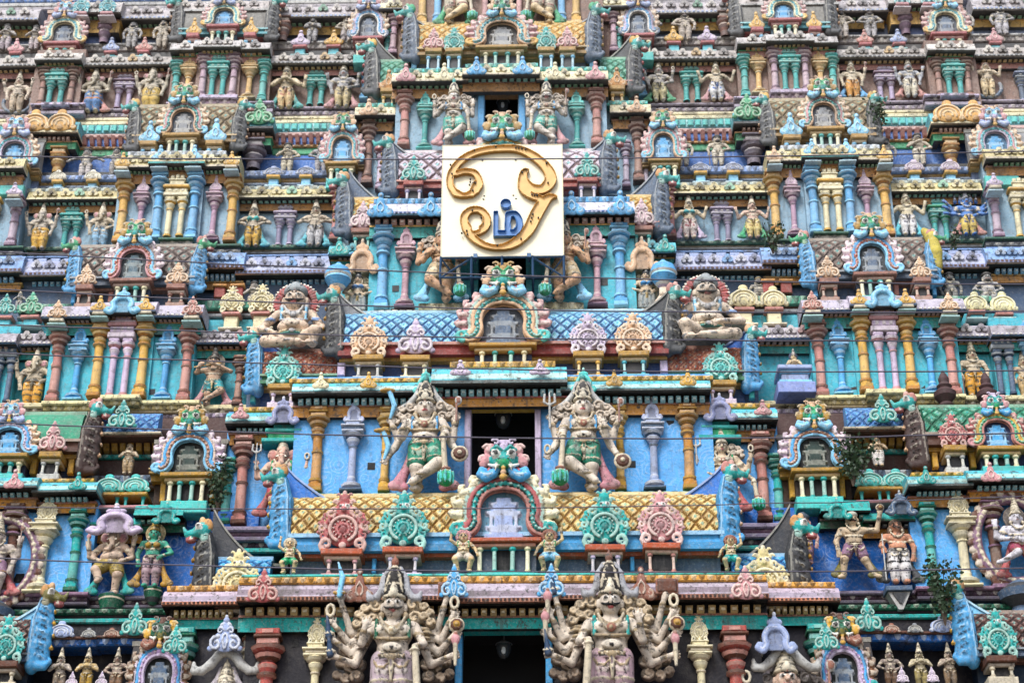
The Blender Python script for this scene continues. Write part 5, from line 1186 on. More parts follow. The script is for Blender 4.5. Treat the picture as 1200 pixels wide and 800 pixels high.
    sala(f'tan barrel-roofed shrine with peach-fringed arch on the {WING[S]} wing between brown and grey walls', *iv(154, 274), 126, 158, 168, 186, Y-.55, hx('96804f'), hx('6e5c38'), 'gold', hx('6d84a8'), 'gold', R=.4, group='arched shrines on the wings',
         antes=[(q(172), 140, 166, 'knob', 'lblue', .85, 'lblue'), (q(250), 138, 166, 'knob', 'lblue', .85, 'lblue')],
         gables=[(q(156), 118, 170, (-1 if L else 1), GK, 'steel'), (q(272), 118, 170, (1 if L else -1), GK, 'steel')],
         arch=(q(211), 96, 158, 57, ('peach', 'teal', 'pink', 'peach', 'lblue', 'grey', 'slate'), M_KEYS['green'], dict(n=64, mz=.70, mscale=.44)), posts=[(q(188), 4, 'lblue'), (q(232), 4, 'lblue')])
    sala(f'small shrine with pale blue and pink arch near the {WING[S]} edge, beside the grey-blue wall', *iv(-30, 42), 165, 196, 202, 218, Y-.45, hx('8a8a8a'), None, 'gold', hx('8da2cc'), 'gold', R=.3, group='arched shrines on the wings',
         arch=(q(10), 132, 193, 58, ('lilac', 'aqua', 'pink', 'peach', 'lblue', 'blue', 'blue'), M_KEYS['lilac'], dict(n=60, mz=.68, mscale=.44)))
    sala(f'narrow shrine with pink-fringed arch {WING[S]} of the middle, level with the sign top', *iv(384, 424), 168, 196, 202, 214, Y-.45, hx('8a8a8a'), None, 'gold', 'slate', 'gold', R=.3, group='arched shrines on the wings',
         arch=(q(399), 128, 193, 50, ('peach', 'aqua', 'pink', 'pink', 'lblue', 'blue', 'blue'), M_KEYS['tealblue'], dict(n=56, mz=.68, mscale=.44)))
    # ============ wall C (grey blue)
    Y = 2.7
    wal(-80, 440, 220, 310, Y, 'wallgrey')
    for a, b in ((-80, 22), (132, 276)): wal(a, b, 190, 310, Y-.40, 'wallgrey')
    wal(176, 234, 186, 310, Y-.55, 'wallgrey')
    for a, b in ((28, 134), (274, 388)):
        cor(a, b, 222, 232, 240, 247, Y, .40, hx('cdbf8c'), hx('4a4f4a'), 'lteal', 'amber', 7.5, edge='cream', strip='dbrown', side=.1)
        ban(a, b, Y-.15, [(218, 223, .12, hx('b9c4c0'))], back=.6)
    for a, b in ((132, 182), (228, 278), (-80, 24)): cor(a, b, 183, 195, 206, 214, Y-.40, .42, hx('d3c696'), hx('4a4f4a'), 'green', 'amber', 8, edge='sand', strip='terra')
    cor(172, 238, 180, 191, 201, 207, Y-.55, .44, hx('d3c696'), hx('4a4f4a'), 'green', 'amber', 8, edge='teal', strip='terra')
    ban(150, 262, Y-.62, [(176, 182, .12, hx('c7cfd6'))], back=.6)
    for p in (141, 270): pil(q(p), 207, 285, Y-.48, 13, 'yellow', 'amber')
    for p in (183, 225): pil(q(p), 203, 281, Y-.62, 13, 'blue', 'lblue')
    for p in (163, 249): nic(q(p), 205, 284, Y-.50, 8, hx('b495a8'), 'mauve', 'knob', hx('cdb6c6'))
    twin(q(204), 207, 277, Y-.64, 29, 'cream', hx('e0b65c'))
    pil(q(13), 228, 288, Y-.48, 12, hx('b7a3b4'), 'mauve'); twin(q(-18), 220, 286, Y-.48, 28, 'cream', hx('e0b65c'))
    twin(q(80), 243, 290, Y-.08, 26, 'teal', 'lteal') if L else twin(q(78), 243, 290, Y-.08, 26, 'teal', 'green')
    twin(q(332), 243, 288, Y-.08, 26, hx('8f88a0'), 'lilac'); pil(q(392), 222, 284, Y-.30, 11, 'rose', 'terra')
    stands([(142, 177, 194, 'knob', 'yellow', 1.0), (270, 177, 194, 'knob', 'yellow' if L else 'peach', 1.0), (186, 169, 188, 'knob', 'lblue', 1.0), (226, 169, 188, 'knob', 'lblue', 1.0), (14, 211, 226, 'knob', 'lilac', 1.2)], Y-.95, 197, 'sand', 'lblue')
    for a, b in ((20, 134), (274, 390)):
        ban(a, b, Y-.05, [(287, 291, .14, 'dgreen'), (291, 294, .05, 'sand'), (294, 298, .12, 'dgrey'), (298, 301, .20, hx('7f9fcc'))], back=.6)
        cor(a, b, 304, 321, 337, 344, Y-.45, .55, hx('a9aec8'), hx('cdb0a0'), 'blue', 'amber', 9, edge=hx('8a91b4'), strip='gold', dots='brown', midc=hx('b9bccd'))
        panel_row(*iv(a+2, b-2), 302, 309, Y-.52, max(4, int((b-a)/16)), 'lav', 'roundel_frieze')
    for a, b in ((130, 180), (230, 278), (-80, 22)): ban(a, b, Y-.44, [(285, 288, .16, 'dgreen'), (288, 292, .05, 'slate'), (292, 297, .14, 'dgrey'), (297, 302, .2, hx('6d92c4'))], back=.6)
    ban(186, 222, Y-.68, [(277, 280, .16, 'dgreen'), (280, 286, .05, 'lgrey'), (286, 290, .12, 'dgrey')], back=.6)
    cor(226, 284, 296, 314, 332, 339, Y-.65, .50, hx('8fb0d8'), hx('cdb0a0'), 'blue', 'amber', 9, edge=hx('8a91b4'), strip='gold', dots='brown')
    cor(-80, 22, 298, 316, 332, 339, Y-.65, .50, hx('8fb0d8'), hx('cdb0a0'), 'blue', 'amber', 9, edge=hx('8a91b4'), strip='gold', dots='brown')
    # ============ parapet storey over wall D
    Y = 2.05
    wal(-80, 420, 320, 400, Y, hx('3d5876'))
    for p in (256, 277): cornice_posts([p], 338, 352, Y-.30, 13, 'red' if p > 260 else hx('9a4a3c'), 'amber')
    ban(20, 90, Y-.30, [(354, 362, .18, hx('4f9f86')), (362, 368, .06, 'dgrey'), (368, 372, .12, 'grey')], back=.6); ban(232, 330, Y-.30, [(352, 362, .18, hx('4f9f86')), (362, 367, .06, 'brown'), (367, 372, .12, 'grey')], back=.6)
    stands([(4, 342, 368, 'scroll', 'teal', 1.0), (35, 340, 368, 'scroll', hx('5fb595'), 1.05)] if L else [(4, 345, 374, 'hood', hx('e3ddb0'), .95), (36, 345, 372, 'hood', hx('e3ddb0'), .95)], Y-.72, 382, 'salmon', 'aqua')
    stands([(271, 336, 366, 'hood' if not L else 'round', hx('dcd0a4'), .95), (306, 334, 366, 'hood' if not L else 'round', hx('dcd0a4'), .98)], Y-.72, 386, 'salmon', 'cream')
    cc = ('pink', hx('b8654c'), 'lblue', hx('dcc6cf'), 'lblue', hx('53707c'), hx('3c5563')) if L else ('lblue', hx('b8654c'), 'blue', hx('dcc6cf'), 'lblue', 'slate', hx('33454f'))
    sala(f'brown barrel-roofed shrine with pale blue arch on the {WING[S]} wing above the teal wall', *iv(82, 226), 290, 324, 335, 356, Y-.60, hx('857266'), hx('5d4f48'), 'slate', hx('4a6a96'), 'terra', R=.45, group='arched shrines on the wings',
         antes=[(q(98), 308, 334, 'scroll', 'peach', .95, 'terra'), (q(206), 306, 334, 'scroll', 'peach', .95, 'terra')],
         gables=[(q(86), 280, 336, (-1 if L else 1), ('blue', 'yellow', 'green', 'salmon'), 'blue'), (q(224), 280, 336, (1 if L else -1), ('blue', 'gold', 'green', 'salmon'), 'blue')],
         arch=(q(153), 255, 328, 66, cc, M_KEYS['green'], dict(n=74, mz=.70, mscale=.46)), posts=[(q(128), 6, 'salmon'), (q(172), 6, 'salmon'), (q(84), 5, 'blue'), (q(222), 5, 'blue')])
    # ============ wall D (teal)
    Y = 1.6
    wal(-80, 300, 375, 490, Y, 'wallteal', holes=((213, 468, 6),)); wal(54, 226, 362, 490, Y-.42, 'wallteal', holes=((98, 458, 8), (176, 459, 8)))
    wal(106, 176, 360, 490, Y-.52, 'wallteal')
    wal(-80, 14, 380, 490, Y-.3, 'wallteal')
    for a, b in ((14, 58), (222, 292)): cor(a, b, 389, 402, 411, 419, Y, .45, hx('b4adb4'), hx('7f9fc4'), 'salmon', 'teal', 8.5, edge=hx('a9a4b4'), strip='gold', dots='white', side=.1)
    for a, b in ((46, 112), (172, 236)): cor(a, b, 357, 370, 380, 391, Y-.42, .46, hx('bdb6c2'), hx('7f9fc4'), 'salmon', 'teal', 8.5, edge=hx('a9a4b4'), strip='gold', dots='white')
    cor(103, 181, 353, 365, 376, 386, Y-.52, .50, hx('bdb6c2'), 'dgrey', 'salmon', 'teal', 8.5, edge='steel', strip='gold')
    cor(-80, 16, 389, 400, 410, 418, Y-.3, .45, hx('b4adb4'), hx('7f9fc4'), 'salmon', 'teal', 8.5, edge=hx('a9a4b4'), strip='gold', dots='white')
    stands([(116, 345, 364, 'knob', 'yellow', 1.1), (170, 345, 364, 'knob', 'yellow', 1.1), (66, 350, 372, 'scroll', 'peach', 1.0), (225, 347, 370, 'scroll', 'salmon', 1.0)], Y-1.0, 366, 'sand', 'aqua')
    af(TOWER, q(143), 336, 366, Y-1.06, 'horseshoe', 'lblue', 1.1)
    for p in (64, 217): pil(q(p), 384, 472, Y-.50, 14, 'salmon', 'terra')
    for p in (89, 193): nic(q(p), 379, 470, Y-.52, 9.5, 'blue', 'lblue')
    for p in (113, 166): pil(q(p), 375, 466, Y-.60, 14, 'yellow', 'amber')
    twin(q(140), 361, 464, Y-.62, 32, hx('cdbcd0'), 'pink')
    twin(q(3), 390, 470, Y-.40, 27, 'slate', 'steel'); nic(q(-26), 384, 470, Y-.40, 9, 'blue', 'lblue')
    if L: pil(q(279), 419, 476, Y-.35, 11, 'terra', 'brown')
    ban(50, 230, Y-.50, [(468, 473, .20, hx('e6dcae')), (473, 480, .10, hx('cdbb86')), (480, 484, .06, hx('b0a080'))], back=.7); ban(-80, 52, Y-.36, [(470, 476, .16, hx('d6cca6')), (476, 483, .08, hx('8a8068'))], back=.7); ban(228, 300, Y-.22, [(474, 480, .16, hx('d6cca6')), (480, 487, .08, hx('8a8068'))], back=.7)
    ban(120, 160, Y-.72, [(461, 467, .20, hx('e6dcae')), (467, 474, .08, hx('cdbb86'))], back=.6); ban(-80, 300, Y-.34, [(484, 490, .14, hx('a293a4')), (490, 498, .04, 'dbrown'), (498, 504, .12, hx('9a86a0'))], back=.7)
    # ============ parapet storey over wall E
    Y = .95
    wal(-80, 290, 490, 620, Y, hx('5b3f38'))
    wal(-80, 96, 520, 600, Y-.2, hx('35506f'))
    ban(110, 250, Y, [(532, 537, .10, 'teal')], back=.3)
    m = MB()
    for i in range(9):
        x0 = Xp(q(106+i*9.5), 526, Y); m.xprism([(Y+.02, Zp(533, Y)), (Y-.14, Zp(531, Y)), (Y-.30, Zp(519, Y)), (Y+.02, Zp(519, Y))], x0-.065, x0+.065, 'gold')
    m.build('bracket_row', TOWER)
    a, b = iv(108, 184); m_ = roof_mesh(Xp(b, 505, Y-.6)-Xp(a, 505, Y-.6), .4, .62, hx('6f9fcf'), hx('5b88b8'), .24); o = obj('curved_canopy', m_, TOWER, (Xp(a, 505, Y-.6), Y-.62, Zp(506, Y-.62)))
    ban(106, 186, Y-.45, [(505, 508, .22, 'sand'), (508, 511, .16, 'brown')], back=.6)
    af(TOWER, q(143), 468, 504, Y-.85, 'scroll', 'teal', .95)
    ban(96, 205, Y-.30, [(556, 566, .14, 'slate'), (566, 572, .06, 'brown')], back=.6)
    for p in (127, 158):
        af(TOWER, q(p), 551, 577, Y-.78, 'hood', 'lteal', 1.2)
        m = MB(); x = Xp(q(p), 585, Y-.6); z1, z0 = Zp(577, Y-.78), Zp(595, Y-.7); m.bbox(x-.30, x+.30, Y-.86, Y-.1, z1-.09, z1-.004, 'gold')
        for s in (-.2, .2): m.lathe([(.05, z0, 'teal'), (.035, z0+.06, 'lteal'), (.035, z1-.16, 'teal'), (.06, z1-.09, 'teal')], x+s, Y-.72, 8)
        m.box(x-.13, x+.13, Y-.4, Y-.2, z0, z1-.1, 'black'); m.bbox(x-.36, x+.36, Y-.9, Y-.2, z0-.08, z0-.003, 'pink'); m.build('antefix_stand', TOWER)
    c1 = ('lblue', hx('b98a72'), 'blue', hx('cbb6c6'), 'lblue', hx('2f463f'), hx('22302f'))
    sala(f'large pale blue arch shrine with green monster face below the {WING[S]} teal wall', *iv(176, 262), 520, 549, 556, 590, Y-.45, hx('5a5450'), None, 'gold', hx('54391f'), 'gold', R=.3, group='arched shrines on the wings',
         arch=(q(219), 474, 556, 80, c1, M_KEYS['green'], dict(n=84, mz=.70, mscale=.48)), posts=[(q(190), 7, 'yellow'), (q(248), 7, 'yellow')])
    gr = hx('3f9a7c')
    c2 = ('lblue', 'lilac', 'blue', 'peach', 'lblue', 'blue', 'steel') if L else ('salmon', hx('4fae86'), 'yellow', 'rose', 'pink', 'blue', hx('33508a'))
    sala(f'green barrel-roofed shrine with {"pale blue" if L else "red and green"} arch at the {WING[S]} edge, below teal wall', *iv(-40, 92), 486, 514, 530, 556, Y-.55, gr, None if L else 'dgreen', 'brown', hx('2e4a74'), 'gold', R=.42, group='arched shrines on the wings',
         antes=[(q(59), 492, 530, 'scroll' if L else 'round', 'pink' if L else 'rose', .88, 'lgrey')],
         gables=[(q(94), 472, 548, (1 if L else -1), ('dbrown', 'peach', 'teal', 'salmon'), 'dgrey')],
         arch=(q(6), 466, 532, 70, c2, M_KEYS['lilac'] if L else M_KEYS['tealpink'], dict(n=76, mz=.68, mscale=.46)), posts=[(q(82), 7, 'yellow'), (q(38), 7, 'yellow')])
    # ============ wall E (deep blue)
    Y = .4
    wal(-80, 300, 600, 720, Y, 'walldeep'); wal(-80, 108, 575, 720, Y-.38, 'wallblue', holes=((21, 677, 12),))
    cor(36, 112, 564, 576, 590, 600, Y-.38, .5, 'aqua', hx('35393a'), '7cc3d6', 'amber', 10, edge=hx('596664'), strip='terra', midc=hx('a9c9c0')); cor(-80, 42, 558, 570, 584, 594, Y-.48, .5, 'aqua', hx('35393a'), '7cc3d6', 'amber', 10, edge=hx('596664'), strip='terra', midc=hx('a9c9c0'))
    ban(40, 108, Y-.5, [(559, 564, .1, 'yellow')], back=.6)
    cor(104, 164, 607, 616, 626, 636, Y, .42, 'teal', hx('3d3f40'), 'slate', 'amber', 10, edge='dgreen', strip='dbrown', side=.1); cor(156, 214, 592, 604, 616, 624, Y-.1, .42, 'teal', hx('4d4f50'), 'teal', 'dgreen', 10, edge='lteal', strip='dbrown', side=.1)
    for p, c in ((16, 'pink'), (91, 'teal')): af(TOWER, q(p), 548 if p < 50 else 552, 572 if p < 50 else 574, Y-1.02, 'knob', c, 1.0)
    pil(q(12), 592, 698, Y-.48, 17, 'brown', 'mauve'); nic(q(50), 582, 696, Y-.50, 14, hx('d6cdb0'), 'cream', 'round', 'cream'); pil(q(87), 597, 694, Y-.46, 14, 'teal', 'dgreen')
    af(TOWER, q(195), 588, 613, Y-.62, 'horseshoe', 'teal', 1.1)
    if not L: af(TOWER, q(122), 580, 604, Y-.5, 'horseshoe', 'slate', 1.0)
    ban(-80, 100, Y-.46, [(692, 697, .16, 'mauve'), (697, 704, .06, 'plum'), (704, 709, .14, hx('57505c'))], back=.7); ban(100, 300, Y-.16, [(697, 702, .16, hx('7f7688')), (702, 708, .06, 'plum'), (708, 713, .16, hx('57505c'))], back=.7)
    ban(-80, 230, Y-.40, [(713, 719, .16, 'dgreen'), (719, 724, .05, 'plum'), (724, 730, .12, 'teal')], back=.7)
    # pot and plaque pedestals under the two statues of this wall
    for p, w in (((130, 15), (178, 11)) if L else ((126, 14),)):
        m = MB(); x, z = Xp(q(p), 697, Y-.35), Zp(697 if p < 150 else 688, Y-.35); r = w*mpp(697, Y)
        if L: m.lathe([(.25*r, z-2.0*r, 'dgreen'), (.5*r, z-1.7*r, 'dgrey'), (.8*r, z-1.2*r, 'dgreen'), (1.0*r, z-.5*r, 'sand'), (1.0*r, z-.35*r, 'dgreen'), (1.05*r, z-.1*r, 'slate'), (1.0*r, z-.01, 'slate')], x, Y-.30, 14)
        else:
            m.prism([(x-.2*r, z-2*r), (x+.2*r, z-2*r), (x+.95*r, z-.5*r), (x-.95*r, z-.5*r)], Y-.62, Y-.1, 'lgrey'); m.prism([(x-.1*r, z-1.5*r), (x+.1*r, z-1.5*r), (x+.6*r, z-.62*r), (x-.6*r, z-.62*r)], Y-.66, Y-.6, 'dgrey'); m.bbox(x-1.1*r, x+1.1*r, Y-.7, Y-.05, z-.49*r, z-.01, 'slate')
        m.build('pedestal', TOWER)
    # ============ lowest parapet storey
    Y = -.05
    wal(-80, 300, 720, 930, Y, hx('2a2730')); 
    ban(56, 112, Y-.30, [(748, 757, .30, 'dblue'), (745, 748, .36, 'brown')], back=.6); ban(112, 165, Y-.30, [(747, 756, .30, 'dblue'), (744, 747, .36, 'brown')], back=.6)
    ban(-80, 200, Y-.35, [(808, 815, .2, 'mauve'), (815, 830, .1, 'plum'), (830, 840, .2, 'teal'), (840, 900, .05, 'wallblue')], back=.6)
    for it in ((72, 723, 747, 'hood', 'lav', 1.2), (104, 733, 747, 'hood', 'grey', 1.2), (131, 733, 747, 'hood', 'terra', 1.3), (159, 706, 748, 'scroll', 'teal', .82)): af(TOWER, q(it[0]), it[1], it[2], Y-.72, it[3], it[4], it[5])
    for p in (84, 119): af(TOWER, q(p), 786, 806, Y-.62, 'scroll', 'lilac', .8)
    sala(f'shrine with brown diamond-tiled barrel roof at the {WING[S]} edge, lowest row', *iv(-50, 34), 726, 765, 776, 800, Y-.55, hx('7a5a52'), hx('3c302f'), 'slate', hx('22405a'), 'brown', R=.45, group='arched shrines on the wings',
         antes=[(q(4), 720, 775, 'round', 'teal', .85, 'sand')], gables=[(q(36), 690, 776, (1 if L else -1), ('blue', 'yellow', 'olive' if L else 'teal', 'orange'), 'lblue')], tile=.26)
    sala(f'dark shrine with {"brown-leaved" if L else "lilac-ringed"} blue arch beside the {WING[S]} foot of the middle, lowest row', *iv(150, 200), 756, 800, 806, 830, Y-.55, hx('3a3536'), None, 'brown', 'dgrey', 'brown', R=.3, group='arched shrines on the wings',
         arch=(q(184), 716, 818, 72, ('lilac', hx('b59ac0'), 'blue', hx('7d5a40'), 'teal', 'slate', hx('2c3a3c')), M_KEYS['brown'], dict(n=80, mz=.68, mscale=.50)))
SIDE = -1; wing()
SIDE = 1; wing()
DY = 0.0
# ------------------------------------------------------------------ flanks: the stepped bays between the middle and the wings
def flank():
    S = SIDE; L = S < 0; W = WING[S]; o_, i_ = (-1, 1) if L else (1, -1)      # gable facing outwards
    # bottom flank (beside the lowest tier): cornice at row 690-730, dark niche below
    Y = -.75
    wal(196, 292, 690, 930, Y, hx('2d2a33'), deep=1.6)
    cor(190, 286, 690, 706, 724, 734, Y, .48, hx('bfb0bb'), 'terra', 'gold', 'teal', 11, edge=hx('c98d6f'), strip='terra', dots='dbrown', midc=hx('a59aa6'))
    ban(200, 284, Y-.2, [(683, 690, .14, hx('d9a85f'))], back=.7)
    wal(230, 284, 660, 690, Y+.2, 'slate', deep=.6)
    pil(q(211), 736, 900, Y-.08, 20, 'teal', 'dgreen')
    af(TOWER, q(206), 729, 765, Y-.70, 'scroll', 'teal', .85) if False else af(TOWER, q(207), 729, 766, Y-.72, 'scroll', 'teal', .85); af(TOWER, q(266), 718, 765, Y-.78, 'scroll' if L else 'horseshoe', 'lav', .88)
    # blue-tiled low roof with the dark crescent gable
    sala(f'low shrine with blue diamond-tiled roof and dark gable beside the {W} foot of the middle', *iv(243, 316), 655, 682, 694, 712, Y+.30, 'blue', hx('1f4f88'), hx('84453c'), hx('3d4458'), 'brown', R=.4, group='flank shrines with tiled roofs',
         antes=[(q(277), 642, 704, 'round', hx('dccd9c'), .98, 'brown')], gables=[(q(243), 612, 702, o_, ('dgrey', 'gold', 'teal', 'orange'), hx('4b4d52'))], tile=.30, finl=.95, finh=1.15)
    # second flank: blue wall behind the blue gable
    Y = .5
    wal(262, 352, 480, 640, Y, 'wallblue')
    cor(264, 346, 481, 494, 508, 519, Y, .46, 'aqua', hx('3d4142'), '7cc3d6', 'amber', 9, edge=hx('5d6866'), strip='terra', midc=hx('a9c9c0')); ban(276, 346, Y-.2, [(474, 480, .1, 'yellow')], back=.6)
    pil(q(283), 511, 614, Y-.14, 16, 'salmon', 'brown'); pil(q(265), 536, 614, Y+.02, 14, 'teal', 'dgreen')
    ban(252, 330, Y-.16, [(614, 620, .20, hx('988ea2')), (620, 626, .10, 'mauve'), (626, 632, .18, hx('7b7286')), (632, 640, .05, 'plum'), (640, 646, .15, 'teal')], back=.7)
    af(TOWER, q(282), 470, 489, Y-.56, 'knob', 'pink', 1.1); af(TOWER, q(332), 462, 494, Y-.62, 'horseshoe', hx('9fa4c4'), .98)
    # teal little canopy over the flank statue
    m = MB(); x = Xp(q(333), 505, Y-.4); z = Zp(517, Y-.4)
    m.bbox(x-.5, x+.5, Y-.5, Y, z, z+.10, 'teal'); m.bbox(x-.36, x+.36, Y-.44, Y, z+.102, z+.26, 'green'); m.bbox(x-.42, x+.42, Y-.5, Y, z+.262, z+.34, 'lteal'); m.bbox(x-.25, x+.25, Y-.4, Y, z+.342, z+.5, 'teal'); m.build('canopy', TOWER)
    # red diamond roof with the seated figure on its ridge
    Y = 1.15
    wal(288, 400, 440, 490, Y, 'slate'); 
    sala(f'low shrine with red diamond-tiled roof carrying the big seated figure, {W} flank of the middle', *iv(301, 394), 412, 437, 449, 471, Y-.15, hx('a8543f'), hx('d9a98c'), hx('3f9a72'), hx('45689c'), 'gold', R=.45, group='flank shrines with tiled roofs',
         antes=[(q(331), 404, 449, 'round', 'lteal', .92, 'lilac')], gables=[(q(300), 386, 452, o_, ('blue', 'gold', 'teal', 'peach'), hx('3f74bd'))], posts=[(q(296), 6, 'teal')], tile=.22, finl=1.2, finh=.95)
    # third flank: little storeys between seated figure and third tier
    Y = 1.65
    wal(392, 440, 290, 420, Y, 'wallteal', deep=1.2)
    cor(384, 440, 286, 297, 306, 316, Y, .42, 'aqua', 'lblue', 'salmon', 'teal', 9, edge='lblue', strip='gold', dots='dblue'); af(TOWER, q(397), 276, 298, Y-.55, 'knob', 'teal', 1.0); af(TOWER, q(424), 278, 318, Y-.58, 'horseshoe', 'peach', .8)
    pil(q(438), 290, 362, Y-.3, 9, 'mauve', 'lilac'); pil(q(408), 316, 372, Y-.08, 11, 'cream', 'sand'); pil(q(428), 316, 372, Y-.08, 11, 'cream', 'sand')
    ban(388, 442, Y-.1, [(362, 370, .14, 'cream'), (370, 380, .05, 'grey')], back=.5)
    sala(f'small shrine with yellow diamond-tiled roof and grey gable, {W} flank beside the sign', *iv(406, 440), 234, 262, 270, 290, 1.85, hx('d9b45e'), hx('b08a4a'), hx('a8523f'), 'slate', 'terra', R=.4, group='flank shrines with tiled roofs',
         antes=[(q(424), 234, 268, 'scroll', hx('c9b0b6'), .85, 'teal')], gables=[(q(406), 204, 268, o_, GY if False else ('slate', 'gold', 'teal', 'orange'), 'slate')], tile=.30, finl=.95, finh=1.1)
    # fourth flank
    Y = 2.55
    wal(414, 468, 128, 230, Y, 'wallgrey', deep=1.2)
    cor(414, 462, 124, 134, 144, 152, Y, .42, 'cream', hx('4a4b4a'), 'green', 'amber', 9, edge='sand', strip='terra'); ban(420, 466, Y-.2, [(119, 124, .1, 'lteal')], back=.6)
    pil(q(430), 142, 216, Y-.10, 12, 'terra', 'brown'); pil(q(444), 168, 222, Y-.14, 9, 'lilac', 'mauve'); pil(q(421), 180, 222, Y+.0, 9, 'lilac', 'mauve')
    af(TOWER, q(431), 114, 134, Y-.56, 'knob', 'peach', 1.0)
    sala(f'small shrine with green diamond-tiled roof and dark crescent gable on the upper {W} flank', *iv(438, 474), 73, 97, 104, 122, 2.85, hx('55a98a'), hx('2f7d63'), 'rose', 'lblue', 'gold', R=.4, group='flank shrines with tiled roofs',
         antes=[(q(454), 80, 104, 'knob', 'amber', .85, 'yellow')], gables=[(q(438), 48, 104, o_, ('dgrey', 'rose', 'teal', 'yellow'), 'dgrey')], tile=.28, finl=.95, finh=1.1)
    # fifth flank
    Y = 3.4
    wal(440, 480, -70, 75, Y, 'wallbrown', deep=1); cor(442, 478, 2, 10, 20, 26, Y, .4, 'cream', 'dgrey', 'yellow', 'terra', 8)
    pil(q(459), 14, 64, Y-.1, 10, hx('c3a4b0'), 'mauve'); pil(q(452), 36, 64, Y-.02, 9, 'teal', 'lteal'); pil(q(425), 76, 116, Y+.1, 9, 'blue', 'lblue')
    sala(f'narrow shrine with blue-ringed arch at the {W} shoulder of the topmost yellow roof', *iv(414, 446), 16, 46, 52, 66, 3.6, hx('6d5a55'), None, 'rose', 'slate', 'rose', R=.3, group='small arched shrines on the wings',
         arch=(q(429), -14, 44, 46, ('white', 'blue', 'lilac', hx('d3b59a'), 'slate', 'slate', 'slate'), M_KEYS['lilac'], dict(n=52, mz=.70, mscale=.42)))
SIDE = -1; flank()
SIDE = 1; flank()
# ------------------------------------------------------------------ statues of the wings and flanks
UP = lambda s, it=None: (s, (.22, .52), (.24, .66), it)
DN = lambda s, it=None: (s, (.19, .48), (.17, .36, -.04), it)
HIP = lambda s: (s, (.23, .49), (.13, .43, -.06), None)
PR = [(-1, (.20, .50, -.04), (.03, .575, -.13), None), (1, (.20, .50, -.04), (.03, .575, -.13), None)]
FOLD = [(-1, (.17, .50, -.03), (-.03, .50, -.12), None), (1, (.17, .50, -.03), (-.03, .53, -.13), None)]
FOUR = [UP(-1, 'noose'), UP(1, 'axe'), DN(-1), DN(1)]
def st(px, pb, pt, Y, label, group, res=64, mirror=False, width=None, **sp):
    width = width or (1.05 if res >= 100 else 1.16)
    if 'skin' in sp and sp['skin'] not in ('4f86c4', '4fa890', 'c9977c'): sp['skin'] = pale(sp['skin'])
    return statue('carved_statue', sp, px, pb, pt, Y, label, group, res, mirror, width)
DY = -3.0
gA = 'half-length sages along the top parapet'
YA = 3.72
sage = dict(garment='long', crown='turban', dark='26221f', beard=True, hs=1.1, garm='x')
def pale(c):
    return mixc(c, 'cfcac6', .34) if not isinstance(c, tuple) else c
def sg(px, pb, pt, lab, skin, cloth, arms, mirror=False, Y=YA, grp=gA, **k):
    skin = pale(skin); sp = dict(skin=skin, cloth=pale(cloth), cloth2=lo(skin, .45), garment='long', crown='turban', dark='26221f', beard=True, hs=1.12, arms=arms, top=.05); sp.update(k)
    statue('carved_statue', sp, px, pb, pt, Y, lab, grp, 56, mirror, 1.25)
gr1, gr2 = 'a59d94', '8f8c8b'
sg(3, 57, 22, 'grey sage at the left frame edge of the top parapet, in pale robe', gr1, 'b7a3ae', PR)
sg(37, 57, 24, 'grey sage in pale trousers just left of the leftmost top arch', gr1, 'c5b3b8', PR)
sg(152, 56, 20, 'dark-hooded grey sage with arms spread low, left wing top parapet', gr2, gr2, [DN(-1), DN(1)], crown='hair')
sg(188, 56, 18, 'dark-hooded beige sage beside the left top yellow niche shrine', 'b5a790', 'b5a790', [DN(-1), DN(1)], crown='hair')
sg(364, 51, 17, 'dark grey sage with hands on belly, left of two beside the middle', '77787c', 'a8a6ab', FOLD)
sg(404, 51, 16, 'beige sage touching his chest with dark turban, just left of the topmost yellow roof', 'b3a58a', 'b9aeb2', [HIP(-1), PR[1]])
sg(758, 54, 14, 'blackened grey sage just right of the topmost yellow roof', '75767c', '8f8f95', [DN(-1), HIP(1)], crown='hair')
sg(800, 54, 14, 'pale sage with tall dark cap, second to the right of the topmost yellow roof', 'b9a894', 'b9a894', [HIP(-1), DN(1)])
sg(983, 53, 14, 'beige bearded sage right of the right top yellow niche shrine', 'b5a68f', 'c3b8ae', [DN(-1), HIP(1)])
sg(1016, 53, 14, 'dark-bearded grey sage in white cloth between the two right top shrines', '7f8084', 'b7b4b8', [HIP(-1), HIP(1)])
sg(1125, 52, 14, 'round-bellied sage in white trousers leaning right of the rightmost top arch', '9c968c', 'c9c4c8', [UP(-1), DN(1)], fat=1.25)
sg(1168, 52, 12, 'large dark grey sage with necklace at the right end of the top parapet', '7c7c80', 'b2aeb4', [DN(-1), HIP(1)], fat=1.1)
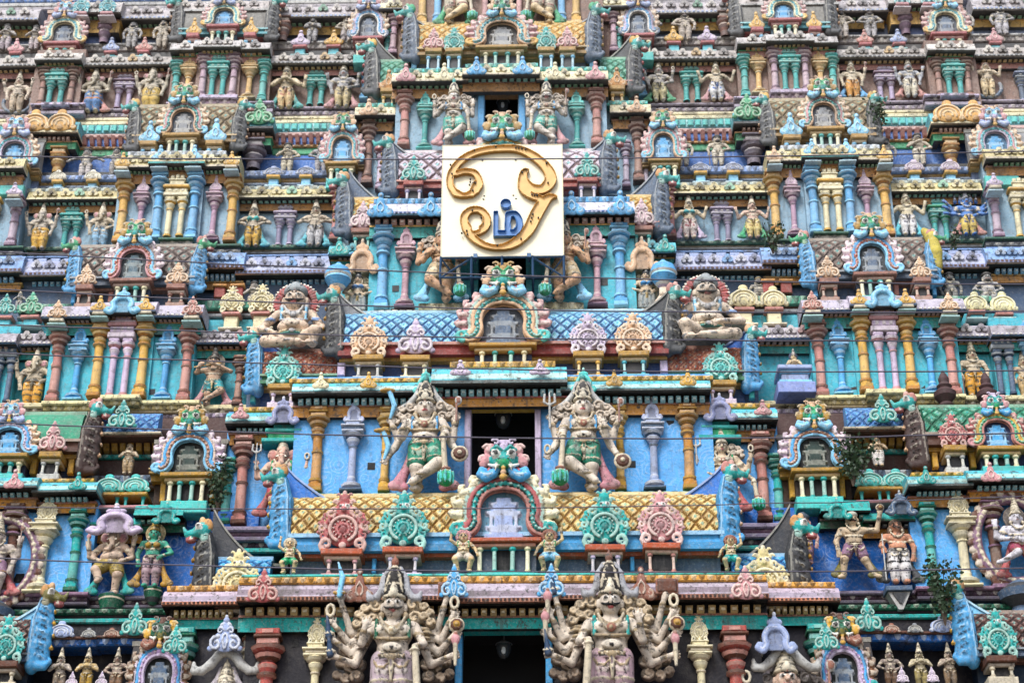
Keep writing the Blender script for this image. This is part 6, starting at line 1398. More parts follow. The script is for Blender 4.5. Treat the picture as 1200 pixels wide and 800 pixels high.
# row B figures, before the brown wall
gB = 'standing deities along the brown wall'
YB = 3.36
st(17, 130, 82, YB, 'beige figure standing in a dark snake coil at the left frame edge, brown wall', gB, skin='cdb79a', cloth='c9b59b', halo='coil', garment='long', cloth2='a8977f', arms=[UP(-1, 'disc'), UP(1, 'noose'), DN(-1), DN(1)])
st(107, 131, 78, YB, 'elephant-headed figure with blue and orange trousers before the brown wall', gB, skin='b7a884', head='elephant', cloth='4f86b8', cloth2='c98a4a', garment='long', fat=1.3, sash='salmon', arms=[UP(-1, 'noose'), UP(1, 'axe'), HIP(-1), HIP(1)])
st(175, 129, 75, YB, 'elephant-headed figure with yellow trousers before the brown wall', gB, skin='b8aa8c', head='elephant', cloth='d3b455', cloth2='9c8a50', garment='long', fat=1.25, arms=FOUR)
st(333, 129, 75, YB, 'cream figure with joined hands and outer arms spread, left of the topmost tier', gB, skin='d8c08c', cloth='e0c594', cloth2='b87a60', garment='long', sash='teal', arms=[(-1, (.28, .48), (.30, .62), None), (1, (.28, .48), (.30, .62), None)]+PR)
st(400, 129, 75, YB, 'grey-blue figure in yellow trousers left of the upper middle tier', gB, skin='9b9ba0', cloth='cdbb8e', cloth2='6f6656', garment='long', sash='pink', arms=[UP(-1), UP(1), DN(-1), HIP(1)])
st(770, 125, 77, YB, 'grey figure with green sash before the brown wall right of the upper middle tier', gB, skin='aaa39c', cloth='d5c99c', cloth2='5d5a4e', garment='long', sash='green', arms=[UP(-1), UP(1, 'noose'), DN(-1), HIP(1)])
st(837, 125, 77, YB, 'figure with raised hands and blue and white striped trousers before the brown wall', gB, skin='cbb78c', cloth='e3e2e0', cloth2='3f74bd', garment='long', sash='pink', arms=[(-1, (.26, .48), (.30, .64), None), (1, (.26, .48), (.30, .64), None)])
st(995, 123, 77, YB, 'figure in orange-yellow trousers with teal shoes before the right brown wall', gB, skin='d6c39c', cloth='dba23c', cloth2='c6893a', garment='long', sash='blue', arms=FOUR)
st(1062, 123, 76, YB, 'blue-grey bearded figure with pale legs before the right brown wall', gB, skin='9ca3ae', cloth='d9d0bc', cloth2='5f636b', garment='long', beard=True, sash='salmon', arms=[UP(-1), UP(1), DN(-1), DN(1)])
st(1152, 123, 76, YB, 'cream woman standing in a grey snake coil before the right brown wall', gB, skin='d7bf95', cloth='d9c49c', cloth2='bda57e', garment='long', halo='coil', bust=True, crown='hair', hair='terra', arms=[UP(-1), UP(1)])
# parapet storey over wall C
gP = 'bearded figures in the blue parapet storey'
YP = 2.82
sg(98, 210, 168, 'grey figure with wide winged shawl in the left blue parapet storey', '8d8a88', 'c3b9b6', [(-1, (.22, .60), (.30, .52), None), (1, (.22, .60), (.30, .52), None)], Y=YP, grp=gP, beard=False)
sg(133, 206, 168, 'dark shawled figure half hidden left of the tan barrel-roofed shrine', '6f6c6c', '8d8988', [(-1, (.22, .60), (.30, .52), None), DN(1)], Y=YP, grp=gP, beard=False)
sg(335, 204, 164, 'cream bearded figure with hand on hip, left blue parapet storey', 'bfb08c', 'd2c7a5', [PR[0], HIP(1)], Y=YP, grp=gP, beard=True)
sg(375, 204, 163, 'grey bearded figure with dark turban beside the narrow pink-fringed left shrine', '8f9098', 'b8b6bc', [HIP(-1), HIP(1)], Y=YP, grp=gP)
sg(798, 201, 160, 'sand-coloured bearded figure with big black turban right of the sign', 'b7ab90', 'd0cab8', [DN(-1), DN(1)], Y=YP, grp=gP)
sg(839, 201, 160, 'beige figure with black turban and staff, second to the right of the sign', 'c0b193', 'd6cfba', [DN(-1, 'staff'), HIP(1)], Y=YP, grp=gP)
sg(1036, 203, 166, 'darkened grey figure leaning out right of the tan barrel-roofed shrine', '75777b', '9a9da3', [DN(-1), DN(1)], Y=YP, grp=gP)
sg(1073, 202, 160, 'pale moustached figure with hand on chest in the right blue parapet storey', 'c3b193', 'd5cdb6', [PR[0], HIP(1)], Y=YP, grp=gP, beard=False, moustache=True)
# wall C figures
gC = 'standing deities along the grey-blue wall'
YW = 2.44
st(45, 292, 238, YW, 'elephant-headed grey figure in yellow trousers before the left grey-blue wall', gC, skin='b9ab94', head='elephant', cloth='d8b04a', cloth2='cfa24a', garment='long', fat=1.2, arms=FOUR)
st(116, 291, 237, YW, 'figure with golden arms and pale blue trousers before the left grey-blue wall', gC, skin='c0ad84', cloth='8fb7cf', cloth2='8f9498', garment='long', head='elephant', fat=1.1, arms=[UP(-1, 'noose'), UP(1), DN(-1), HIP(1)])
st(295, 291, 236, YW, 'figure in yellow trousers with teal collar left of the sign', gC, skin='b9a582', cloth='cfa93f', cloth2='6b5c40', garment='long', sash='aqua', gem='teal', blouse='teal', bust=True, arms=[(-1, (.26, .52), (.16, .46, -.1), None), (1, (.26, .52), (.16, .46, -.1), None)])
st(368, 291, 235, YW, 'figure in grey-white patterned trousers nearest the left edge of the sign', gC, skin='bda988', cloth='c6c4c4', cloth2='77777a', garment='long', sash='aqua', arms=[(-1, (.26, .52), (.15, .48, -.1), None), (1, (.26, .52), (.15, .48, -.1), None)])
st(806, 286, 234, YW, 'woman in teal blouse and red-striped white trousers right of the sign', gC, skin='d3bd90', cloth='e0d3cc', cloth2='a8545a', garment='long', sash='lilac', bust=True, blouse='36a3a6', arms=[(-1, (.24, .48), (.28, .64), None), (1, (.24, .48), (.28, .64), None)])
st(880, 286, 236, YW, 'pinkish figure in cream trousers with raised hands, right of the grey twin columns', gC, skin='d0a68a', cloth='d8c88a', cloth2='a88a50', garment='long', sash='green', arms=[(-1, (.24, .48), (.28, .64), None), (1, (.24, .48), (.28, .64), None)])
st(1060, 285, 230, YW, 'cream figure in white patterned trousers before the right grey-blue wall', gC, skin='d6c79a', cloth='dcdad8', cloth2='6f6c78', garment='long', sash='aqua', arms=[(-1, (.25, .48), (.28, .64), 'noose'), (1, (.25, .48), (.28, .64), None)])
st(1130, 285, 232, YW, 'blue many-headed figure with a fan of arms and yellow legs', gC, skin='4f86c4', cloth='d8c06a', cloth2='3f5f9a', garment='long', sash='salmon', heads=True, crownc='8a8f9a', arms=[(s, (.24, z), (.33, z+d), None) for s in (-1, 1) for z, d in ((.60, .10), (.54, .05), (.47, .0))]+[HIP(-1), HIP(1)])
# parapet storey over wall D
gQ = 'half-length figures in the dark parapet storey'
sg(20, 362, 338, 'small grey figure behind green scrolls at the left edge above the teal wall', '8a8a8c', '8a8a8c', PR, Y=1.62, grp=gQ, crown='tall', beard=False)
sg(296, 366, 326, 'small stone figure half hidden behind two cream plaques left of the seated giant', 'b0a79a', 'b0a79a', PR, Y=1.72, grp=gQ, beard=False)
sg(888, 366, 326, 'dark bronze-coloured figure behind cream plaques right of the seated giant', '7a6f5c', '7a6f5c', [DN(-1), DN(1)], Y=1.72, grp=gQ, crown='helmet', crownc='8a7a55', fat=1.2)
sg(1111, 368, 322, 'blackened figure with green face beside the right brown barrel roof', '3f4a40', '4d4f4a', [DN(-1), DN(1)], Y=1.72, grp=gQ)
sg(1155, 372, 322, 'pale grey figure leaning on one arm under the right ledge above the teal wall', 'a7a5a2', 'a7a5a2', [HIP(-1), HIP(1)], Y=1.72, grp=gQ, fat=1.2)
# wall D figures
gD = 'statues along the teal wall'
YD = 1.30
st(38, 477, 408, YD, 'tall elephant-headed stone statue with yellow legs at the left teal wall', gD, res=80, skin='c0ad86', head='elephant', cloth='dda94a', cloth2='7f7350', garment='long', fat=1.15, arms=[UP(-1, 'noose'), UP(1), DN(-1), HIP(1)])
st(249, 478, 408, YD, 'bare-chested flute player in teal shorts with crossed legs', gD, res=90, skin='c69a6c', cloth='2f9ba0', cloth2='cfb98a', garment='short', pose='cross', sash='pink', crownc='4a4038', halo='disc', haloc='a59c8c', arms=[(-1, (.22, .56, -.04), (.17, .63, -.12), 'flute'), (1, (.22, .58, -.04), (.02, .66, -.14), None)])
st(1138, 474, 408, YD, 'warrior statue in yellow leggings with tall helmet at the right teal wall', gD, res=80, skin='c9b48c', cloth='dba640', cloth2='8c8468', garment='long', crown='tall', crownc='8d8468', arms=[DN(-1, 'staff'), DN(1)], sash='dgrey')
st(1197, 474, 420, YD, 'golden figure at the right frame edge beside grey twin columns, teal wall', gD, skin='c5a877', cloth='c5a877', cloth2='8c7a50', garment='long', arms=FOUR)
# seated deity with its blue hood on the lilac pedestal
x = 929
def seated(px, pb, pt, Y, label, group, sp, res=80, name='seated_statue', mirror=False, width=1.0, zb=.30):
    z = Zp(pb, Y); H = (Zp(pt, Y)-z)/(1.03-zb); o = empty(name, (Xp(px, (pb+pt)/2, Y), Y, z), (H*width*(-1 if mirror else 1), H*width, H)); tag(o, label, 'statue', group)
    for k, me in figure_meshes(sp, res).items(): obj(k if isinstance(k, str) else k[0], me, o, (0, 0, -zb))
    return o
seated(929, 441, 414, 1.15, 'small cream seated deity under a dark blue hood on a lilac pedestal', gD, dict(skin='d8c4a0', cloth='cdb98c', pose='lotus', halo='disc', haloc='33496e', crownc='a8a39a', arms=PR), 70)
m = MB(); Y = 1.1; X = Xp(929, 455, Y); w = 20*mpp(455, Y); z = [Zp(p, Y) for p in (442, 447, 451, 459, 463, 476)]
m.bbox(X-w, X+w, Y-.45, Y+.4, z[1], z[0]-.004, 'lav'); m.bbox(X-w*.85, X+w*.85, Y-.38, Y+.4, z[2], z[1]-.002, 'lblue'); m.bbox(X-w*.78, X+w*.78, Y-.34, Y+.4, z[3], z[2]-.002, 'lav'); m.bbox(X-w*.95, X+w*.95, Y-.42, Y+.4, z[4], z[3]-.002, 'lblue'); m.bbox(X-w*1.1, X+w*1.1, Y-.5, Y+.4, z[5], z[4]-.002, hx('93a0cc')); m.build('pedestal', TOWER)
# parapet over wall E
gE = 'praying figures in the brown parapet storey'
st(150, 556, 515, .48, 'bare-chested praying figure behind two teal caps under the left blue canopy', gE, res=80, skin='cdb48d', cloth='a58f72', cloth2='b9a27c', garment='long', crown='turban', hair='8f7f66', arms=PR, fat=1.1)
st(1027, 553, 512, .48, 'portly praying man with black beard under the right blue canopy', gE, res=80, skin='c9a772', cloth='d8d2cc', cloth2='d8d2cc', garment='long', crown='turban', hair='6f5b44', arms=PR, fat=1.35, moustache=True)
# wall E
gF = 'statues along the deep blue wall'
YE = .02
st(131, 699, 607, YE, 'pot-bellied elephant-headed statue on a fluted pot, one foot raised', gF, res=110, skin='c9a98a', head='elephant', cloth='9c8a4a', cloth2='c8b37c', garment='short', fat=1.5, pose='raise', sash='teal', crownc='c3aab0', arms=[(-1, (.26, .50), (.27, .60), 'club' if False else 'torch'), UP(1, 'noose'), HIP(-1), HIP(1)])
st(179, 690, 606, YE-.05, 'green-skinned woman in banded leggings on a small fluted pot', gF, res=100, skin='4fa890', cloth='b29aa0', cloth2='5c4d58', garment='long', bust=True, blouse='a8893c', halo='disc', haloc='c4b48c', sash='gold', crownc='b89a50', arms=[DN(-1), HIP(1)])
st(1000, 685, 593, YE-.05, 'striding moustached man lifting a round disc over his head', gF, res=110, skin='c2a67a', cloth='8f6f86', cloth2='7a6a55', garment='short', pose='stride', crown='helmet', crownc='b9b5a8', moustache=True, sash='olive', arms=[(-1, (.20, .48), (.19, .34), None), (1, (.27, .62), (.31, .80), 'disc')], top=.05)
st(1051, 691, 602, YE-.02, 'pinkish bare-chested statue in black and white striped leggings with a spear', gF, res=110, skin='c9977c', cloth='d6d2d0', cloth2='33343a', garment='long', crown='hair', hair='7d6a58', moustache=True, arms=[(-1, (.19, .50), (.185, .46, -.08), 'spear'), DN(1)], fat=1.15, sash='dgrey', top=.03)
st(942, 668, 602, .02, 'pink-faced bust with dark cap peering out behind the right dark crescent', gF, skin='c98f86', cloth='8d6f83', garment='long', crown='helmet', crownc='55606a', hs=1.5, arms=[DN(-1), DN(1)])
st(1192, 686, 592, YE-.3, 'white dancing figure with one leg lifted inside a stone ring at the right edge', gF, res=110, skin='d6d3dc', cloth='b2486a', cloth2='cdb27a', garment='short', pose='kick', halo='disc', haloc='8a7f78', sash='rose', arms=[(-1, (.24, .52), (.25, .64), None), (1, (.24, .52), (.27, .62), 'noose'), (-1, (.2, .5), (.05, .46, -.12), None)])
st(-6, 700, 606, YE-.3, 'dancing figure mostly cut by the left frame edge inside a stone ring', gF, res=90, skin='c2b2a4', cloth='8d6f83', garment='short', pose='kick', sash='rose', arms=FOUR)
def ring(px, pc, r, Y, label):
    o = root_at('flame_ring', label, 'ring', px, pc+r, Y, 'stone rings around the dancing figures'); R = r*mpp(pc, Y); z = Zp(pc, Y)-o.location.z
    P = []
    for i in range(40):
        a = 2*pi*i/40+.04; b = 2*pi*(i+1)/40+.04
        P.append(cap((R*.86*cos(a), 0, z+R*1.05*sin(a)), (R*.86*cos(b), 0, z+R*1.05*sin(b)), .10, .10, 'mauve', .01)); P.append(ell((R*.86*cos(a), -.09, z+R*1.05*sin(a)), .045, 'sand', .005)); P.append(ell((R*1.02*cos(a), 0, z+R*1.22*sin(a)), (.09, .07, .09), 'stone' if i % 2 else 'brown', .02))
    obj('ring', sculpt('ring', P, .035), o)
    m = MB(); zz = 0
    m.lathe([(.15, -1.0, 'dgrey'), (.3, -.8, 'slate'), (.2, -.6, 'dgrey'), (.45, -.42, 'slate'), (.5, -.25, 'dgrey'), (.3, -.1, 'slate'), (.12, .02, 'dgrey')], 0, 0, 14); m.build('pedestal', o)
ring(1192, 640, 48, YE-.2, 'oval stone ring with flame edge around the white dancer at the right edge')
ring(-8, 655, 48, YE-.2, 'oval stone ring with flame edge cut by the left frame edge')
# lowest parapet
gL = 'small dark figures under the lowest blue ledge'
YL = -.62
for px, lab, sk, ar in ((70, 'thin grey figure with joined hands, leftmost in the dark lowest niche row', '9a8a78', PR), (102, 'golden praying figure, second in the left dark lowest niche row', 'b9983c', PR), (137, 'brown figure turning away beside the left brown-leaved arch', '94765c', [HIP(-1), HIP(1)]),
                        (1112, 'brown figure with one hand raised, last in the right dark lowest niche row', '9c8468', [PR[0], (1, (.24, .55), (.28, .60), None)]), (1078, 'praying figure with tall pointed crown in the right dark lowest niche row', 'a89a6a', PR), (1043, 'hunched brown figure beside the right lilac-ringed arch', '7d6450', [HIP(-1), HIP(1)])):
    st(px, 812, 760, YL, lab, gL, skin=sk, cloth=lo(sk, .15), cloth2=lo(sk, .4), garment='long', arms=ar)
DY = 0.0
# scrolled canopies over two statues of the deep blue wall
af(TOWER, 135, 586, 622, -.30, 'horseshoe', 'lilac', 1.5); af(TOWER, 1055, 580, 606, -.25, 'horseshoe', 'slate', 1.2)
# niche goddesses beside the lowest tier
for px, pt, lab, f in ((262, 776, 'stone goddess bust in a draped niche beside the left foot of the middle', 'e0b49a'), (926, 756, 'crowned goddess in a grey draped niche beside the right foot of the middle', 'd2ab8e')):
    st(px, 940, pt, -1.22, lab, 'niche goddesses', res=120, big=True, skin=f, cloth='8d7f88', cloth2='c2a878', garment='long', bust=True, blouse='8a6f80', halo='disc', haloc='4a4a50', top=.13, locks='5c5450', scarf='b7b0b4', arms=[UP(-1, 'noose'), UP(1, 'axe'), DN(-1), DN(1)], hs=1.1)
    o = root_at('niche_drape', ('grey' if px > 500 else 'pale')+' scrolled drape arching over the goddess beside the '+('right' if px > 500 else 'left')+' foot of the middle', 'drape', px, 830, -1.30); P = []; k = mpp(800, -1.3)
    for s in (-1, 1): P += chain([tuple(V3((s*a*k, 0, (830-b)*k*1.13))) for a, b in ((0, 766), (9, 771), (18, 781), (28, 788), (37, 788), (38, 780))], [.11, .10, .10, .09, .08, .05], 'lgrey', .03)
    P += [ell((0, -.02, (830-764)*k*1.13), (.10, .1, .12), 'lav', .03)]
    obj('drape', sculpt('drape', P, .04), o)
# flank statues: elephant-headed pair, partly behind the blue gables
st(330, 606, 507, .16, 'elephant-headed statue with trident behind the left blue gable', 'flank statues', res=110, big=True, skin='dba98c', head='elephant', cloth='c25f6a', cloth2='cdb27c', garment='short', fat=1.2, sash='rose', arms=[(-1, (.25, .48), (.26, .60), 'trident'), (1, (.25, .48), (.26, .60), 'noose'), HIP(-1), HIP(1)], gem='salmon')
st(847, 604, 503, .16, 'statue with trident and club behind the right blue gable', 'flank statues', res=110, big=True, skin='d3b890', cloth='c25f6a', cloth2='cdb27c', garment='short', fat=1.1, sash='rose', locks='stone', arms=[(-1, (.25, .48), (.26, .60), 'trident'), (1, (.25, .48), (.28, .62), 'noose'), HIP(-1), (1, (.22, .45), (.3, .36), 'club')])
# seated giants with red fan halos
giant = dict(big=True, skin='e3c3a0', cloth='4f9a90', cloth2='d8c8a8', garment='none', pose='throne', halo='fan', crown='helmet', crownc='9aa0a0', moustache=True, hs=1.45, fat=1.45, jewel='b9b6b4', band='8fa9cf', gem='grey', strap='lblue', top=.04)
for px, pb, pt, lab, sd, sk, ar in ((345, 413, 319, 'large seated giant with black moustache and red fan halo, left of the middle', 1, 'dcc6b0', [(-1, (.27, .48), (.17, .40, -.12), None), (1, (.24, .48), (.20, .41, -.12), None)]),
                                (828, 409, 313, 'large seated giant with open red mouth and red fan halo, right of the middle', -1, 'ddccb8', [(-1, (.26, .48), (.22, .40, -.12), None), (1, (.27, .48), (.08, .40, -.16), None)])):
    seated(px, pb, pt, .72, lab, 'seated giants', dict(giant, skin=sk, side=sd, arms=ar), 120, width=1.06, zb=.238)
    o = root_at('raised_club', 'blue and white ringed club '+('right of the left' if px < 500 else 'left of the right')+' seated giant', 'club', px+(49 if px < 500 else -50), 350, .9)
    m = MB(); m.lathe([(.06, .0, 'sand'), (.08, .25, 'lilac'), (.14, .30, 'white'), (.2, .36, 'blue'), (.32, .55, 'lblue'), (.30, .60, 'white'), (.34, .66, 'blue'), (.27, .86, 'lblue'), (.1, .98, 'blue'), (.05, 1.05, 'blue'), (0, 1.08, 'blue')], 0, 0, 16); m.build('club', o)
    hb = [ell((0, -.03, .12), (.10, .09, .10), sk, .02), *chain([(0, 0, .1), (.14 if px < 500 else -.14, .02, -.15), (.05, .05, -.55)], [.08, .10, .12], sk, .03)]+[cap((-.1, -.08+.0, .06+.05*i), (.08, -.10, .06+.05*i), .03, .028, sk, .004) for i in range(4)]
    obj('forearm', sculpt('forearm', hb, .028), o)
for px, pt, lab, bl in ((419, 314, 'small woman in blue top left of the third tier columns', '4f86b8'), (757, 312, 'small woman in blue bodice right of the third tier columns', '3f8fc0')):
    st(px, 368, pt, 1.22, lab, 'flank statues', res=90, skin='d3b78c', cloth='7f8a8c', cloth2='b09a66', garment='skirt', bust=True, blouse=bl, locks='8a8468', crownc='3f4450', arms=[HIP(-1), HIP(1)])
# ------------------------------------------------------------------ the sign in front of the third tier
Y = .12
SIGN = root_at('sign_board', 'square cream sign board with large golden symbol and small blue letter on steel frame', 'sign', 589, 300, Y)
k = mpp(236, Y); kz = (Zp(170, Y)-Zp(300, Y))/130
CREAM = simple_mat('cream_sheet', 'e3dabd', .45, 0, .10, 3.0, 'c9b98c'); GOLDM = simple_mat('gold_channel', 'd9ae66', .42, .0, .28, 5.0, '9a6a28'); GOLDR = simple_mat('gold_rim', 'a87a30', .4, .15, .3, 8.0)
BLUEM = simple_mat('blue_channel', '3f74ad', .4, 0, .35, 6.0, '1d4a86'); STEEL = simple_mat('painted_steel', '3a5878', .45, .3, .4, 7.0, '1c2836')
W = 142*k; H = 130*kz
m = MB(); m.box(-W/2, W/2, 0, .10, 0, H, 'white'); b = m.build('panel', SIGN, CREAM)
m = MB()
for i in (-.5, .5): m.box(i*W-.012, i*W+.012, -.006, .106, -.004, H+.004, 'white')
m.box(-W/2-.01, W/2+.01, -.007, .107, H-.012, H+.008, 'white'); m.build('panel_edge', SIGN, simple_mat('sheet_edge', 'cfc6a8', .5, 0, .3))
# the symbol: strokes in zoom pixels of the photograph's sign -> board metres, meshed as one raised channel letter
def zz(x, y): return ((x/4.705+480-588.5)*k, (300-(y/4.705+150))*kz)
def stroke(pts, n=6):
    c = catmull([(p[0], p[1], p[2]) for p in pts], n); return [(*zz(c_[0], c_[1]), c_[2]*.93/4.705*k/2) for c_ in c]
def channel(name, strokes, boxes, holes, depth, rim, mat, rimmat):
    h = .019; x0, x1, z0, z1 = -W/2, W/2, 0, H
    nx, nz = int((x1-x0)/h)+1, int((z1-z0)/h)+1; xs = x0+h*np.arange(nx); zs = z0+h*np.arange(nz)
    D = np.full((nx, nz), 9.0)
    X, Z = xs[:, None], zs[None, :]
    for s in strokes:
        for (ax, az, ar), (bx, bz, br) in zip(s, s[1:]):
            bx_, bz_ = bx-ax, bz-az; l2 = max(bx_*bx_+bz_*bz_, 1e-9); t = np.clip(((X-ax)*bx_+(Z-az)*bz_)/l2, 0, 1)
            D = np.minimum(D, np.sqrt((X-ax-t*bx_)**2+(Z-az-t*bz_)**2)-(ar+(br-ar)*t))
    for (ax, az, bx, bz) in boxes: D = np.minimum(D, np.maximum(np.maximum(ax-X, X-bx), np.maximum(az-Z, Z-bz)))
    for (cx, cz, r, rz) in holes: D = np.maximum(D, (1-np.sqrt(((X-cx)/r)**2+((Z-cz)/rz)**2))*min(r, rz))
    ys = -depth-2*h+h*np.arange(int(depth/h)+6); Yg = ys[None, :, None]; D3 = D[:, None, :]
    F = np.maximum(D3, np.maximum(Yg-.01, -depth-Yg)); pocket = np.maximum(D3+rim, Yg+depth*.45); F = np.maximum(F, -pocket)
    CI = np.where(D3 < -rim*.9, 0, 1)+0*Yg.astype(int); CI = np.broadcast_to(CI, F.shape)
    v, f, c = nets(F, np.array([xs[0], ys[0], zs[0]]), h, CI, [(1, 1, 1, 1), (0, 0, 0, 1)])
    me = bpy.data.meshes.new(name); me.from_pydata(v, [], f); me.materials.append(mat); me.materials.append(rimmat)
    mi = [1 if c[q_[0]][0] < .5 and c[q_[2]][0] < .5 else 0 for q_ in f]; me.polygons.foreach_set('material_index', mi); me.update()
    return obj(name, me, SIGN)
S1 = stroke([(340, 375, 46), (385, 325, 44), (360, 262, 42), (300, 250, 40), (255, 262, 40)]); S1b = stroke([(255, 370, 50), (300, 384, 34), (352, 368, 44)])
S2 = stroke([(252, 372, 44), (222, 320, 44), (230, 255, 46), (285, 185, 46), (370, 142, 46), (480, 124, 46), (590, 126, 50), (680, 165, 56), (755, 232, 64), (778, 300, 74), (735, 352, 66), (668, 345, 62), (628, 300, 58), (632, 258, 44), (652, 246, 18)])
S2b = stroke([(615, 300, 40), (622, 345, 52), (660, 382, 50), (716, 404, 46)])
S3 = stroke([(808, 394, 16), (770, 398, 48), (728, 440, 74), (690, 505, 76), (650, 580, 70), (575, 646, 60), (490, 668, 38), (410, 652, 40), (348, 610, 48), (312, 560, 50)])
S4 = stroke([(312, 560, 50), (302, 505, 50), (335, 466, 44), (390, 466, 44), (428, 508, 44), (420, 560, 42), (372, 590, 34), (335, 585, 26)]); S4b = stroke([(318, 545, 40), (330, 560, 34)])
S1c = stroke([(360, 355, 60), (372, 318, 50)]); S4c = stroke([(400, 560, 40), (412, 520, 46)])
def hole(x, y, r, rz): a = zz(x, y); return (a[0], a[1], r/4.705*k, rz/4.705*kz)
channel('golden_symbol', [S1, S1b, S1c, S2, S2b, S3, S4, S4b, S4c], [], [hole(287, 312, 40, 36), hole(367, 523, 36, 34)], .115, .026, GOLDM, GOLDR)
def bx4(x0, y0, x1, y1): a, b_ = zz(x0, y1), zz(x1, y0); return (a[0], a[1], b_[0], b_[1])
channel('blue_letter', [stroke([(530, 435, 64), (531, 436, 64)]), stroke([(545, 494, 40), (585, 494, 40), (606, 540, 42), (585, 588, 44), (540, 592, 40)]), stroke([(543, 498, 40), (541, 560, 40)])], [bx4(462, 476, 490, 612), bx4(462, 580, 590, 612), bx4(526, 500, 558, 600)], [hole(572, 541, 15, 30)], .15, .02, BLUEM, BLUEM)
# bulb holders: rows of tiny dark sockets on the golden strokes
m = MB()
for x, y in ((225, 230), (232, 262), (236, 284), (222, 212), (334, 296), (334, 312), (330, 328), (350, 318), (362, 316), (350, 357), (352, 132), (474, 113), (586, 120), (602, 122), (620, 126), (640, 130), (756, 210), (764, 318), (672, 384), (686, 388), (700, 390), (620, 258), (634, 240), (648, 252), (668, 530), (674, 510), (680, 492), (710, 510), (612, 622), (486, 658), (318, 576), (322, 596), (290, 590), (404, 522), (404, 540), (398, 508), (348, 468)):
    a, c = zz(x, y); m.lathe([(.022, 0, 'black'), (.022, .05, 'soot'), (.014, .06, 'black')], 0, 0, 6); n = len(m.v)
    for i in range(n-(12*2+6), n):
        px_, py_, pz_ = m.v[i]; m.v[i] = (a+px_, -.05-pz_, c+py_)
m.build('bulb_sockets', SIGN)
m = MB()
for x, y in ((400, 182), (586, 182), (412, 376), (572, 376), (408, 394), (586, 394)):
    a, c = zz(x, y); m.box(a-.02, a+.02, -.012, .0, c-.012, c+.012, 'black')
m.build('fixing_bolts', SIGN)
# steel frame: rails, braces back to the wall
m = MB(); t = .028; back = YC[2]-Y-.02; zb = -24*kz
def bar(a, b, r=t): m.tube([a, b], r, 'steel', 4, False)
for z in (-.04, zb):
    bar((-W/2, 0, z), (W/2, 0, z)); bar((-W/2, back, z), (W/2, back, z))
    for x in (-W/2, -W*.25, 0, W*.25, W/2): bar((x, 0, z), (x, back, z))
for x in (-W/2, -W*.25, 0, W*.25, W/2): bar((x, 0, zb), (x, 0, .0)); bar((x, back, zb), (x, back, 0))
bar((-W/2, 0, -.04), (-W*.3, back*.6, zb)); bar((W/2, 0, -.04), (W*.3, back*.6, zb)); bar((-W/2, .02, zb), (-W*.25, .02, -.04)); bar((W/2, .02, zb), (W*.25, .02, -.04))
for x in (-W*.22, W*.22): bar((x, .13, -.1), (x, .13, H)); m.box(x-.05, x+.05, -.05, .06, -.06, .05, 'steel'); bar((x, .13, H*.8), (x, back+.0, H*.8))
m.build('steel_frame', SIGN, STEEL)

# ------------------------------------------------------------------ lamps hung in the dark doorways
GLASS = simple_mat('smoked_glass', '3a3d40', .12, 0, .2, 9.0); CAPM = simple_mat('lamp_cap', '8d8f90', .35, .5, .3, 9.0)
BULB = simple_mat('bulb_glass', 'd9dcdc', .08, 0, .05, 9.0)
for px, py, w, Y, lab in ((590, 491, 20, .55, 'dark glass dome lamp hanging in the blue-walled doorway'), (592, 760, 19, -.75, 'dark glass dome lamp hanging in the lowest doorway'), (588, 120, 15, 2.6, 'dark glass dome lamp hanging in the upper doorway above the sign')):
    o = root_at('hanging_lamp', lab, 'lamp', px, py+12, Y); r = w*mpp(py, Y)/2; z = r*1.3
    m = MB(); m.lathe([(.02, 3.2*r, 'grey'), (.02, 2.3*r, 'grey'), (.5*r, 2.2*r, 'grey'), (1.0*r, 1.95*r, 'grey'), (1.05*r, 1.85*r, 'grey'), (.7*r, 1.8*r, 'grey')], 0, 0, 16); m.lathe([(.018, 8*r, 'grey'), (.018, 3*r, 'grey')], 0, 0, 6); m.build('lamp_cap', o, CAPM)
    m = MB(); m.lathe([(.92*r, 1.84*r, 'grey'), (.95*r, 1.4*r, 'grey'), (.85*r, .8*r, 'grey'), (.6*r, .3*r, 'grey'), (.15*r, .05*r, 'grey'), (0, .04*r, 'grey')], 0, 0, 16); m.build('glass_dome', o, GLASS)
    m = MB(); m.lathe([(0, 1.5*r, 'white'), (.25*r, 1.2*r, 'white'), (.3*r, .8*r, 'white'), (.2*r, .5*r, 'white'), (0, .42*r, 'white')], 0, -.72*r, 10); m.build('bulb', o, BULB)

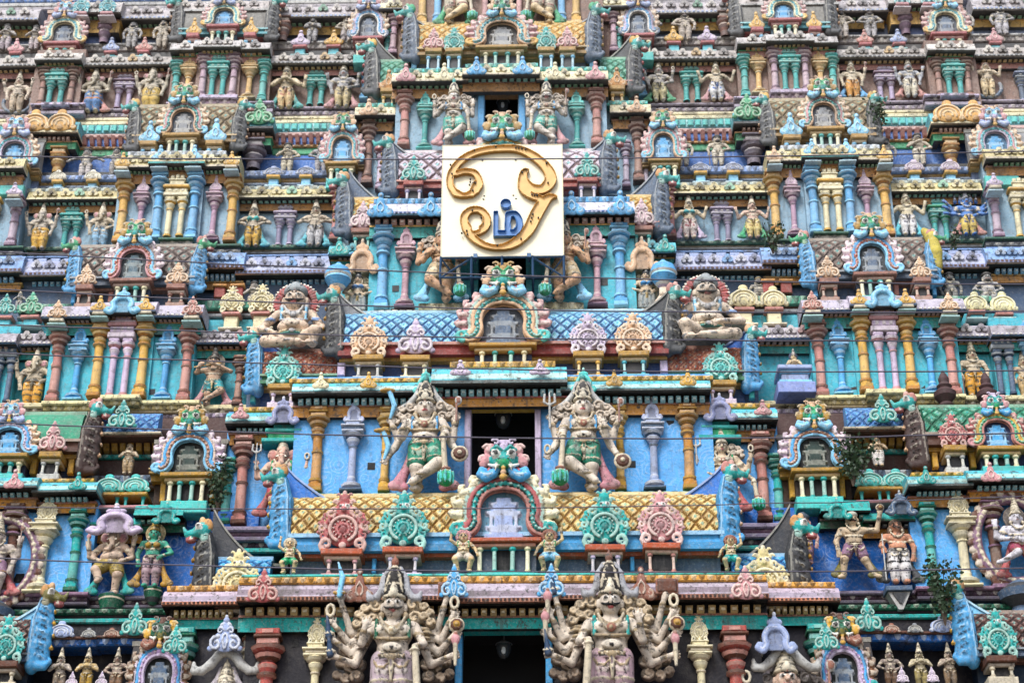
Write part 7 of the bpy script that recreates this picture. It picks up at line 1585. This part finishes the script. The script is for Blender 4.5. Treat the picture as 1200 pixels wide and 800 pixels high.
# ------------------------------------------------------------------ cables strung across in front
CABLE = simple_mat('cable_sheath', '4a4552', .6, 0, .3, 3.0)
cab = [((-60, 181), (1260, 187), 'thin cable crossing the top of the cream sign'), ((-60, 292), (1260, 346), 'cable passing just below the sign frame'), ((-60, 338), (1260, 378), 'cable crossing the chests of the two seated giants'), ((-60, 378), (1260, 409), 'cable passing over the white and blue scroll ornaments of the blue-tiled roof'),
       ((-60, 412), (1260, 446), 'sagging cable crossing the teal walls'), ((-60, 496), (1260, 520), 'cable crossing the tops of the blue-walled columns'), ((-60, 594), (1260, 590), 'faint cable crossing the yellow-tiled roof'), ((-60, 655), (1260, 676), 'lowest cable, crossing the deep blue walls')]
for i, (a, b_, lab) in enumerate(cab):
    Yc = -5.0-.5*(i % 3); xa, za, xb, zb_ = Xp(a[0], a[1], Yc), Zp(a[1], Yc), Xp(b_[0], b_[1], Yc), Zp(b_[1], Yc)
    sag = .16+.05*(i % 3); n = 28; pts = [(xa+(xb-xa)*j/n, Yc, za+(zb_-za)*j/n-sag*4*(j/n)*(1-j/n)+sag*.66) for j in range(n+1)]
    m = MB(); m.tube(pts, .015 if i not in (6,) else .011, 'dgrey', 6); o = m.build('cable', None, CABLE); tag(o, lab, 'cable', 'cables strung across the tower')

# ------------------------------------------------------------------ weeds rooted in the masonry
LEAF = simple_mat('leaf', '2f4528', .5, 0, .6, 9.0, '1b2a18'); STEM = simple_mat('twig', '5a4a3a', .8, 0, .4, 9.0)
def weed(px, py, w, h, Y, label, seed, dense=150):
    o = root_at('wild_plant', label, 'plant', px, py, Y, 'weeds growing from the masonry'); rnd = random.Random(seed); kx = mpp(py, Y); st_ = MB(); lf = MB()
    tips = []
    for i in range(9):
        a = rnd.uniform(-1, 1); pts = [(0, 0, 0), (a*w*kx*.2, -.1, h*kx*.45), (a*w*kx*.5, -.2-rnd.random()*.2, h*kx*rnd.uniform(.6, 1.05))]; st_.tube(pts, [.02, .014, .006], 'brown', 5); tips.append(pts)
    for i in range(dense):
        p = rnd.choice(tips); t = rnd.uniform(.25, 1.05); a = V3(p[0]) if t < .5 else V3(p[1]); b = V3(p[1]) if t < .5 else V3(p[2]); u = (t*2) % 1.0 if t < 1 else 1.0
        c = a*(1-u)+b*u+V3((rnd.gauss(0, .09), rnd.gauss(-.05, .08), rnd.gauss(0, .08))); d = Vector((rnd.gauss(0, 1), rnd.gauss(-.3, .7), rnd.gauss(-.2, .7))).normalized(); e = d.cross(Vector((rnd.random(), 1, rnd.random()))).normalized(); L_ = rnd.uniform(.07, .15); c = Vector(c)
        lf.add([c, c+d*L_*.5+e*L_*.28, c+d*L_, c+d*L_*.5-e*L_*.28+Vector((0, 0, -.01))], [(0, 1, 2, 3)], 'green')
    st_.build('stem', o, STEM); lf.build('foliage', o, LEAF)
weed(1026, 165, 22, 48, 2.5, 'dark green weed beside the tan barrel roof on the right wing', 1); weed(1000, 572, 46, 60, -.1, 'large dark weed over the teal caps on the right wing', 2, 420); weed(1108, 735, 40, 75, -.9, 'dark weed growing from the lowest ledge near the right edge', 3, 420)
weed(254, 600, 22, 62, .0, 'dark weed in the shaded gap left of the red and white pilaster', 4, 260); weed(905, 300, 26, 34, 1.3, 'sparse weed at the right pale-blue arch shrine', 5, 90); weed(1115, 295, 14, 16, 1.9, 'tiny weed on the right ledge above the roundels', 6, 50)

# two dark turned finials standing on the green roof at the right
for px, pt, lab in ((1108, 438, 'maroon turned finial on the green roof, the one left of the red arch'), (1157, 440, 'maroon turned finial just behind the red and green arch')):
    Y = .75; z = Zp(486, Y); h = Zp(pt, Y)-z; o = root_at('roof_finial', lab, 'finial', px, 486, Y, 'maroon finials on the green roof'); r = h*.24; c = hx('4d2b2c')
    m = MB(); m.lathe([(.55*r, 0, c), (.8*r, .12*h, c), (.5*r, .2*h, c), (.95*r, .34*h, c), (1.0*r, .44*h, c), (.55*r, .54*h, c), (.7*r, .6*h, c), (.45*r, .68*h, c), (.5*r, .78*h, c), (.3*r, .9*h, c), (.05*r, h, c)], 0, 0, 16); m.build('finial', o)
# yellow cloth on the right brown roof
o = root_at('yellow_cloth', 'strip of yellow-green cloth hanging on the right brown barrel roof', 'cloth', 1090, 320, 1.35); P = chain([(-.08, 0, 1.1), (.05, -.1, .85), (.10, -.14, .4), (.12, -.1, .02)], [.09, .16, .17, .13], hx('c3b44a'), .03); obj('cloth', sculpt('cloth', P, .035), o)

# ------------------------------------------------------------------ what stands below the frame, and the ground
GRAN = simple_mat('granite', '8f8578', .8, 0, .5, 2.5, '4f4840', .3)
zt = Zp(880, -.9); base = empty('stone_base', (0, 0, 0)); tag(base, 'plain granite storeys carrying the painted tower, below the frame', 'building')
m = MB()
for i, (z0, z1, o_) in enumerate(((0, 1.0, 1.4), (1.0, 1.5, 1.0), (1.5, 6.6, .5), (6.6, 7.2, 1.1), (7.2, zt-.8, .4), (zt-.8, zt, .8))): m.box(-14-o_, 14+o_, -2.0-o_, 12+o_, z0, z1-.003, 'grey')
m.build('wall', base, GRAN)
m = MB()
for x in np.arange(-13, 13.1, 2.0):
    if abs(x) > 2.4: m.box(x-.25, x+.25, -2.72, -2.4, 1.52, 6.58, 'grey')
m.build('pilaster', base, GRAN); m = MB(); m.box(-2.2, 2.2, -2.56, -2.3, .3, 6.2, 'black'); m.build('gate_opening', base)
m = MB(); m.box(-13.2, 13.2, 4.9, 14, zt-.1, Zp(-120, 4.9), 'wallgrey'); m.build('core', TOWER)
g = MB(); g.add([(-900, -900, 0), (900, -900, 0), (900, 900, 0), (-900, 900, 0)], [(0, 1, 2, 3)], 'sand'); o = g.build('ground', None, simple_mat('paving', '6f675c', .85, 0, .4, .8, '4a443c')); tag(o, kind='structure')

# ------------------------------------------------------------------ camera, light
cd = bpy.data.cameras.new('camera'); cam = bpy.data.objects.new('camera', cd); COL.objects.link(cam); SC.camera = cam
cd.sensor_width = 36; cd.sensor_fit = 'HORIZONTAL'; cd.lens = 36*FPX/1200; cd.clip_end = 3000; cd.clip_start = .5
cd.dof.use_dof = True; cd.dof.focus_distance = 42.4; cd.dof.aperture_fstop = .75
Rm = Matrix.Rotation(radians(1.0), 4, 'Z'); piv = Vector((0, .8, 0))
cam.matrix_world = Matrix.Translation(piv) @ Rm @ Matrix.Translation(-piv) @ Matrix.Translation(CAM) @ Matrix.Rotation(pi/2+PITCH, 4, 'X')
SUN_EL, SUN_AZ = radians(50), radians(-22)       # azimuth from -y towards +x of where the sun stands
sd = bpy.data.lights.new('sun', 'SUN'); sd.energy = 1.7; sd.angle = radians(18); sd.color = (.93, .97, 1.0)
so = bpy.data.objects.new('sun', sd); COL.objects.link(so)
dirv = Vector((sin(SUN_AZ)*cos(SUN_EL), -cos(SUN_AZ)*cos(SUN_EL), sin(SUN_EL)))
so.rotation_euler = dirv.to_track_quat('Z', 'Y').to_euler(); so.location = (0, -30, 60)
w = bpy.data.worlds.new('World'); SC.world = w; w.use_nodes = True; nt = w.node_tree
sk = nt.nodes.new('ShaderNodeTexSky'); sk.sky_type = 'NISHITA'; sk.sun_disc = False; sk.sun_elevation = SUN_EL; sk.sun_rotation = pi-SUN_AZ if False else math.atan2(dirv.x, dirv.y); sk.dust_density = 3.0; sk.air_density = 1.0
nt.links.new(sk.outputs[0], nt.nodes['Background'].inputs['Color']); nt.nodes['Background'].inputs['Strength'].default_value = .12
SC.view_settings.view_transform = 'Standard'; SC.view_settings.look = 'None'; SC.view_settings.gamma = 1; SC.view_settings.exposure = 1.02
